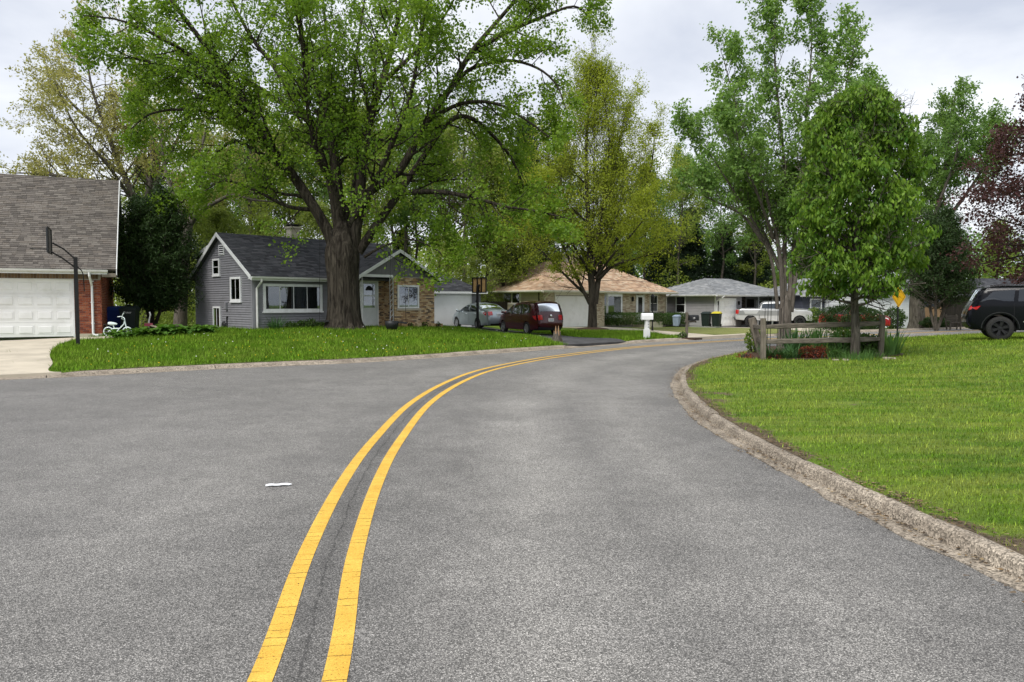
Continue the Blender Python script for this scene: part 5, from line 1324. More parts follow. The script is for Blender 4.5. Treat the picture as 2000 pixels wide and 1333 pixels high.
# --- the great silver maple
maple = thing('maple_tree', 'huge spreading maple with thick furrowed trunk in front of the grey house', 'tree', (-7.13, 31.5, h_left(-7.13, 31.5) - .03))
MW = Wood(11)
MAPLE = [
    (0.34, [(-0.33, 0.0, 3.29), (-0.56, -0.08, 4.02), (-1.08, -0.19, 5.03), (-2.04, -0.31, 6.53), (-3.0, -0.46, 7.8), (-3.64, -0.61, 8.97), (-4.34, -0.77, 10.08), (-4.97, -0.94, 11.13), (-5.76, -1.12, 12.24), (-6.53, -1.31, 13.33), (-7.01, -1.5, 14.24)]),
    (0.26, [(-0.17, 0.0, 4.15), (-0.43, 0.1, 5.79), (-0.86, 0.25, 7.14), (-1.4, 0.42, 8.83), (-1.97, 0.61, 9.59), (-3.16, 0.81, 11.41), (-4.05, 1.03, 12.52), (-4.94, 1.26, 14.16), (-5.53, 1.5, 15.77)]),
    (0.27, [(-0.12, 0.0, 4.37), (-0.18, -0.2, 6.15), (-0.35, -0.49, 7.9), (-0.56, -0.83, 9.21), (-1.12, -1.21, 10.76), (-1.19, -1.61, 12.06), (-1.43, -2.05, 12.84), (-1.65, -2.5, 14.37)]),
    (0.32, [(0.43, 0.0, 3.29), (0.65, 0.07, 5.23), (0.94, 0.16, 7.75), (1.12, 0.28, 8.9), (1.63, 0.41, 10.47), (2.06, 0.54, 12.05), (2.35, 0.69, 13.42), (2.67, 0.84, 15.27), (2.76, 1.0, 16.4)]),
    (0.3, [(0.47, 0.0, 3.51), (0.63, -0.06, 4.53), (1.13, -0.14, 5.76), (2.44, -0.24, 6.65), (3.59, -0.35, 8.64), (4.62, -0.47, 10.01), (5.44, -0.59, 11.35), (6.55, -0.72, 12.59), (7.34, -0.86, 13.41), (8.16, -1.0, 14.06)]),
    (0.13, [(4.74, -0.6, 10.13), (5.54, -0.71, 10.72), (6.94, -0.87, 10.97), (8.14, -1.06, 10.61), (8.91, -1.27, 9.88), (9.27, -1.5, 8.87)]),
    (0.24, [(0.64, 0.0, 3.29), (1.62, 0.17, 4.77), (2.33, 0.41, 5.84), (3.13, 0.7, 7.12), (4.39, 1.02, 8.97), (5.43, 1.36, 9.17), (6.72, 1.72, 8.07), (7.36, 2.1, 7.09), (7.83, 2.5, 5.9)]),
    (0.14, [(-3.05, -0.6, 7.88), (-3.7, -0.77, 8.54), (-4.59, -1.03, 8.83), (-6.34, -1.32, 8.89), (-7.28, -1.65, 8.59), (-7.83, -2.0, 7.95)]),
    (0.13, [(-2.24, -0.3, 6.64), (-3.56, -0.02, 7.5), (-4.73, 0.4, 7.99), (-5.9, 0.88, 7.27), (-6.88, 1.42, 6.19), (-7.77, 2.0, 5.48)]),
    (0.22, [(0.05, 0.0, 4.37), (-0.27, 0.37, 6.57), (-0.59, 0.91, 8.84), (-0.82, 1.54, 11.11), (-1.17, 2.24, 13.48), (-1.58, 3.0, 16.21)]),
    (0.08, [(0.9, 0.0, 3.08), (1.69, -0.31, 3.48), (3.0, -0.76, 3.76), (4.06, -1.29, 3.3), (4.5, -1.7, 2.9)]),
    (0.15, [(2.39, 0.0, 5.78), (4.15, -0.37, 5.76), (5.67, -0.91, 5.41), (6.82, -1.54, 5.02), (8.13, -2.24, 4.73), (9.37, -3.0, 4.34)]),
    (0.15, [(-3.57, -0.8, 8.93), (-4.62, -1.13, 9.77), (-5.63, -1.62, 10.23), (-6.77, -2.19, 10.45), (-7.63, -2.82, 10.44), (-7.86, -3.5, 9.84)]),
    (0.14, [(1.7, 0.0, 10.35), (2.98, -0.84, 11.09), (4.35, -2.07, 12.05), (5.24, -3.5, 12.81)]),
    (0.2, [(-0.03, 0.0, 4.37), (0.55, 0.66, 7.05), (0.15, 1.62, 9.9), (0.18, 2.75, 12.94), (0.44, 4.0, 16.65)]),
    (0.16, [(-1.29, 0.0, 8.73), (-3.45, 0.96, 10.16), (-6.17, 2.36, 11.9), (-8.97, 4.0, 12.9)]),
    (0.16, [(5.43, -0.5, 11.38), (6.92, -0.01, 12.4), (8.44, 0.72, 13.3), (9.81, 1.56, 14.06), (10.57, 2.5, 13.98)]),
    (0.2, [(0.01, 0.0, 4.37), (-0.05, -0.62, 5.56), (-0.64, -1.52, 7.05), (-0.73, -2.57, 8.78), (-0.57, -3.74, 10.51), (-0.55, -5.0, 12.01)]),
    (0.2, [(0.22, 0.0, 4.37), (1.22, -0.62, 5.56), (2.23, -1.52, 7.25), (3.2, -2.57, 8.98), (3.75, -3.74, 10.69), (4.27, -5.0, 12.18)]),
    (0.12, [(-1.13, 0.0, 5.05), (-2.2, -0.49, 5.16), (-3.22, -1.22, 5.68), (-4.13, -2.06, 5.95), (-4.56, -3.0, 5.41)]),
    (0.13, [(3.55, 0.0, 8.73), (5.01, -0.33, 9.38), (6.5, -0.81, 9.25), (7.95, -1.38, 8.29), (8.94, -2.0, 7.35)]),
    (0.15, [(-3.0, -.46, 7.8), (-4.6, .4, 9.2), (-6.5, 1.4, 10.2), (-8.4, 2.0, 10.6), (-9.6, 2.4, 10.2)]),
    (0.14, [(-4.34, -0.77, 10.08), (-6.0, -1.6, 11.2), (-7.8, -2.2, 12.0), (-9.2, -2.6, 12.1)]),
]
PM = dict(maxlev=3, wander=.22, up=(.0, .03, -.02, -.06), kids=(6, 5, 4), ang=(30, 70), ratio=.5, leaves=12, spread=.16, seg=.5, tipleaf=3)
for r0, pts in MAPLE:
    sp = spline(pts, 4)
    ln = sum((b - a).length for a, b in zip(sp[:-1], sp[1:]))
    big = r0 > .18
    r0 *= .85
    MW.feather(sp, r0, max(.02, r0 * .18), int(ln * (2.0 if big else 2.3)), 2.9 if big else 2.3, PM, .22 if big else .12, .05)
def furrowed_trunk(name, prof, mat, parent, k=40, flute=.05, seed=2, lean=lambda z: (0, 0)):
    rs = random.Random(seed); ph = [rs.uniform(0, 6.28) for _ in range(6)]; V = []; F = []; n = len(prof)
    for i, (z, r_, root) in enumerate(prof):
        lx, ly = lean(z)
        for j in range(k):
            a = 2 * math.pi * j / k
            rr = r_ * (1 + root * .5 * (math.sin(5 * a + ph[0]) ** 2 - .3) + flute * math.sin(11 * a + ph[1] + z * .6) * .6 + flute * .6 * math.sin(17 * a + ph[2] - z * .9) + .04 * math.sin(3 * a + ph[3] + z))
            V.append((lx + rr * math.cos(a), ly + rr * math.sin(a), z))
    for i in range(n - 1):
        for j in range(k): F.append((i * k + j, i * k + (j + 1) % k, (i + 1) * k + (j + 1) % k, (i + 1) * k + j))
    F.append(tuple((n - 1) * k + j for j in range(k)))
    return mesh_obj(name, V, F, mat, parent, True)
prof = [(-.15, .98, .5), (0, .88, .45), (.15, .78, .38), (.4, .7, .28), (.8, .655, .18), (1.3, .63, .1), (1.9, .62, .06), (2.5, .65, .05), (3.0, .7, .08), (3.4, .66, .2), (3.8, .54, .35), (4.3, .36, .4), (4.7, .2, .2)]
prof = [tuple(p) for p in catmull(prof, 3)]
furrowed_trunk('trunk', prof, MAT['bark_maple'], maple)
MW.mb.build('limb', MAT['bark_maple'], maple, True)
leaf_mesh('crown', MW.leaf, .12, MAT['leaf_maple'], maple, 3, .8, .35)
print('maple leaves', len(MW.leaf))

# --- trees grown inside an outline: (height, radius) pairs
def outline_tree(seed, H, r0, outline, nprim, first, elev, P, trunk_bend=.15, lead=True, rad_jit=.25, Lfac=1.0):
    w = Wood(seed); rng = w.rng
    zs = [o[0] for o in outline]; rs_ = [o[1] for o in outline]
    n = 10; pts = []; x = y = 0.
    for i in range(n + 1):
        pts.append(Vector((x, y, H * .96 * i / n))); x += rng.uniform(-1, 1) * trunk_bend; y += rng.uniform(-1, 1) * trunk_bend
    w.limb(pts, r0, .02)
    for q in range(nprim):
        f = (q + rng.random()) / nprim; z = first + (H * .94 - first) * f; t = z / (H * .96) * n; i = min(int(t), n - 1); a = pts[i].lerp(pts[i + 1], t - i)
        e = R(elev[0] + (elev[1] - elev[0]) * f + rng.uniform(-8, 8)); az = q * 2.399 + rng.uniform(-.4, .4)
        d = Vector((math.cos(az) * math.cos(e), math.sin(az) * math.cos(e), math.sin(e)))
        L = .6; 
        while L < 14:         # run on until the branch leaves the outline
            p = a + d * L; Rr = np.interp(p.z, zs, rs_)
            if math.hypot(p.x, p.y) > Rr: break
            L += .25
        L *= rng.uniform(1 - rad_jit, 1.05) * Lfac
        w.grow(a, d, max(.5, L), max(.015, r0 * (1 - .8 * f) * .36), 1, P)
    return w
# linden in front of the ranch house
lin = thing('linden_tree', 'tall oval tree with fine yellow green leaves before the ranch house', 'tree', (4.98, 46, h_left(4.98, 46)))
LW = Wood(21)
LIN = [(0.36, [(0.0, 0.0, -.1), (0.0, 0.0, .5), (-0.01, 0.0, 2.3), (-0.18, 0.0, 4.5), (-0.32, 0.0, 7.63), (-0.44, 0.0, 10.8), (-0.3, 0.0, 13.6), (-0.24, 0.0, 15.6)]),
       (0.2, [(0.15, 0.0, 1.66), (0.48, 0.19, 3.88), (0.91, 0.46, 6.43), (1.4, 0.77, 9.95), (1.91, 1.12, 12.6), (2.27, 1.5, 14.2)]),
       (0.13, [(-0.16, 0.0, 1.66), (-0.88, -0.12, 3.08), (-1.53, -0.3, 4.48), (-2.33, -0.51, 6.64), (-2.82, -0.75, 9.37), (-2.68, -1.0, 11.45)]),
       (0.11, [(-0.29, 0.0, 2.14), (-1.17, 0.16, 2.93), (-2.27, 0.41, 4.05), (-3.38, 0.69, 5.18), (-4.66, 1.0, 6.17)]),
       (0.11, [(0.33, 0.0, 3.08), (1.27, -0.48, 4.0), (2.71, -1.18, 4.43), (4.08, -2.0, 4.83)]),
       (0.12, [(-0.01, 0.0, 3.24), (0.18, -0.41, 5.41), (0.56, -1.02, 8.11), (0.75, -1.72, 11.2), (0.33, -2.5, 13.6)]),
       (0.1, [(.1, .2, 3.4), (.6, 1.2, 6), (1.2, 2.4, 9), (1.6, 3.0, 12)]), (0.1, [(-.2, .2, 4), (-1.2, 1.4, 7), (-1.9, 2.4, 10), (-2.0, 2.8, 13)]), (0.1, [(.3, -.2, 4), (1.9, -1.2, 6.5), (3.2, -1.6, 9.5), (3.4, -1.8, 12)]),
       (0.09, [(.2, .2, 3.2), (1.8, .9, 4.6), (3.4, 1.4, 6), (4.6, 1.7, 7.6)]), (0.09, [(-.2, -.2, 3.6), (-1.4, -1.8, 5.2), (-2.6, -3.2, 6.8), (-3.2, -3.8, 8.6)]), (0.09, [(.2, -.2, 3.3), (1.2, -1.8, 4.8), (2.2, -3.2, 6.0), (3.0, -4.2, 7.4)])]
PLn = dict(maxlev=3, wander=.16, up=(.05, .06, .03, .02), kids=(6, 6, 5), ang=(25, 60), ratio=.5, leaves=9, spread=.14, seg=.6, tipleaf=3)
for r0, pts in LIN:
    sp = spline(pts, 4); ln = sum((b - a).length for a, b in zip(sp[:-1], sp[1:]))
    LW.feather(sp, r0, .02, int(ln * 1.8), 1.8, PLn, .3 if r0 > .3 else .12, .2, .2)
PL2 = dict(maxlev=3, wander=.13, up=(.08, .07, .06, .04), kids=(6, 6, 6), ang=(22, 50), ratio=.5, leaves=9, spread=.12, seg=.6, tipleaf=3)
L2 = outline_tree(22, 15.7, .05, [(2.6, 1.4), (3.2, 4.8), (4.2, 5.9), (6, 6.1), (8, 5.4), (10, 4.5), (12, 3.5), (13.6, 2.5), (15, 1.5), (16, .5)], 175, 3.0, (4, 78), PL2, .03, rad_jit=.2)
LW.mb.add(L2.mb.v, L2.mb.f); LW.leaf += L2.leaf
LW.mb.build('trunk', MAT['bark_dark'], lin, True)
def lin_clip(P):       # thinner leaf cover towards the top, where the buds have only just opened
    rs = np.random.RandomState(5); keep = 1 - .45 * np.clip((P[:, 2] - 8.5) / 5.5, 0, 1); return (rs.rand(len(P)) < keep) & (P[:, 2] > 3.1)
leaf_mesh('crown', LW.leaf, .115, MAT['leaf_linden'], lin, 5, .6, .1, clip=lin_clip)
MB().lathe([(1.35, -.12), (1.2, .02), (.9, .14), (.5, .2), (.2, .22)], 28).build('mulch_mound', MAT['mulch'], lin, True)
print('linden leaves', len(LW.leaf))
# many-stemmed maple by the rail fence
mul = thing('multi_stem_tree', 'many stemmed young maple with open airy crown behind the rail fence', 'tree', (8.95, 24.5, h_right(8.95, 24.5)))
UW = Wood(31)
MUL = [(0.095, [(0.0, 0.0, 1.2), (-0.13, -0.05, 2.71), (-0.4, -0.12, 4.04), (-0.82, -0.2, 5.35), (-1.45, -0.3, 6.96), (-1.91, -0.39, 8.23), (-2.25, -0.5, 9.32)]),
       (0.1, [(0.03, 0.0, 1.2), (0.02, 0.06, 3.05), (0.07, 0.14, 4.73), (-0.01, 0.24, 6.42), (-0.21, 0.35, 8.44), (-0.3, 0.47, 10.14), (-0.21, 0.6, 11.43)]),
       (0.095, [(0.16, 0.0, 1.2), (0.28, 0.02, 3.05), (0.45, 0.06, 5.05), (0.66, 0.1, 7.22), (0.8, 0.15, 9.37), (0.8, 0.2, 11.03)]),
       (0.09, [(0.25, 0.0, 1.2), (0.41, -0.07, 2.71), (0.87, -0.18, 4.52), (1.36, -0.31, 6.31), (1.66, -0.45, 8.22), (1.91, -0.6, 9.93)]),
       (0.07, [(-0.18, 0.0, 1.3), (-0.44, 0.05, 3.05), (-1.03, 0.12, 4.23), (-1.78, 0.21, 5.41), (-2.44, 0.3, 6.43), (-3.02, 0.4, 6.95)]),
       (0.07, [(-0.72, 0.0, 3.55), (-1.45, -0.17, 4.36), (-2.36, -0.41, 4.74), (-3.09, -0.7, 5.03)]),
       (0.08, [(0.46, 0.0, 3.38), (1.17, 0.13, 4.4), (2.07, 0.32, 5.6), (2.82, 0.55, 7.15), (3.07, 0.8, 8.74)]),
       (0.07, [(-.1, .1, 2.6), (-.5, 1.0, 4.2), (-1.1, 1.9, 5.9), (-1.5, 2.3, 7.6)]), (0.07, [(.2, -.1, 2.8), (.5, -1.0, 4.4), (.8, -1.7, 6.0), (.9, -2.0, 7.6)]), (0.06, [(-.4, -.1, 3.6), (-1.2, -.9, 4.9), (-1.9, -1.5, 6.0), (-2.3, -1.8, 7.2)])]
PU = dict(maxlev=3, wander=.17, up=(.1, .1, .08, .0), kids=(5, 5, 5), ang=(25, 60), ratio=.52, leaves=9, spread=.09, seg=.35, tipleaf=2)
for r0, pts in MUL:
    sp = spline(pts, 4); ln = sum((b - a).length for a, b in zip(sp[:-1], sp[1:]))
    UW.feather(sp, r0, .012, int(ln * 3.2), 1.7, PU, .2, .25, .45)
UW.mb.tube(spline([(0.03, 0, -.15), (.05, 0, .3), (.06, 0, .9), (.06, 0, 1.5), (.1, 0, 1.9)], 3), [.3, .27, .235, .215, .205, .2, .2, .2, .19, .17, .13, .08, .02][:13], 14, False)
UW.mb.build('trunk', MAT['bark_smooth'], mul, True)
leaf_mesh('crown', UW.leaf, .105, MAT['leaf_multi'], mul, 7, .7, .6)
print('multi leaves', len(UW.leaf))
# small leafy tree in front of the fence
you = thing('small_leafy_tree', 'small dense broadleaf tree with drooping glossy leaves in front of the rail fence', 'tree', (9.15, 19.75, h_right(9.15, 19.75)))
PY = dict(maxlev=3, wander=.16, up=(.06, .05, .0, -.05), kids=(7, 7, 6), ang=(25, 65), ratio=.5, leaves=13, spread=.085, seg=.3, tipleaf=5)
YW = outline_tree(41, 7.5, .135, [(1.3, .6), (1.7, 1.35), (2.4, 1.65), (3.6, 1.72), (4.6, 1.65), (5.4, 1.6), (6.2, 1.5), (6.8, 1.35), (7.6, .9)], 100, 1.4, (8, 60), PY, .05, rad_jit=.22)
YW.mb.f = [f for f in YW.mb.f if max(YW.mb.v[i][2] for i in f) < 6.9 and max(math.hypot(*YW.mb.v[i][:2]) for i in f) < 1.62]
YW.mb.build('trunk', MAT['bark_grey'], you, True)
def you_clip(P):
    zz = P[:, 2]; r_ = np.hypot(P[:, 0] + .05, P[:, 1]); a = np.arctan2(P[:, 1], P[:, 0])
    lim = np.interp(zz, [1.5, 1.8, 2.4, 3.6, 4.6, 5.4, 6.2, 6.8, 7.1, 7.2], [.7, 1.3, 1.6, 1.68, 1.62, 1.5, 1.25, .95, .5, .0]) * (.97 + .14 * np.sin(a * 3 + zz * 2.9) + .1 * np.sin(a * 5 - zz * 4.3))
    return (r_ < lim) & (zz > 1.62 + .12 * np.sin(a * 5))
leaf_mesh('crown', YW.leaf, .14, MAT['leaf_young'], you, 9, .46, 2.2, .1, clip=you_clip)
print('young leaves', len(YW.leaf))
# purple maple at the right edge
pur = thing('purple_maple_tree', 'dark purple leaved maple at the right edge above the SUV', 'tree', (25.6, 34, h_right(25.6, 33)))
PP = dict(maxlev=3, wander=.2, up=(.03, .0, -.03), kids=(6, 6, 6), ang=(30, 65), ratio=.52, leaves=16, spread=.18, seg=.5, tipleaf=4)
PW = outline_tree(51, 12.2, .22, [(2.2, 1.6), (3, 3.4), (5, 4.9), (7, 4.5), (9, 3.2), (11, 1.8), (12.3, .4)], 70, 2.2, (-5, 60), PP, .12)
PW.mb.build('trunk', MAT['bark_dark'], pur, True); leaf_mesh('crown', PW.leaf, .14, MAT['leaf_purple'], pur, 4, .75, .3)
print('purple', len(PW.leaf))
# evergreens
def evergreen(name, label, loc, H, outline, mat, bark, seed, n, leafn, size, trunks=1, first=.6, elev=(10, 70), width=.3, droop=.2, group=None, spread=.13, cat='tree'):
    t = thing(name, label, cat, loc, 0, group)
    P = dict(maxlev=2, wander=.14, up=(.05, .05), kids=(5, 6), ang=(25, 60), ratio=.45, leaves=leafn, spread=spread, seg=.4, tipleaf=4)
    wb = MB(); leaves = []
    for k in range(trunks):
        w = outline_tree(seed + k, H * (1 - .12 * k), .1 if trunks > 1 else .16, outline, n // trunks, first, elev, P, .04)
        a = k * 2.1; dx, dy = (0, 0) if trunks == 1 else (math.cos(a) * .55, math.sin(a) * .4)
        wb.add([(x + dx * min(1, z / 1.5), y + dy * min(1, z / 1.5), z) for x, y, z in w.mb.v], w.mb.f)
        leaves += [(p[0] + dx, p[1] + dy, p[2]) for p in w.leaf]
    wb.build('trunk', bark, t, True)
    leaf_mesh('crown', leaves, size, mat, t, seed, width, droop, .08)
    return t
evergreen('arborvitae_tree', 'dark clump of arborvitae with bare lower stems beside the red brick house', (-16.15, 33.4, h_left(-16, 33)), 5.9, [(.6, .8), (1.3, 1.15), (2, 1.4), (3.5, 1.5), (4.8, 1.1), (5.6, .6), (6, .2)], MAT['needle'], MAT['bark_dark'], 61, 270, 34, .15, 5, .8, (20, 75))
evergreen('cedar_tree', 'dark cedar with several bare stems on the far lawn left of the SUV', (24.3, 42.5, h_left(24.3, 42.5)), 6.8, [(1.2, .9), (2, 1.45), (3.6, 1.5), (5.2, 1.0), (6.4, .5), (6.9, .1)], MAT['needle'], MAT['bark_grey'], 71, 220, 30, .16, 4, 1.2, (30, 75))
sp0 = evergreen('spruce_tree', 'dark pointed spruce rising behind the linden and the maple', (1.2, 62, -.1), 17.5, [(1.5, 2.6), (5, 2.5), (9, 1.9), (13, 1.1), (16, .5), (17.6, .05)], MAT['spruce'], MAT['bark_dark'], 81, 200, 26, .3, 1, .6, (-8, 25), .35, .3, None, .2)
for i, (x, y, s_, lab) in enumerate([(15.2, 76, .62, 'short dark spruce behind the valley between the two ranch roofs'), (18.6, 78, .7, 'dark spruce behind the left end of the grey ranch roof'), (21.9, 77, .6, 'dark spruce behind the middle of the grey ranch roof'), (25.6, 79, .66, 'dark spruce behind the right end of the grey ranch roof'), (11.6, 77, .5, 'dark spruce behind the ranch house right of the linden'), (8.2, 74, .55, 'dark spruce just right of the ranch chimney'), (-9.8, 66, .5, 'dark spruce in the wood behind the grey roof chimney')]):
    o = copy_tree(sp0); o.location = (x, y, -.4); o.scale = (s_ * 1.35, s_ * 1.35, s_); o.rotation_euler.z = i * 1.3; o['label'] = lab; o['group'] = 'dark spruces behind the houses'
sp0['group'] = 'dark spruces behind the houses'
# --- pale tree behind the red house
pal = thing('pale_leaf_tree', 'open tree with pale yellowish new leaves behind the red brick house', 'tree', (-20.6, 42, .1))
PPl = dict(maxlev=3, wander=.26, up=(.02, .02, .04), kids=(5, 5, 4), ang=(30, 65), ratio=.52, leaves=7, spread=.14, seg=.5, tipleaf=3)
AW = Wood(91)
AW.limb(spline([(0, 0, -.2), (.1, 0, 2.5), (.1, 0, 5), (.0, 0, 7.2)], 3), .42, .3)
for r0, pts in [(.24, [(0, 0, 5.0), (-1.6, -.3, 6.6), (-3.6, -.6, 8.2), (-5.2, -.6, 8.6), (-7.4, -.4, 8.7)]), (.22, [(0, 0, 6.2), (-1.2, .2, 8.6), (-2.2, .4, 11), (-3.2, .6, 14), (-3.4, .6, 17)]), (.18, [(0, 0, 6.8), (.3, .4, 9.4), (-.2, .6, 12.6), (-.6, .8, 16.4)]), (.18, [(0, 0, 6.4), (1.2, -.6, 8.6), (2.6, -.8, 11.2), (3.4, -.9, 13.8)]),
                (.14, [(-1.6, -.3, 6.6), (-3.2, -.9, 7.2), (-5.0, -1.2, 7.3), (-7.4, -1.4, 7.6)]), (.13, [(-1.2, .2, 8.6), (-3.2, .6, 10.2), (-5.0, .9, 11.4), (-6.2, 1.2, 12.6)]), (.13, [(0, 0, 5.6), (1.8, .5, 7.2), (3.8, .8, 8.4), (5.4, .9, 9.6)]), (.12, [(-2.2, .4, 11), (-3.8, -.4, 12.6), (-4.8, -.8, 14.4)]), (.12, [(0, 0, 6), (-.6, 1.6, 8.4), (-1.4, 3, 11), (-1.8, 3.8, 13.4)]), (.12, [(0, 0, 6), (-.8, -1.6, 8.4), (-2.0, -3, 10.6), (-2.6, -3.6, 12.6)])]:
    sp = spline(pts, 4); ln = sum((b - a).length for a, b in zip(sp[:-1], sp[1:])); AW.feather(sp, r0, .025, int(ln * 2.6), 2.6, PPl, .15, .1, .3)
AW.mb.build('trunk', MAT['bark_grey'], pal, True); leaf_mesh('crown', AW.leaf, .17, MAT['leaf_pale'], pal, 6, .45, .2)
print('pale', len(AW.leaf))
old = thing('leaning_old_tree', 'old tree with pale rough trunk and a long bare limb left of the grey house', 'tree', (-17.0, 38.2, h_left(-17, 38)))
OW = Wood(93); PO = dict(maxlev=3, wander=.25, up=(.0, .0, .0), kids=(4, 4, 4), ang=(30, 65), ratio=.5, leaves=6, spread=.12, seg=.5)
OW.limb(spline([(-.1, 0, -.1), (.0, 0, 1.2), (.1, 0, 2.6), (.3, 0, 4.2), (.5, 0, 5.4)], 4), .36, .2)
for r0, pts in [(.17, [(.5, 0, 5.3), (1.2, -.2, 6.0), (2.2, -.4, 6.5), (3.0, -.5, 6.75), (4.0, -.6, 6.5), (5.2, -.7, 6.4)]), (.16, [(.4, 0, 5), (-.4, .3, 6.8), (-1.0, .5, 9.0), (-1.1, .6, 11.5)]), (.13, [(.5, 0, 5.4), (.9, .4, 7.5), (1.0, .7, 9.6), (1.6, .8, 11.8)])]:
    sp = spline(pts, 4); ln = sum((b - a).length for a, b in zip(sp[:-1], sp[1:])); OW.feather(sp, r0, .03, int(ln * 1.3), 1.8, PO, .35, .1, .3)
OW.mb.build('trunk', MAT['bark_smooth'], old, True); leaf_mesh('crown', OW.leaf, .14, MAT['leaf_wood'], old, 8, .6, .2)
# --- big green maple far right with gnarled trunk
far = thing('gnarled_maple_tree', 'tall green maple with thick gnarled trunk on the far lawn', 'tree', (26.2, 48, h_left(26, 48)))
FW = Wood(95); PF = dict(maxlev=3, wander=.2, up=(.06, .05, .0), kids=(5, 5, 4), ang=(25, 60), ratio=.5, leaves=10, spread=.16, seg=.5, tipleaf=3)
for r0, pts in [(.3, [(.0, 0, 2.5), (.2, 0, 4), (.8, 0, 6.5), (1.4, .2, 9), (1.9, .3, 12), (2.2, .4, 15)]), (.2, [(-.3, 0, 3), (-.6, .2, 4.4), (-.2, .4, 6.5), (.2, .6, 9.4), (.1, .8, 12.2)]), (.17, [(.7, 0, 6), (2.2, -.4, 8), (3.6, -.6, 10.4), (4.2, -.7, 13)]), (.15, [(.5, 0, 5.4), (.4, -1.3, 7.8), (.8, -2.2, 10.4), (1.0, -2.6, 13)]), (.15, [(.8, .1, 6.5), (1.6, 1.6, 8.6), (2.4, 2.6, 11), (2.8, 3, 13.4)]), (.12, [(1.4, .2, 9), (3.0, .5, 10.6), (4.6, .6, 11.4), (5.4, .7, 12.4)])]:
    sp = spline(pts, 4); ln = sum((b - a).length for a, b in zip(sp[:-1], sp[1:])); FW.feather(sp, r0, .03, int(ln * 2.4), 2.0, PF, .42, .15, .35)
FW.mb.build('limb', MAT['bark_grey'], far, True); leaf_mesh('crown', FW.leaf, .16, MAT['leaf_far'], far, 12, .7, .3)
furrowed_trunk('trunk', [tuple(p) for p in catmull([(-.2, .62, .4), (.2, .5, .3), (1, .42, .15), (2, .38, .15), (2.8, .36, .2), (3.2, .3, .2), (3.6, .2, .2)], 3)], MAT['bark_grey'], far, 28, .1, 5, lambda z: (-.12 * z * z / 8 + .02 * math.sin(z * 3), 0))
# --- the wood behind the houses: five kinds, planted one by one
KINDS = []
def wood_kind(seed, H, r0, crown0, Rm, leaves, mat, bark, size, nprim, elev=(25, 70), shape=None):
    out = shape or [(crown0, .6), (crown0 + (H - crown0) * .3, Rm), (crown0 + (H - crown0) * .65, Rm * .9), (H, .4)]
    P = dict(maxlev=3, wander=.22, up=(.05, .04, .02), kids=(5, 6, 5), ang=(25, 60), ratio=.52, leaves=leaves + 3, spread=.24, seg=.7, tipleaf=2)
    w = outline_tree(seed, H, r0, out, nprim, crown0, elev, P, .18)
    root = thing('woodland_tree', 'woodland tree', 'tree', (0, -300, 0)); root['group'] = 'woodland trees behind the houses'
    w.mb.build('trunk', bark, root, True); leaf_mesh('crown', w.leaf, size, mat, root, seed, .65, .2)
    print('wood', seed, len(w.leaf)); KINDS.append(root); return root
wood_kind(101, 15, .2, 5.0, 3.0, 7, MAT['leaf_wood'], MAT['bark_grey'], .2, 26)
wood_kind(102, 17, .24, 8.0, 3.2, 5, MAT['leaf_wood2'], MAT['bark_grey'], .2, 24)
wood_kind(103, 13, .16, 3.0, 2.6, 8, MAT['leaf_wood'], MAT['bark_dark'], .19, 26)
wood_kind(104, 16, .18, 6.0, 2.6, 8, MAT['leaf_far'], MAT['bark_dark'], .21, 26)
wood_kind(105, 9, .1, 1.2, 2.4, 8, MAT['leaf_wood2'], MAT['bark_grey'], .17, 26)
used = set()
def plant(k, x, y, s_, lab, z=-.1):
    o = KINDS[k] if k not in used else copy_tree(KINDS[k]); used.add(k)
    o.location = (x, y, z); q = RNG.uniform(.92, 1.08); o.scale = (s_ * q, s_ * q, s_); o.rotation_euler = (0, 0, RNG.uniform(0, 6.28)); o['label'] = lab
    return o
for x, y, k, s_ in [(-25, 52, 2, .9), (-22.5, 56, 1, .85), (-20.5, 51, 4, 1.0), (-18.6, 55, 3, .85), (-17, 49, 1, .9), (-15.4, 53, 0, .95), (-13.8, 57, 1, .95), (-12.4, 51, 3, .9), (-18, 60, 0, 1.0), (-23, 62, 3, .9)]:
    plant(k, x, y, s_, 'slim woodland tree above the left part of the grey roof')
for x, y, k, s_ in [(-11, 55, 1, .95), (-9.6, 50, 0, .9), (-8.2, 57, 1, 1.0), (-6.8, 53, 3, .95), (-5.2, 58, 0, 1.0), (-3.6, 54, 1, .9), (-2.2, 60, 3, .9), (-.8, 56, 2, 1.0), (-6, 64, 3, 1.1), (-1.5, 66, 1, .95), (-10, 63, 0, 1.05)]:
    plant(k, x, y, s_, 'slim woodland tree standing in the wood behind the big maple')
for x, y, k, s_ in [(-14.6, 44.5, 4, .75), (-12.2, 46.5, 4, .85), (-17.6, 45.5, 4, .8), (-20, 46.5, 4, .85), (-9.4, 47.5, 4, .7), (-1.9, 55, 4, .8), (1.2, 57, 2, .85), (-4.0, 50.8, 4, .7)]:
    plant(k, x, y, s_, 'low bushy olive green young tree at the edge of the wood')
for x, y, k, s_ in [(4.5, 68, 3, .95), (9.5, 70, 0, 1.05), (13, 72, 3, .95), (16.5, 74, 0, 1.05), (20.5, 73, 3, 1.0), (24.5, 75, 0, .95), (28.5, 74, 3, .85), (18.6, 82, 3, 1.15)]:
    plant(k, x, y, s_, 'green woodland tree rising behind the two ranch roofs', -.4)
for x, y, k, s_ in [(33, 72, 2, .7), (37, 70, 0, .55), (42, 74, 3, .65), (47, 72, 2, .75), (30, 68, 4, .7)]:
    plant(k, x, y, s_, 'green woodland tree beyond the far lawn at the right', -.4)
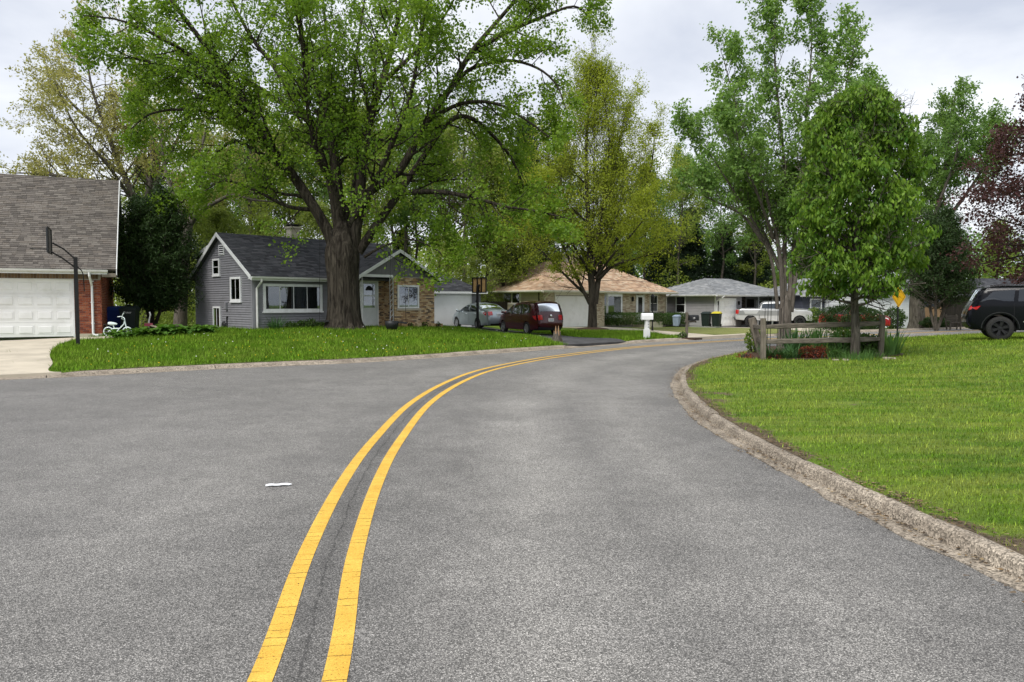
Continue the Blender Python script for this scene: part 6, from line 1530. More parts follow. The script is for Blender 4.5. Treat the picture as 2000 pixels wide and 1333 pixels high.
def scrub(name, pts, n, h, size, mat, seed, label=None):
    rs = np.random.RandomState(seed); P = []
    for (x, y, r_, hh) in pts:
        m = int(n * r_ * hh); a = rs.uniform(0, 6.28, m); q = np.sqrt(rs.rand(m)) * r_; z = rs.rand(m) ** .8 * hh * (1 - .5 * (q / r_) ** 2)
        P.append(np.stack([x + q * np.cos(a), y + q * np.sin(a) * .7, z + .05], 1))
    o = leaf_mesh(name, np.concatenate(P), size, mat, None, seed, .6, .2); return tag(o, label or name, 'undergrowth', kind='stuff')
scrub('undergrowth', [(x + RNG.uniform(-1, 1), 44 + RNG.uniform(0, 9) + abs(x + 12) * .15, RNG.uniform(1.2, 2.2), RNG.uniform(1.4, 3.0)) for x in np.arange(-24, -8, 1.1)] + [(x + RNG.uniform(-1, 1), 58 + RNG.uniform(0, 6), RNG.uniform(1.4, 2.4), RNG.uniform(1.5, 3.5)) for x in np.arange(-22, 4, 1.4)] + [(-19.5, 41, 1.6, 2.6), (-17.2, 41.5, 1.6, 2.4), (-15.2, 41, 1.5, 2.4), (-13.6, 42, 1.5, 2.0), (-21.5, 42, 1.6, 2.8)], 420, 2, .14, MAT['leaf_wood2'], 5, 'olive green undergrowth filling the wood behind the grey house')
scrub('undergrowth', [(x + RNG.uniform(-1, 1), 71 + RNG.uniform(0, 8), RNG.uniform(2, 3), RNG.uniform(2.5, 5)) for x in np.arange(2, 50, 2.2)], 150, 2, .22, MAT['leaf_wood'], 6, 'green undergrowth behind the ranch houses')

# the far wood beyond: one mass, closing the gaps between the trees
def far_wood(name, label, x0, x1, y0, y1, hmin, hmax, n, size, mat, seed):
    rs = np.random.RandomState(seed); x = rs.uniform(x0, x1, n); y = rs.uniform(y0, y1, n)
    top = hmin + (hmax - hmin) * (.5 + .28 * np.sin(x * .21 + seed) + .22 * np.sin(x * .57 + y * .3)); z = rs.rand(n) ** .75 * top - .4
    z += rs.normal(0, .25, n)
    return tag(leaf_mesh(name, np.stack([x, y, np.maximum(z, -.3)], 1), size, mat, None, seed, .7, .2), label, 'wood', kind='stuff')
far_wood('far_wood', 'hazy green far wood closing the view between the trunks at the left', -48, 4, 74, 92, 5, 10, 42000, .36, MAT['leaf_wood2'], 3)
far_wood('far_wood', 'dark green far wood closing the view behind the ranch houses', 2, 62, 82, 98, 6, 12, 52000, .4, MAT['leaf_far'], 4)
# ------------------------------------------------------------------ small plants
def clump(name, label, loc, n, L, w, mat, seed, spread=.15, arch=.5, upright=.9, cat='plant', group=None, parent=None):
    """strap-leaved plant: curved blades from one crown"""
    rs = random.Random(seed); V = []; F = []
    for i in range(n):
        a = rs.uniform(0, 6.283); r_ = spread * math.sqrt(rs.random()); x, y = r_ * math.cos(a), r_ * math.sin(a); a2 = a + rs.uniform(-.6, .6)
        l = L * rs.uniform(.6, 1.15); out = rs.uniform(.05, 1 - upright + .15) * l; bend = arch * rs.random() * l; b = len(V); ww = w * rs.uniform(.7, 1.2)
        px, py = -math.sin(a2), math.cos(a2)
        for k in range(5):
            t = k / 4; d = out * t + bend * t * t; z = l * t - bend * .9 * t ** 3; q = ww * (1 - t ** 2 * .95) / 2
            cx, cy = x + math.cos(a2) * d, y + math.sin(a2) * d
            V += [(cx - px * q, cy - py * q, z), (cx + px * q, cy + py * q, z)]
        F += [(b + 2 * k, b + 2 * k + 1, b + 2 * k + 3, b + 2 * k + 2) for k in range(4)]
    o = mesh_obj(name, V, F, mat, parent, True); o.location = loc
    return tag(o, label, cat, group)
def hosta(label, loc, n, s_, seed):
    rs = random.Random(seed); V = []; F = []
    for i in range(n):
        a = rs.uniform(0, 6.283); e = rs.uniform(.25, 1.2); L = s_ * rs.uniform(.5, 1.0); w = L * .6; b = len(V)
        ca, sa = math.cos(a), math.sin(a); px, py = -sa, ca; st = s_ * .55 * rs.random()
        for t, q, dz in ((0, .02, 0), (.25, .42, .05), (.55, .5, .05), (.8, .3, -.02), (1, .01, -.12)):
            d = st * math.cos(e) + L * t * math.cos(e * .5); z = st * math.sin(e) + L * t * math.sin(e) * .6 + dz * L * 2
            for sg in (-1, 0, 1): V.append((ca * d + px * q * w * sg, sa * d + py * q * w * sg, max(.02, z + (abs(sg) * .06 * L))))
        for k in range(4):
            for j in range(2): F.append((b + k * 3 + j, b + k * 3 + j + 1, b + k * 3 + 4 + j, b + k * 3 + 3 + j))
    o = mesh_obj('hosta_plant', V, F, MAT['hosta'], None, True); o.location = loc
    return tag(o, label, 'plant', 'hostas in front of the bins')
def bush(name, label, loc, rx, ry, h, n, size, mat, seed, box_=False, cat='bush', group=None, width=.6):
    rs = np.random.RandomState(seed); t = thing(name, label, cat, loc, 0, group)
    if box_:
        P = np.stack([rs.uniform(-rx, rx, n), rs.uniform(-ry, ry, n), rs.uniform(.05, h, n)], 1)
        f = np.max(np.abs(P / [rx, ry, 1e9]), 1); keep = (rs.rand(n) < .25 + .75 * (f > .78)) | (P[:, 2] > h * .85); P = P[keep]; P += rs.normal(0, .03, P.shape)
    else:
        d = rs.normal(size=(n, 3)); d /= np.linalg.norm(d, axis=1)[:, None]; q = rs.uniform(.55, 1.04, n) ** .6
        lump = 1 + .14 * np.sin(d[:, 0] * 5 + seed) * np.sin(d[:, 1] * 6) + .1 * np.sin(d[:, 2] * 7 + seed)
        P = d * (q * lump)[:, None] * [rx, ry, h / 2] + [0, 0, h * .5]; P = P[P[:, 2] > .02]
    leaf_mesh('foliage', P, size, mat, t, seed, width, .1)
    st = MB(); rr = random.Random(seed)
    for k in range(9 if not box_ else 16):
        x, y = rr.uniform(-rx, rx) * .7, rr.uniform(-ry, ry) * .7; st.tube([(x * .5, y * .5, -.05), (x * .8, y * .8, h * .4), (x, y, h * .8)], [.025, .018, .008], 5)
    st.build('stem', MAT['bark_dark'], t); return t
hz = lambda x, y: h_left(x, y)
# hostas
for i, (x, y, s_) in enumerate([(-14.45, 27.1, .42), (-14.1, 26.75, .34), (-13.75, 27.25, .46), (-13.2, 27.5, .5), (-12.75, 27.8, .5), (-12.25, 28.1, .48), (-11.75, 28.4, .45), (-13.0, 28.1, .5), (-12.0, 28.8, .46)]):
    hosta('bright green hosta plant in front of the bins and bike', (x, y, hz(x, y)), 60, s_, 200 + i)
# plants along the grey house wall
def gl(u, o):            # point in front of the grey house
    a = R(45); return (-10.62 + math.cos(a) * u + math.sin(a) * o, 30.5 + math.sin(a) * u - math.cos(a) * o)
x, y = gl(.75, .45); clump('fountain_grass', 'arching dark green grass clump under the picture window', (x, y, hz(x, y) - .02), 110, .75, .03, MAT['dark_iris'], 31, .22, .9, .55)
for i, u in enumerate((1.5, 1.95, 2.4, 2.9, 3.4)):
    x, y = gl(u, .35 + .1 * (i % 2)); bush('foundation_plant', 'low green plant along the grey wall under the picture window', (x, y, hz(x, y)), .26, .2, .3 + .05 * (i % 3), 420, .08, MAT['hedge'], 300 + i, cat='plant', group='low plants under the picture window')
x, y = gl(-.25, 1.2)
for i in range(6):
    x, y = gl(6.9 + i * .42, .95); w_ = MB().add([(a * .16 * (1 + .1 * math.sin(i * 3 + k)), b * .12, c * .2) for k, (a, b, c) in enumerate(boxv(-1, 1, -1, 1, -.3, 1))], BOXF).build('edging_block', MAT['tan_brick'], None)
    w_.location = (x, y, hz(x, y) + .05); w_.rotation_euler = (0, 0, R(45 + (i * 37 % 20) - 10)); tag(w_, 'small tan edging block at the foot of the brick entry wall', 'block', 'edging blocks by the brick entry')
    if i % 2: 
        x2, y2 = gl(6.75 + i * .42, 1.1); bush('sprout', 'small green sprout between the edging blocks', (x2, y2, hz(x2, y2)), .13, .1, .28, 90, .08, MAT['hedge'], 340 + i, cat='plant', group='sprouts between the edging blocks')
# hedges of the ranch house
def rl(u, o, a=40, c=(2.4, 53)): a = R(a); return (c[0] + math.cos(a) * u + math.sin(a) * o, c[1] + math.sin(a) * u - math.cos(a) * o)
x, y = rl(8.0, .35); t = bush('clipped_hedge', 'clipped dark green hedge under the bay window', (x, y, -.12), 2.1, .55, .95, 9000, .085, MAT['hedge'], 41, True, 'hedge'); t.rotation_euler.z = R(40)
x, y = rl(13.4, .35); t = bush('clipped_hedge', 'clipped dark green hedge at the right end of the ranch house', (x, y, -.2), 2.1, .55, .95, 9000, .085, MAT['hedge'], 42, True, 'hedge'); t.rotation_euler.z = R(40)
bush('spreading_juniper', 'wide dark evergreen shrub mass behind the rail fence and small tree', (20.4, 44.8, hz(20.4, 44.8) - .05), 1.75, 1.2, 1.75, 12000, .12, MAT['needle'], 43, width=.35)
bush('rounded_bush', 'yellow green rounded bush at the pickup nose', (24.2, 59.6, -.35), 1.0, .9, 1.5, 3500, .12, MAT['bush_bright'], 44)
bush('rounded_bush', 'rounded green bush under the yellow sign', (27.0, 52.5, hz(27, 52)), .75, .7, 1.45, 3000, .11, MAT['hedge'], 45)
bush('rounded_bush', 'low dark bush at the foot of the gnarled maple', (26.7, 46.9, hz(26.7, 46.9)), .85, .6, .7, 2500, .1, MAT['needle'], 46)
bush('rounded_bush', 'dark low shrub beside the white garden pots', (22.6, 49.5, hz(22.6, 49.5)), .7, .6, 1.0, 2000, .1, MAT['hedge'], 47)
# ------------------------------------------------------------------ rail fence and flower bed
bedz = .07
bed = [tuple(p) for p in catmull([(6.55, 19.9), (7.4, 19.55), (8.6, 19.6), (9.8, 19.85), (10.7, 20.2), (10.9, 21.2), (10.4, 23), (9.6, 25.2), (8.7, 25.6), (7.9, 24.2), (7.1, 22.4), (6.55, 20.9), (6.4, 20.2)], 3)]
sb = slab('flower_bed', bed, h_right, MAT['mulch'], .015, .35)
fence = thing('rail_fence', 'weathered two rail wooden fence round the flower bed', 'fence', (6.62, 19.5, h_right(6.62, 19.5)))
def rough_bar(name, a, b, w, h, mat, seed, parent, taper=1.0):
    rs = random.Random(seed); a, b = Vector(a), Vector(b); d = (b - a); n = 7; V = []; F = []
    t = d.normalized(); s = t.cross(Vector((0, 0, 1)) if abs(t.z) < .8 else Vector((0, 1, 0))).normalized(); u = s.cross(t)
    for i in range(n + 1):
        f = i / n; e = (.72 if i in (0, n) else 1) if taper < 1 else 1; c = a + d * f + s * rs.uniform(-.008, .008) + u * rs.uniform(-.01, .01)
        for sa, ua in ((-1, -.7), (-.7, -1), (.7, -1), (1, -.7), (1, .7), (.7, 1), (-.7, 1), (-1, .7)):
            V.append(tuple(c + s * sa * w / 2 * e * rs.uniform(.93, 1.05) + u * ua * h / 2 * e * rs.uniform(.92, 1.06)))
    for i in range(n):
        for j in range(8): F.append((i * 8 + j, i * 8 + (j + 1) % 8, (i + 1) * 8 + (j + 1) % 8, (i + 1) * 8 + j))
    F += [tuple(range(8))[::-1], tuple(n * 8 + j for j in range(8))]
    return mesh_obj(name, V, F, mat, parent)
pL, pR, pB = (0, 0), (3.42, .66), (1.12, 2.6)
rough_bar('post', (pL[0], pL[1], -.1), (pL[0] - .02, pL[1], 1.1), .13, .12, MAT['wood_post'], 1, fence)
rough_bar('post', (pR[0], pR[1], -.1), (pR[0] + .01, pR[1], 1.17), .13, .12, MAT['wood_post'], 2, fence)
rough_bar('post', (pB[0] - .28, pB[1], -.1), (pB[0] - .62, pB[1], 1.05), .2, .14, MAT['wood_post'], 3, fence)
rough_bar('rail', (pL[0] + .02, pL[1], .88), (pR[0] - .02, pR[1], .95), .07, .13, MAT['wood_grey'], 4, fence, .7)
rough_bar('rail', (pL[0] + .02, pL[1], .47), (pR[0] - .02, pR[1], .52), .07, .13, MAT['wood_grey'], 5, fence, .7)
rough_bar('rail', (pL[0] - .02, pL[1], .84), (pB[0] - .55, pB[1], .82), .07, .12, MAT['wood_grey'], 6, fence, .7)
rough_bar('rail', (pL[0] - .02, pL[1], .45), (pB[0] - .42, pB[1], .42), .07, .12, MAT['wood_grey'], 7, fence, .7)
bz = lambda x, y: h_right(x, y) + .01
for i, (x, y, n, L, m) in enumerate([(7.85, 20.75, 60, .92, 'dark_iris'), (8.1, 21.0, 52, .9, 'dark_iris'), (8.5, 20.8, 60, .9, 'iris'), (8.8, 21.0, 52, .92, 'iris'), (9.35, 20.9, 40, .8, 'iris')]):
    clump('sword_leaf_plant', ['upright dark sword leaved clump behind the middle of the rail fence', 'upright blue green sword leaved clump behind the fence near the small tree'][m == 'iris'], (x, y, bz(x, y)), n, L, .045, MAT[m], 400 + i, .2, .25, .75, group='sword leaved plants in the flower bed')
for i, (x, y) in enumerate([(10.42, 20.35), (10.62, 20.6), (10.5, 20.9)]):
    clump('iris_plant', 'broad blue green iris clump right of the fence end post', (x, y, bz(x, y)), 24, .72, .07, MAT['iris'], 420 + i, .14, .25, .78, group='irises right of the fence')
for i, (x, y, n, L) in enumerate([(6.95, 20.0, 90, .45), (7.3, 19.9, 90, .4), (7.65, 20.1, 80, .42), (8.7, 20.2, 90, .42), (8.95, 20.35, 70, .4)]):
    clump('daylily_plant', 'low arching green daylily behind the lower rail', (x, y, bz(x, y)), n, L, .028, MAT['iris'] if i > 2 else MAT['dark_iris'], 440 + i, .18, .8, .5, group='daylilies behind the lower rail')
for i, (x, y) in enumerate([(9.55, 20.35), (9.85, 20.45), (9.7, 20.8)]):
    bush('peony_plant', 'dark leafy peony behind the right end of the fence', (x, y, bz(x, y)), .3, .26, .58, 650, .1, MAT['hedge'], 460 + i, cat='plant', group='peonies behind the fence')
for i, (x, y) in enumerate([(9.6, 21.6), (9.95, 21.9), (7.35, 22.4)]):
    bush('leafy_plant', 'bright leafy plant showing above the lower rail', (x, y, bz(x, y)), .3, .26, .75, 500, .09, MAT['bush_bright'], 470 + i, cat='plant', group='bright plants above the lower rail')
for i, (x, y) in enumerate([(7.95, 20.0), (8.2, 19.95), (8.4, 20.15), (7.05, 19.85), (6.35, 20.15)]):
    bush('red_leaf_plant', 'low red leaved groundcover plant under the lower rail', (x, y, bz(x, y) - .03), .24, .16, .34 if i < 3 else .16, 500 if i < 3 else 150, .05, MAT['red_foliage'], 480 + i, cat='plant', group='red leaved plants in the flower bed')
clump('tall_grass_tuft', 'tuft of unmown grass round the small tree trunk', (9.1, 19.55, h_right(9.1, 19.5)), 420, .3, .012, MAT['iris'], 490, .75, .4, .7)
stakes = thing('plant_stakes', 'thin dark garden stakes behind the left rail', 'stakes', (7.0, 20.6, h_right(7, 20.6)))
for i in range(6): MB().tube([(.12 * i, .1 * (i % 3), -.05), (.12 * i + .02, .1 * (i % 3), 1.35 + .12 * ((i * 7) % 4))], .009, 5).build('stake', MAT['black_metal'], stakes)
for i, (x, y, s_) in enumerate([(8.4, 19.2, .07), (8.62, 19.12, .09), (9.75, 19.2, .12), (9.9, 19.26, .07)]):
    st = MB(); st.add([(p[0] * s_ * (1 + .2 * math.sin(i + k)), p[1] * s_ * .8, p[2] * s_ * .45) for k, p in enumerate(boxv(-1, 1, -1, 1, -.6, .7))], BOXF)
    o = st.build('stone', MAT['concrete'], None); o.location = (x, y, h_right(x, y) + .01); o.rotation_euler.z = i; tag(o, 'pale stone lying in the grass before the small tree', 'stone', 'stones before the small tree')
# ------------------------------------------------------------------ basketball hoops
MAT['board_dark'] = M('hoop_board_smoked', (.03, .035, .04), .3, .1, 5)
MAT['board_tan'] = M('hoop_board_tan', (.42, .27, .12), .6, .15, 6)
hp = thing('basketball_hoop', 'black basketball hoop on a pole beside the concrete drive', 'basketball hoop', (-14.05, 24.0, h_left(-14, 24)), R(0))
MB().box(-.055, .055, -.055, .055, -.1, 2.85).build('pole', MAT['black_metal'], hp)
MB().tube([(0, 0, 2.78), (-.32, -.02, 3.1), (-.62, -.04, 3.28)], .028, 6).build('upper_arm', MAT['black_metal'], hp); MB().tube([(0, 0, 2.5), (-.35, -.02, 2.8), (-.66, -.04, 3.0)], .028, 6).build('lower_arm', MAT['black_metal'], hp)
MB().tube([(.0, .02, 2.6), (.16, .03, 2.42), (.2, .03, 2.3), (.22, .03, 1.75)], .018, 6).build('height_crank', MAT['black_metal'], hp)
bd = MB().box(-.74, -.69, -.56, .48, 2.95, 3.72).build('backboard', MAT['board_dark'], hp)
MB().tube([(-.69, -.59, 2.94), (-.69, .51, 2.94), (-.69, .51, 3.73), (-.69, -.59, 3.73), (-.69, -.59, 2.94)], .022, 6).build('board_frame', MAT['black_metal'], bd)
MB().tube([(-1.0 + .225 * math.cos(a) - .0, -.04 + .225 * math.sin(a), 3.08) for a in np.linspace(0, 2 * math.pi, 25)], .011, 6).tube([(-.74, -.04, 3.08), (-.79, -.04, 3.08)], .03, 6).build('rim', MAT['black_metal'], hp)
hp.rotation_euler.z = R(27)
hp2 = thing('basketball_hoop', 'hoop with tan striped backboard seen from behind by the silver sedan', 'basketball hoop', (-1.8, 38.9, h_left(-1.8, 38.9) - .12), R(52))
MB().box(-.05, .05, -.05, .05, -.1, 2.45).build('pole', MAT['black_metal'], hp2)
bd = MB().box(.16, .19, -.46, .46, 2.12, 2.86).build('backboard', MAT['board_tan'], hp2)
for y0, y1 in ((-.49, -.44), (-.17, -.11), (.11, .17), (.44, .49)): box('board_stay', MAT['black_metal'], bd, .11, .158, y0, y1, 2.1, 2.88)
for z0, z1 in ((2.08, 2.13), (2.85, 2.9)): box('board_stay', MAT['black_metal'], bd, .11, .157, -.49, .49, z0, z1)
MB().tube([(0, 0, 2.4), (.14, 0, 2.5)], .05, 6).tube([(0, 0, 2.15), (.14, 0, 2.2)], .04, 6).build('bracket', MAT['black_metal'], hp2)
MB().tube([(.42 + .22 * math.cos(a), .22 * math.sin(a), 2.22) for a in np.linspace(0, 2 * math.pi, 25)], .011, 6).build('rim', MAT['black_metal'], hp2)
st = MB().lathe([(.3, 0), (.32, .1), (.2, .16), (.001, .17)], 12).build('pole_base', MAT['concrete'], hp2, True)
# ------------------------------------------------------------------ mailboxes, lamp, sign
mb1 = thing('mailbox', 'white mailbox on a white post beside the street', 'mailbox', (5.66, 31.15, h_left(5.66, 31.15)), R(20))
MB().box(-.075, .075, -.075, .075, -.1, .8).build('post', MAT['white'], mb1); MB().box(-.1, .1, -.1, .1, -.05, .4).build('post_sleeve', MAT['white'], mb1); MB().box(-.09, .09, -.09, .09, .76, .8).build('post_collar', MAT['white'], mb1)
b_ = MB()
prof = [(-.13, 0), (.13, 0), (.13, .16), (.11, .23), (.06, .27), (-.06, .27), (-.11, .23), (-.13, .16)]
b_.add([(x, -.24, z + .8) for x, z in prof] + [(x, .24, z + .8) for x, z in prof], [tuple(range(8)), tuple(range(15, 7, -1))] + [(i, i + 8, (i + 1) % 8 + 8, (i + 1) % 8) for i in range(8)]); bo = b_.build('letter_box', MAT['white'], mb1); bo.rotation_euler.z = R(70)
MB().tube([(.12, -.08, .8 + .1), (.15, -.08, 1.0)], .012, 6).build('flag_arm', MAT['trim'], mb1)
def text(name, s_, size, loc, rot, mat, parent, ext=.002):
    cu = bpy.data.curves.new(name, 'FONT'); cu.body = s_; cu.size = size; cu.extrude = ext; cu.align_x = 'CENTER'; cu.align_y = 'CENTER'
    tmp = bpy.data.objects.new(name, cu); COL.objects.link(tmp)
    me = bpy.data.meshes.new_from_object(tmp.evaluated_get(bpy.context.evaluated_depsgraph_get()))
    bpy.data.objects.remove(tmp); o = link(name, me, parent); me.materials.clear(); me.materials.append(mat); o.location = loc; o.rotation_euler = rot; return o
for k, ch_ in enumerate('194'): text('house_number', ch_, .1, (.03, -.0775, .7 - k * .11), (R(90), 0, 0), MAT['black_metal'], mb1)
mb2 = thing('mailbox', 'black mailbox on a rough grey wooden post by the beige drive', 'mailbox', (7.62, 32.3, h_left(7.62, 32.3)), R(15))
rough_bar('post', (-.02, 0, -.1), (-.02, 0, 1.18), .1, .1, MAT['wood_post'], 21, mb2); rough_bar('arm', (-.12, 0, .78), (.42, 0, .78), .09, .07, MAT['wood_grey'], 22, mb2)
b_ = MB(); prof = [(-.1, 0), (.1, 0), (.1, .15), (.08, .21), (.04, .24), (-.04, .24), (-.08, .21), (-.1, .15)]
b_.add([(.06, y, z + .82) for y, z in prof] + [(.52, y, z + .82) for y, z in prof], [tuple(range(8)), tuple(range(15, 7, -1))] + [(i, i + 8, (i + 1) % 8 + 8, (i + 1) % 8) for i in range(8)]); b_.build('letter_box', MAT['black_plastic'], mb2)
text('box_number', '19', .12, (.27, -.104, .92), (R(90), 0, 0), MAT['plate'], mb2)
MB().add([(p[0] * .12, p[1] * .1, p[2] * .12) for p in boxv(-1, 1, -1, 1, -.3, 1)], BOXF)
st = bush('mulch_clump', 'dark shrubby clump at the foot of the black mailbox', (7.4, 32.25, h_left(7.4, 32.2)), .16, .14, .28, 240, .07, MAT['hedge'], 510, cat='plant')
slab('mailbox_bed', [(7.35, 32.1), (7.9, 31.95), (8.3, 32.35), (8.1, 32.75), (7.5, 32.7)], h_left, MAT['mulch'], .055, .2)
lp_ = thing('lamp_post', 'slim dark yard lamp post before the ranch house hedge', 'lamp post', (8.55, 45.2, h_left(8.5, 45.2)))
MB().tube([(0, 0, -.1), (0, 0, 1.75)], .04, 8).tube([(0, 0, 0), (0, 0, .3)], .06, 8).build('pole', MAT['black_metal'], lp_)
MB().lathe([(.05, 1.75), (.09, 1.8), (.13, 2.08), (.15, 2.1), (.08, 2.2), (.02, 2.26), (.001, 2.27)], 8).build('lantern', MAT['black_metal'], lp_)
MAT['sign_yellow'] = M('sign_yellow', (.75, .4, .01), .45, .06, 5, dirt=((.5, .3, .03), 3, .3))
sg = thing('yellow_sign', 'yellow diamond warning sign on a black post', 'sign', (17.45, 33.55, h_right(17.45, 33.2)), R(28))
MB().box(-.03, .03, .0, .05, -.1, 2.3).build('post', MAT['black_metal'], sg)
v = []
for yy in (-.004, -.012):
    for a in range(4):
        for da in (-.07, .07): an = math.pi / 2 * a + da; v.append((.46 * math.cos(an), yy, 1.78 + .46 * math.sin(an)))
pl_ = mesh_obj('sign_plate', v, [tuple(range(8))[::-1], tuple(range(8, 16))] + [(i, (i + 1) % 8, (i + 1) % 8 + 8, i + 8) for i in range(8)], MAT['sign_yellow'], sg)
v = []
bord = MB()
for a in range(4):
    p0 = Vector((.42 * math.cos(math.pi / 2 * a), .42 * math.sin(math.pi / 2 * a))); p1 = Vector((.42 * math.cos(math.pi / 2 * (a + 1)), .42 * math.sin(math.pi / 2 * (a + 1)))); n_ = (p0 + p1).normalized() * .018
    bord.add([(p0.x, -.0135, 1.78 + p0.y), (p1.x, -.0135, 1.78 + p1.y), (p1.x - n_.x, -.0135, 1.78 + p1.y - n_.y), (p0.x - n_.x, -.0135, 1.78 + p0.y - n_.y)], [(0, 1, 2, 3)])
bord.build('sign_border', MAT['black_metal'], pl_)
# ------------------------------------------------------------------ bins, bikes, chair, stump, litter, swings
MAT['bin_blue'] = M('blue_plastic', (.012, .035, .17), .45, .15, 5); MAT['bin_green'] = M('dark_green_plastic', (.012, .02, .018), .5, .2, 5); MAT['bin_yellow'] = M('yellow_lid', (.5, .42, .02), .5, .1, 5); MAT['bin_pale'] = M('pale_blue_plastic', (.25, .31, .4), .5, .1, 5)
def bin_(label, loc, rz, body, lid, s_=1., group=None):
    t = thing('wheeled_bin', label, 'bin', loc, rz, group)
    V = [(x * (.25 + .06 * z) * s_, y * (.27 + .07 * z) * s_ , z * .95 * s_ + .06) for z in (0, 1) for x, y in ((-1, -1), (1, -1), (1, 1), (-1, 1))]
    b_ = mesh_obj('body', V, BOXF, body, t); box('rim', body, t, -.335 * s_, .335 * s_, -.365 * s_, .365 * s_, .95 * s_, 1.0 * s_)
    V = [(x * .33 * s_, y * .36 * s_, 1.002 * s_) for x, y in ((-1, -1), (1, -1), (1, 1), (-1, 1))] + [(x * .24 * s_, y * .27 * s_ + .04, (1.15 if y > 0 else 1.1) * s_) for x, y in ((-1, -1), (1, -1), (1, 1), (-1, 1))]
    mesh_obj('lid', V, BOXF, lid, t, False); MB().tube([(-.25 * s_, .4 * s_, .97 * s_), (.25 * s_, .4 * s_, .97 * s_)], .02, 6).build('handle', body, t)
    for sx in (-1, 1): MB().lathe([(.001, 0), (.12, 0), (.12, .06), (.001, .06)], 14, 'x', (sx * .27 * s_ - .03, .24 * s_, .12)).build('wheel', MAT['rubber'], t)
    return t
bin_('blue wheeled bin between the red brick house and the dark bin', (-16.75, 31.4, hz(-16.7, 31.4)), R(10), MAT['bin_blue'], MAT['bin_blue'])
bd_ = bin_('dark green wheeled bin between the blue bin and the arborvitae', (-15.95, 31.0, hz(-16, 31)), R(12), MAT['bin_green'], MAT['bin_green'])
text('bin_lettering', 'Toter', .13, (.0, -.345, .86), (R(94), 0, 0), MAT['plate'], bd_)
bin_('dark bin against the grey ranch wall, left of the yellow lidded bin', (15.35, 58.7, -.28), R(-30), MAT['bin_green'], MAT['bin_green'], 1.05)
bin_('dark bin with bright yellow lid against the grey ranch wall', (16.1, 58.45, -.28), R(-30), MAT['bin_green'], MAT['bin_yellow'], 1.05)
bin_('pale blue bin beside the hedge end', (12.9, 58.2, -.25), R(-30), MAT['bin_pale'], MAT['bin_pale'], .8)
MAT['bike_white'] = M('bike_mint_white', (.62, .72, .72), .35, .05, 5, coat=.3); MAT['pink'] = M('pink_plastic', (.55, .12, .18), .45, .1, 5); MAT['cream'] = M('cream_plastic', (.6, .5, .38), .5, .1, 5)
bk = thing('kids_bike', 'small mint white child bicycle in front of the bins', 'bicycle', (-15.1, 28.35, hz(-15.1, 28.35)), R(8))
for x in (-.3, .38):
    w_ = MB().tube([(x + .165 * math.cos(a), 0, .185 + .165 * math.sin(a)) for a in np.linspace(0, 2 * math.pi, 25)], .022, 6).build('wheel', MAT['bike_white'], bk)
    sp_ = MB()
    for k in range(8): a = math.pi * k / 8; sp_.tube([(x + .15 * math.cos(a), 0, .185 + .15 * math.sin(a)), (x - .15 * math.cos(a), 0, .185 - .15 * math.sin(a))], .003, 3)
    sp_.build('spokes', MAT['alloy'], w_)
MB().tube([(-.3, 0, .185), (-.12, 0, .3), (.1, 0, .3), (.26, 0, .46), (.3, 0, .6)], .024, 8).tube([(-.3, 0, .185), (-.1, 0, .2), (.02, 0, .2), (.1, 0, .3)], .016, 6).tube([(-.08, 0, .3), (-.14, 0, .46)], .016, 6).tube([(.38, 0, .185), (.34, 0, .36), (.29, 0, .62)], .022, 8).build('frame', MAT['bike_white'], bk)
MB().tube([(-.3, 0, .5), (-.2, 0, .49), (-.04, 0, .48), (.02, 0, .47)], [.05, .07, .045, .02], 8).build('saddle', MAT['bike_white'], bk)
MB().tube([(-.05, .24, .74), (.12, .22, .76), (.24, .14, .68), (.29, 0, .62), (.24, -.14, .68), (.3, -.22, .82), (.36, -.26, .9)], .016, 6).build('handlebar', MAT['bike_white'], bk)
MB().lathe([(.001, -.02), (.06, -.02), (.06, .02), (.001, .02)], 12, 'y', (.02, .04, .2)).build('chain_guard', MAT['bike_white'], bk)
sc2 = thing('kick_scooter', 'pink and cream toy scooter lying beside the dark bin', 'scooter', (-14.75, 30.2, hz(-14.7, 30.2)), R(-20))
MB().box(-.05, .75, -.06, .06, .3, .34).build('deck', MAT['cream'], sc2).rotation_euler = (0, R(12), 0); MB().tube([(-.05, 0, .2), (-.02, 0, .5), (.06, 0, .75), (.02, 0, .85)], .03, 8).build('steering_post', MAT['plate'], sc2); MB().box(-.2, .1, -.07, .07, .28, .4).build('front_cover', MAT['pink'], sc2)
for x in (-.12, .62): MB().lathe([(.001, -.03), (.1, -.03), (.1, .03), (.001, .03)], 12, 'y', (x, 0, .1)).build('wheel', MAT['rubber'], sc2)
cs_ = MB().tube([(0, 0, .0), (.06, 0, .34)], .02, 6).build('stand_leg', MAT['black_metal'], sc2)
chx = thing('folding_chair', 'grey brown folding chair leaning against the brick corner', 'chair', (-15.95, 29.35, hz(-16, 29.3)), R(25))
for s_ in (-1, 1): MB().tube([(-.05, s_ * .25, .0), (-.3, s_ * .25, .95)], .016, 6).build('back_leg', MAT['wood_grey'], chx); MB().tube([(-.28, s_ * .23, .0), (.02, s_ * .23, .5)], .016, 6).build('front_leg', MAT['wood_grey'], chx)
for k in range(5): z = .5 + k * .09; box('back_slat', MAT['wood_post'], chx, -.19 - .263 * (z - .5) - .01, -.19 - .263 * (z - .5) + .01, -.24, .24, z, z + .06)
MB().box(-.18, .1, -.24, .24, .42, .45).build('seat', MAT['wood_post'], chx)
stump = thing('tree_stump', 'ragged brown stump at the corner of the dark drive', 'stump', (1.72, 28.3, h_left(1.72, 28.3)))
prof = [tuple(p) for p in catmull([(-.1, .24, .5), (.05, .2, .4), (.2, .15, .3), (.32, .13, .4), (.4, .09, .8)], 3)]
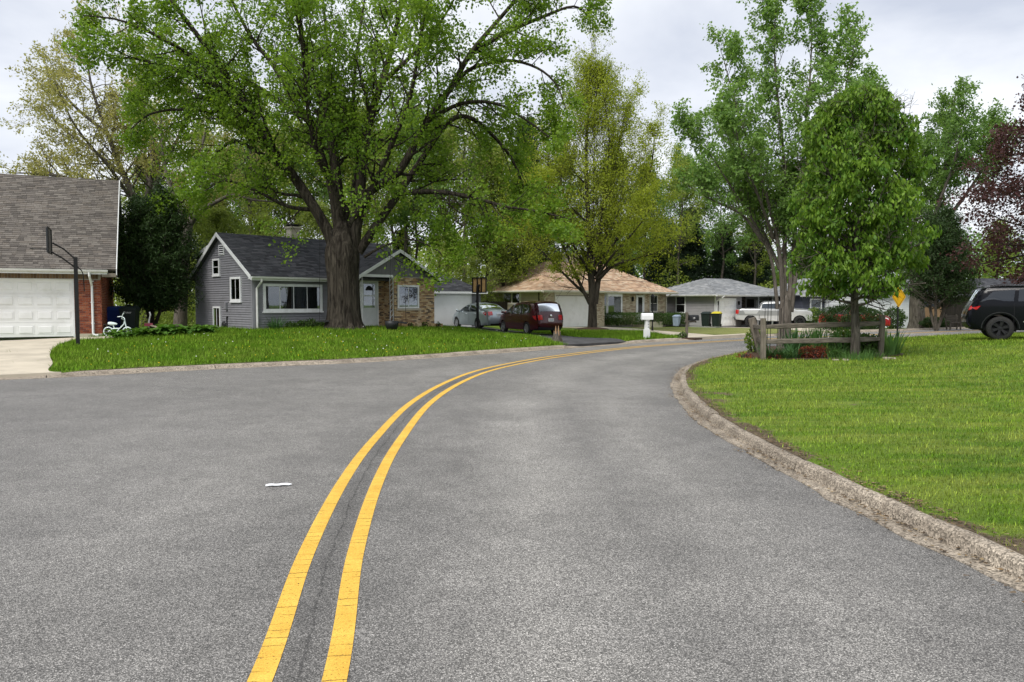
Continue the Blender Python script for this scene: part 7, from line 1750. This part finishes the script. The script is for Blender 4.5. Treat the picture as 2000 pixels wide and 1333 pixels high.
furrowed_trunk('stump_wood', prof, MAT['bark_grey'], stump, 20, .2, 9)
for k in range(6): a = k * 1.05; MB().tube([(.1 * math.cos(a), .1 * math.sin(a), .25), (.12 * math.cos(a), .12 * math.sin(a), .42 + .1 * ((k * 5) % 3))], [.05, .008], 5).build('splinter', MAT['tan_wood'], stump)
# litter: a flattened strip of white paper
V = []; F = []
for i in range(9):
    t = i / 8; q = .026 * math.sqrt(max(.04, 1 - (2 * t - 1) ** 4)); V += [(t * .22 - .11, -q, .006 + .006 * abs(math.sin(t * 7))), (t * .22 - .11, q + .004 * math.sin(t * 5), .008 + .008 * abs(math.sin(t * 5 + 1)))]
F = [(2 * i, 2 * i + 2, 2 * i + 3, 2 * i + 1) for i in range(8)]
MAT['paper'] = M('white_paper', (.82, .84, .86), .6, .05, 30)
lt = mesh_obj('paper_litter', V + [(x, y, z - .004) for x, y, z in V], F + [tuple(i + 18 for i in f)[::-1] for f in F], MAT['paper'], None); lt.location = (-2.04, 6.42, 0.004); lt.rotation_euler.z = R(12); tag(lt, 'flattened white strip of litter on the asphalt', 'litter')
# swings hanging from the maple
def swing(label, x, y, z, w, rot, top, tilt=0., tub=False):
    t = thing('plank_swing', label, 'swing', (x, y, z), rot)
    s_ = MB().box(-w / 2, w / 2, -.1, .1, -.03, .03).build('seat', MAT['black_plastic'], t); s_.rotation_euler = (0, tilt, 0)
    for sx in (-1, 1): MB().tube([(sx * (w / 2 - .04), 0, .0), (sx * (w / 2 - .1), 0, top)], .009, 5).build('rope', MAT['black_metal'], t)
    if tub: MB().lathe([(.001, -.3), (.22, -.3), (.27, -.1), (.28, .05), (.25, .05), (.2, -.2)], 16).build('tub_seat', MAT['black_plastic'], t, True).location = (-.25, 0, .0)
    return t
swing('black plank swing hanging left of the maple trunk', -7.75, 31.1, h_left(-7.7, 31) + .36, .68, R(8), 4.6)
swing('black tub swing with a slanting plank right of the maple trunk', -4.75, 30.9, h_left(-4.7, 30.9) + .4, .75, R(10), 3.2, R(8), True)
# fences of far gardens, board by board
def board_fence(name, label, a, b, z, h, mat, bw=.14):
    t = thing(name, label, 'fence', (a[0], a[1], z), math.atan2(b[1] - a[1], b[0] - a[0])); L = math.hypot(b[0] - a[0], b[1] - a[1]); n = int(L / bw)
    for i in range(n): hh = h * (1 + .015 * math.sin(i * 2.3)); box('board', mat, t, i * bw, i * bw + bw - .015, 0, .025, -.2, hh)
    for zz in (.35, h - .3): box('fence_rail', mat, t, 0, L, .03, .08, zz, zz + .08)
    return t
board_fence('board_fence', 'dark wooden fence between the grey garage and the ranch house', (-2.2, 50.8), (-.3, 54.6), -.05, 1.75, MAT['dark_wood'])
board_fence('board_fence', 'dark slatted fence behind the black SUV', (29.6, 52), (36, 53), hz(30, 52), 1.9, MAT['dark_wood'])
board_fence('board_fence', 'short tan wooden fence behind the cedar stems', (27.9, 50.4), (29.5, 51), hz(28, 50), 1.5, MAT['tan_wood'])
bt = thing('garden_bench', 'small grey wooden bench beside the cedar', 'bench', (26.3, 44.2, hz(26.3, 44.2)), R(15))
box('seat', MAT['wood_grey'], bt, -.45, .45, -.18, .18, .4, .45)
for sx in (-1, 1):
    for sy in (-1, 1): box('leg', MAT['wood_post'], bt, sx * .38 - .03, sx * .38 + .03, sy * .13 - .03, sy * .13 + .03, -.05, .4)
for k in range(3): box('back_slat', MAT['wood_grey'], bt, -.45, .45, .15, .18, .52 + k * .12, .6 + k * .12)
for sx in (-1, 1): box('back_post', MAT['wood_post'], bt, sx * .38 - .03, sx * .38 + .03, .181, .23, .3, .9)
for i, (x, y) in enumerate([(23.2, 55.5), (23.9, 55.2)]):
    o = MB().lathe([(.001, 0), (.2, 0), (.28, .25), (.3, .5), (.26, .5), (.22, .3)], 14).build('garden_pot', MAT['white'], None, True); o.location = (x, y, hz(x, y)); tag(o, ['white garden pot by the porch column, left one', 'white garden pot by the porch column, right one'][i], 'pot', 'white garden pots')
# ------------------------------------------------------------------ grass
def grass_mat(name, c1, c2, dry):
    m, nt, b, out = new_mat(name); nt.nodes.remove(b)
    isl = nt.nodes.new('ShaderNodeNewGeometry').outputs['Random Per Island']; v = pos(nt)
    big = ramp(nt, noise(nt, v, .5, 6, .65), [(.36, 0.), (.64, 1.)])
    c = mixc(nt, big, c1, c2)
    streak = ramp(nt, noise(nt, pos(nt, (.5, 2.2, 1)), 1.5, 4, .6), [(.4, 0.), (.68, .75)])
    c = mixc(nt, streak, c, dry)
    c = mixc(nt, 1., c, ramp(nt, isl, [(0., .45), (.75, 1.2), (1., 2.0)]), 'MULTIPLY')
    d = nt.nodes.new('ShaderNodeBsdfDiffuse'); t = nt.nodes.new('ShaderNodeBsdfTranslucent'); nt.links.new(c, d.inputs[0]); nt.links.new(c, t.inputs[0])
    ms = nd(nt, 'ShaderNodeMixShader', Fac=.35); nt.links.new(d.outputs[0], ms.inputs[1]); nt.links.new(t.outputs[0], ms.inputs[2]); nt.links.new(ms.outputs[0], out.inputs[0])
    return m
MAT['grass'] = grass_mat('grass_blades', (.08, .18, .014), (.17, .275, .026), (.33, .355, .075))
MAT['grass_rich'] = grass_mat('grass_blades_rich', (.085, .19, .014), (.135, .245, .02), (.2, .27, .045))
def blades(name, label, n, sampler, zf, L, w, mat, seed):
    rs = np.random.RandomState(seed); X, Y, S = sampler(rs, n); n = len(X); Z = zf(X, Y)
    a = rs.uniform(0, 6.283, n); lean = rs.uniform(.2, 1.15, n); l = L * rs.uniform(.5, 1.25, n) * S; ww = w * rs.uniform(.6, 1.3, n) * S
    dx, dy = np.cos(a), np.sin(a); V = np.empty((n, 3, 3))
    V[:, 0] = np.stack([X - dy * ww, Y + dx * ww, Z - .01], 1); V[:, 1] = np.stack([X + dy * ww, Y - dx * ww, Z - .01], 1)
    V[:, 2] = np.stack([X + dx * l * lean, Y + dy * l * lean, Z + l * np.sqrt(1.05 - .7 * lean ** 2)], 1)
    o = np_mesh(name, V.reshape(-1, 3), np.arange(n * 3).reshape(n, 3), mat)
    return tag(o, label, 'grass', kind='stuff')
bedp = bed
def right_sampler(rs, n):
    # even cover as seen from the street: thins out with distance, blades a little larger
    y = 2.0 + 34 * rs.rand(n) ** 2.0; x = 2.6 + rs.rand(n) * (np.maximum(y * .85, 4.5) + 1.5)
    m = inside_np(rp, x, y) & ~inside_np(bedp, x, y) & (x < 27)
    x, y = x[m], y[m]; so = soil_right(x, y); keep = rs.rand(len(x)) > np.clip(so * 1.15, 0, .96); x, y = x[keep], y[keep]
    return x, y, .8 + y / 13.
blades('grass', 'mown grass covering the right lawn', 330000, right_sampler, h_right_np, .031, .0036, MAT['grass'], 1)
drive_polys = polys + [[(-15.9, 27.9), (-15.5, 26.4), (-14.35, 26.9), (-14.75, 28.5)]]
hl_np = h_left_np
dk = [tuple(p) for p in catmull([(2.15, 26.05), (1.75, 28), (1.0, 31), (-.6, 35), (-2.6, 39.2), (-5.6, 45.2)], 5)] + [tuple(p) for p in catmull([(-2.1, 47.6), (.6, 42), (2.5, 37), (3.6, 33.5), (4.2, 31), (4.75, 29.0)], 5)]
dbg = [tuple(p) for p in catmull([(2.9, 52.6), (4.7, 49.9), (6.2, 47.5), (7.3, 44.5), (7.9, 40), (7.75, 35.5), (7.5, 31.75)], 5)] + [tuple(p) for p in catmull([(12.2, 35.3), (11.2, 37.2), (10.2, 40.5), (9.2, 44.5), (8.1, 49), (7.3, 52.5), (7.0, 55.4)], 5)]
house_fp = [gl(0, 0), gl(9.1, .6), gl(9.1, -4), gl(0, -5.8)]
def left_sampler(rs, n):
    x = rs.uniform(-16, 9, n); y = rs.uniform(14, 44, n); m = inside_np(lp, x, y) & ~inside_np(dk, x, y) & ~inside_np(dbg, x, y) & ~inside_np(house_fp, x, y)
    for p in drive_polys: m &= ~inside_np(p, x, y)
    x, y = x[m], y[m]; return x, y, .9 + y / 28.
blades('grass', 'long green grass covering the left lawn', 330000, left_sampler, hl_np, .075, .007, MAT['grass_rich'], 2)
# dandelions on the left lawn
MAT['dandelion'] = M('dandelion_yellow', (.8, .55, .01), .7, .05, 30); MAT['seedhead'] = M('dandelion_white', (.75, .75, .72), .9, .05, 30)
def flowers(name, label, n, mat, seed, z0, z1, r_, region):
    rs = np.random.RandomState(seed); mb = MB(); k = 0
    while k < n:
        x, y = region(rs)
        if not inside(lp, x, y) or inside(dk, x, y) or any(inside(p, x, y) for p in drive_polys) or inside(house_fp, x, y): continue
        z = h_left(x, y) + rs.uniform(z0, z1); q = r_ * rs.uniform(.7, 1.2)
        mb.add([(x, y, z + q * .9)] + [(x + q * math.cos(a), y + q * math.sin(a), z) for a in np.linspace(0, 6.283, 7)[:6]] + [(x, y, z - q * .6)], [(0, 1 + j, 1 + (j + 1) % 6) for j in range(6)] + [(7, 1 + (j + 1) % 6, 1 + j) for j in range(6)]); k += 1
    return tag(mb.build(name, mat), label, 'flowers', kind='stuff')
def reg(rs):
    t = rs.rand()
    if t < .75: return -12 + rs.normal() * 0 + rs.rand() * 13, 17 + rs.rand() * 11
    return rs.uniform(-8, 2), rs.uniform(19, 32)
flowers('dandelion_flowers', 'yellow dandelion flowers scattered in the left lawn', 130, MAT['dandelion'], 3, .05, .1, .016, reg)
flowers('dandelion_seedheads', 'white dandelion seed heads scattered in the left lawn', 45, MAT['seedhead'], 4, .1, .22, .018, reg)

# dead leaves, grit and soil caught in the gutter and along the grass edge
MAT['debris'] = palette('dead_leaf_debris', [(.1, .065, .035), (.17, .115, .06), (.06, .042, .028), (.24, .18, .1), (.12, .09, .06)], bmp=0)
def debris(name, label, n, line, side, offs, seed, ymax, size):
    rs = np.random.RandomState(seed); A = resample(line, .05); T = np.gradient(A, axis=0); T /= np.linalg.norm(T, axis=1)[:, None]; N = np.stack([T[:, 1], -T[:, 0]], 1) * side
    ok = np.where((A[:, 1] > 1) & (A[:, 1] < ymax))[0]; w = .25 + (np.sin(A[ok, 1] * 1.9) * np.sin(A[ok, 1] * .63 + 2)).clip(0, 1); i = rs.choice(ok, n, p=w / w.sum()); P_ = []
    for mu, sd, z, part in offs:
        k = int(n * part); j = i[:k]; i = i[k:]; o = rs.normal(mu, sd, k); P_.append(np.column_stack([A[j] + N[j] * o[:, None], np.full(k, z) + rs.rand(k) * .012]))
    Q = np.concatenate(P_); m = len(Q); a = rs.uniform(0, 6.283, m); L = size * rs.uniform(.4, 1.5, m); W_ = L * rs.uniform(.25, .7, m); ca, sa = np.cos(a), np.sin(a); V = np.empty((m, 4, 3))
    for c, (u, v) in enumerate(((-1, -1), (1, -1), (1, 1), (-1, 1))): V[:, c] = Q + np.stack([ca * u * L - sa * v * W_, sa * u * L + ca * v * W_, rs.uniform(0, .008, m)], 1)
    o = np_mesh(name, V.reshape(-1, 3), np.arange(m * 4).reshape(m, 4), MAT['debris']); return tag(o, label, 'debris', kind='stuff')
debris('leaf_debris', 'dead leaves and grit along the right kerb and grass edge', 5200, RIGHT_BACK, -1, [(-.09, .07, .1, .6), (.165, .03, .014, .25), (.29, .05, .012, .15)], 8, 24, .012)
# where things of one group look alike, their order from the left tells them apart
def number_alike():
    sets = {}
    for o in scene.objects:
        if o.parent is None and 'label' in o and o.get('kind') != 'stuff': sets.setdefault((o['label'], o.get('group', '')), []).append(o)
    words_ = ['first', 'second', 'third', 'fourth', 'fifth', 'sixth', 'seventh', 'eighth', 'ninth', 'tenth', 'eleventh', 'twelfth']
    for (lab, grp), os_ in sets.items():
        if len(os_) < 2: continue
        os_.sort(key=lambda o: o.location.x / max(1., o.location.y))
        for o, w in zip(os_, words_): o['label'] = lab + ', ' + ('leftmost' if w == 'first' else w + ' from left')
number_alike()
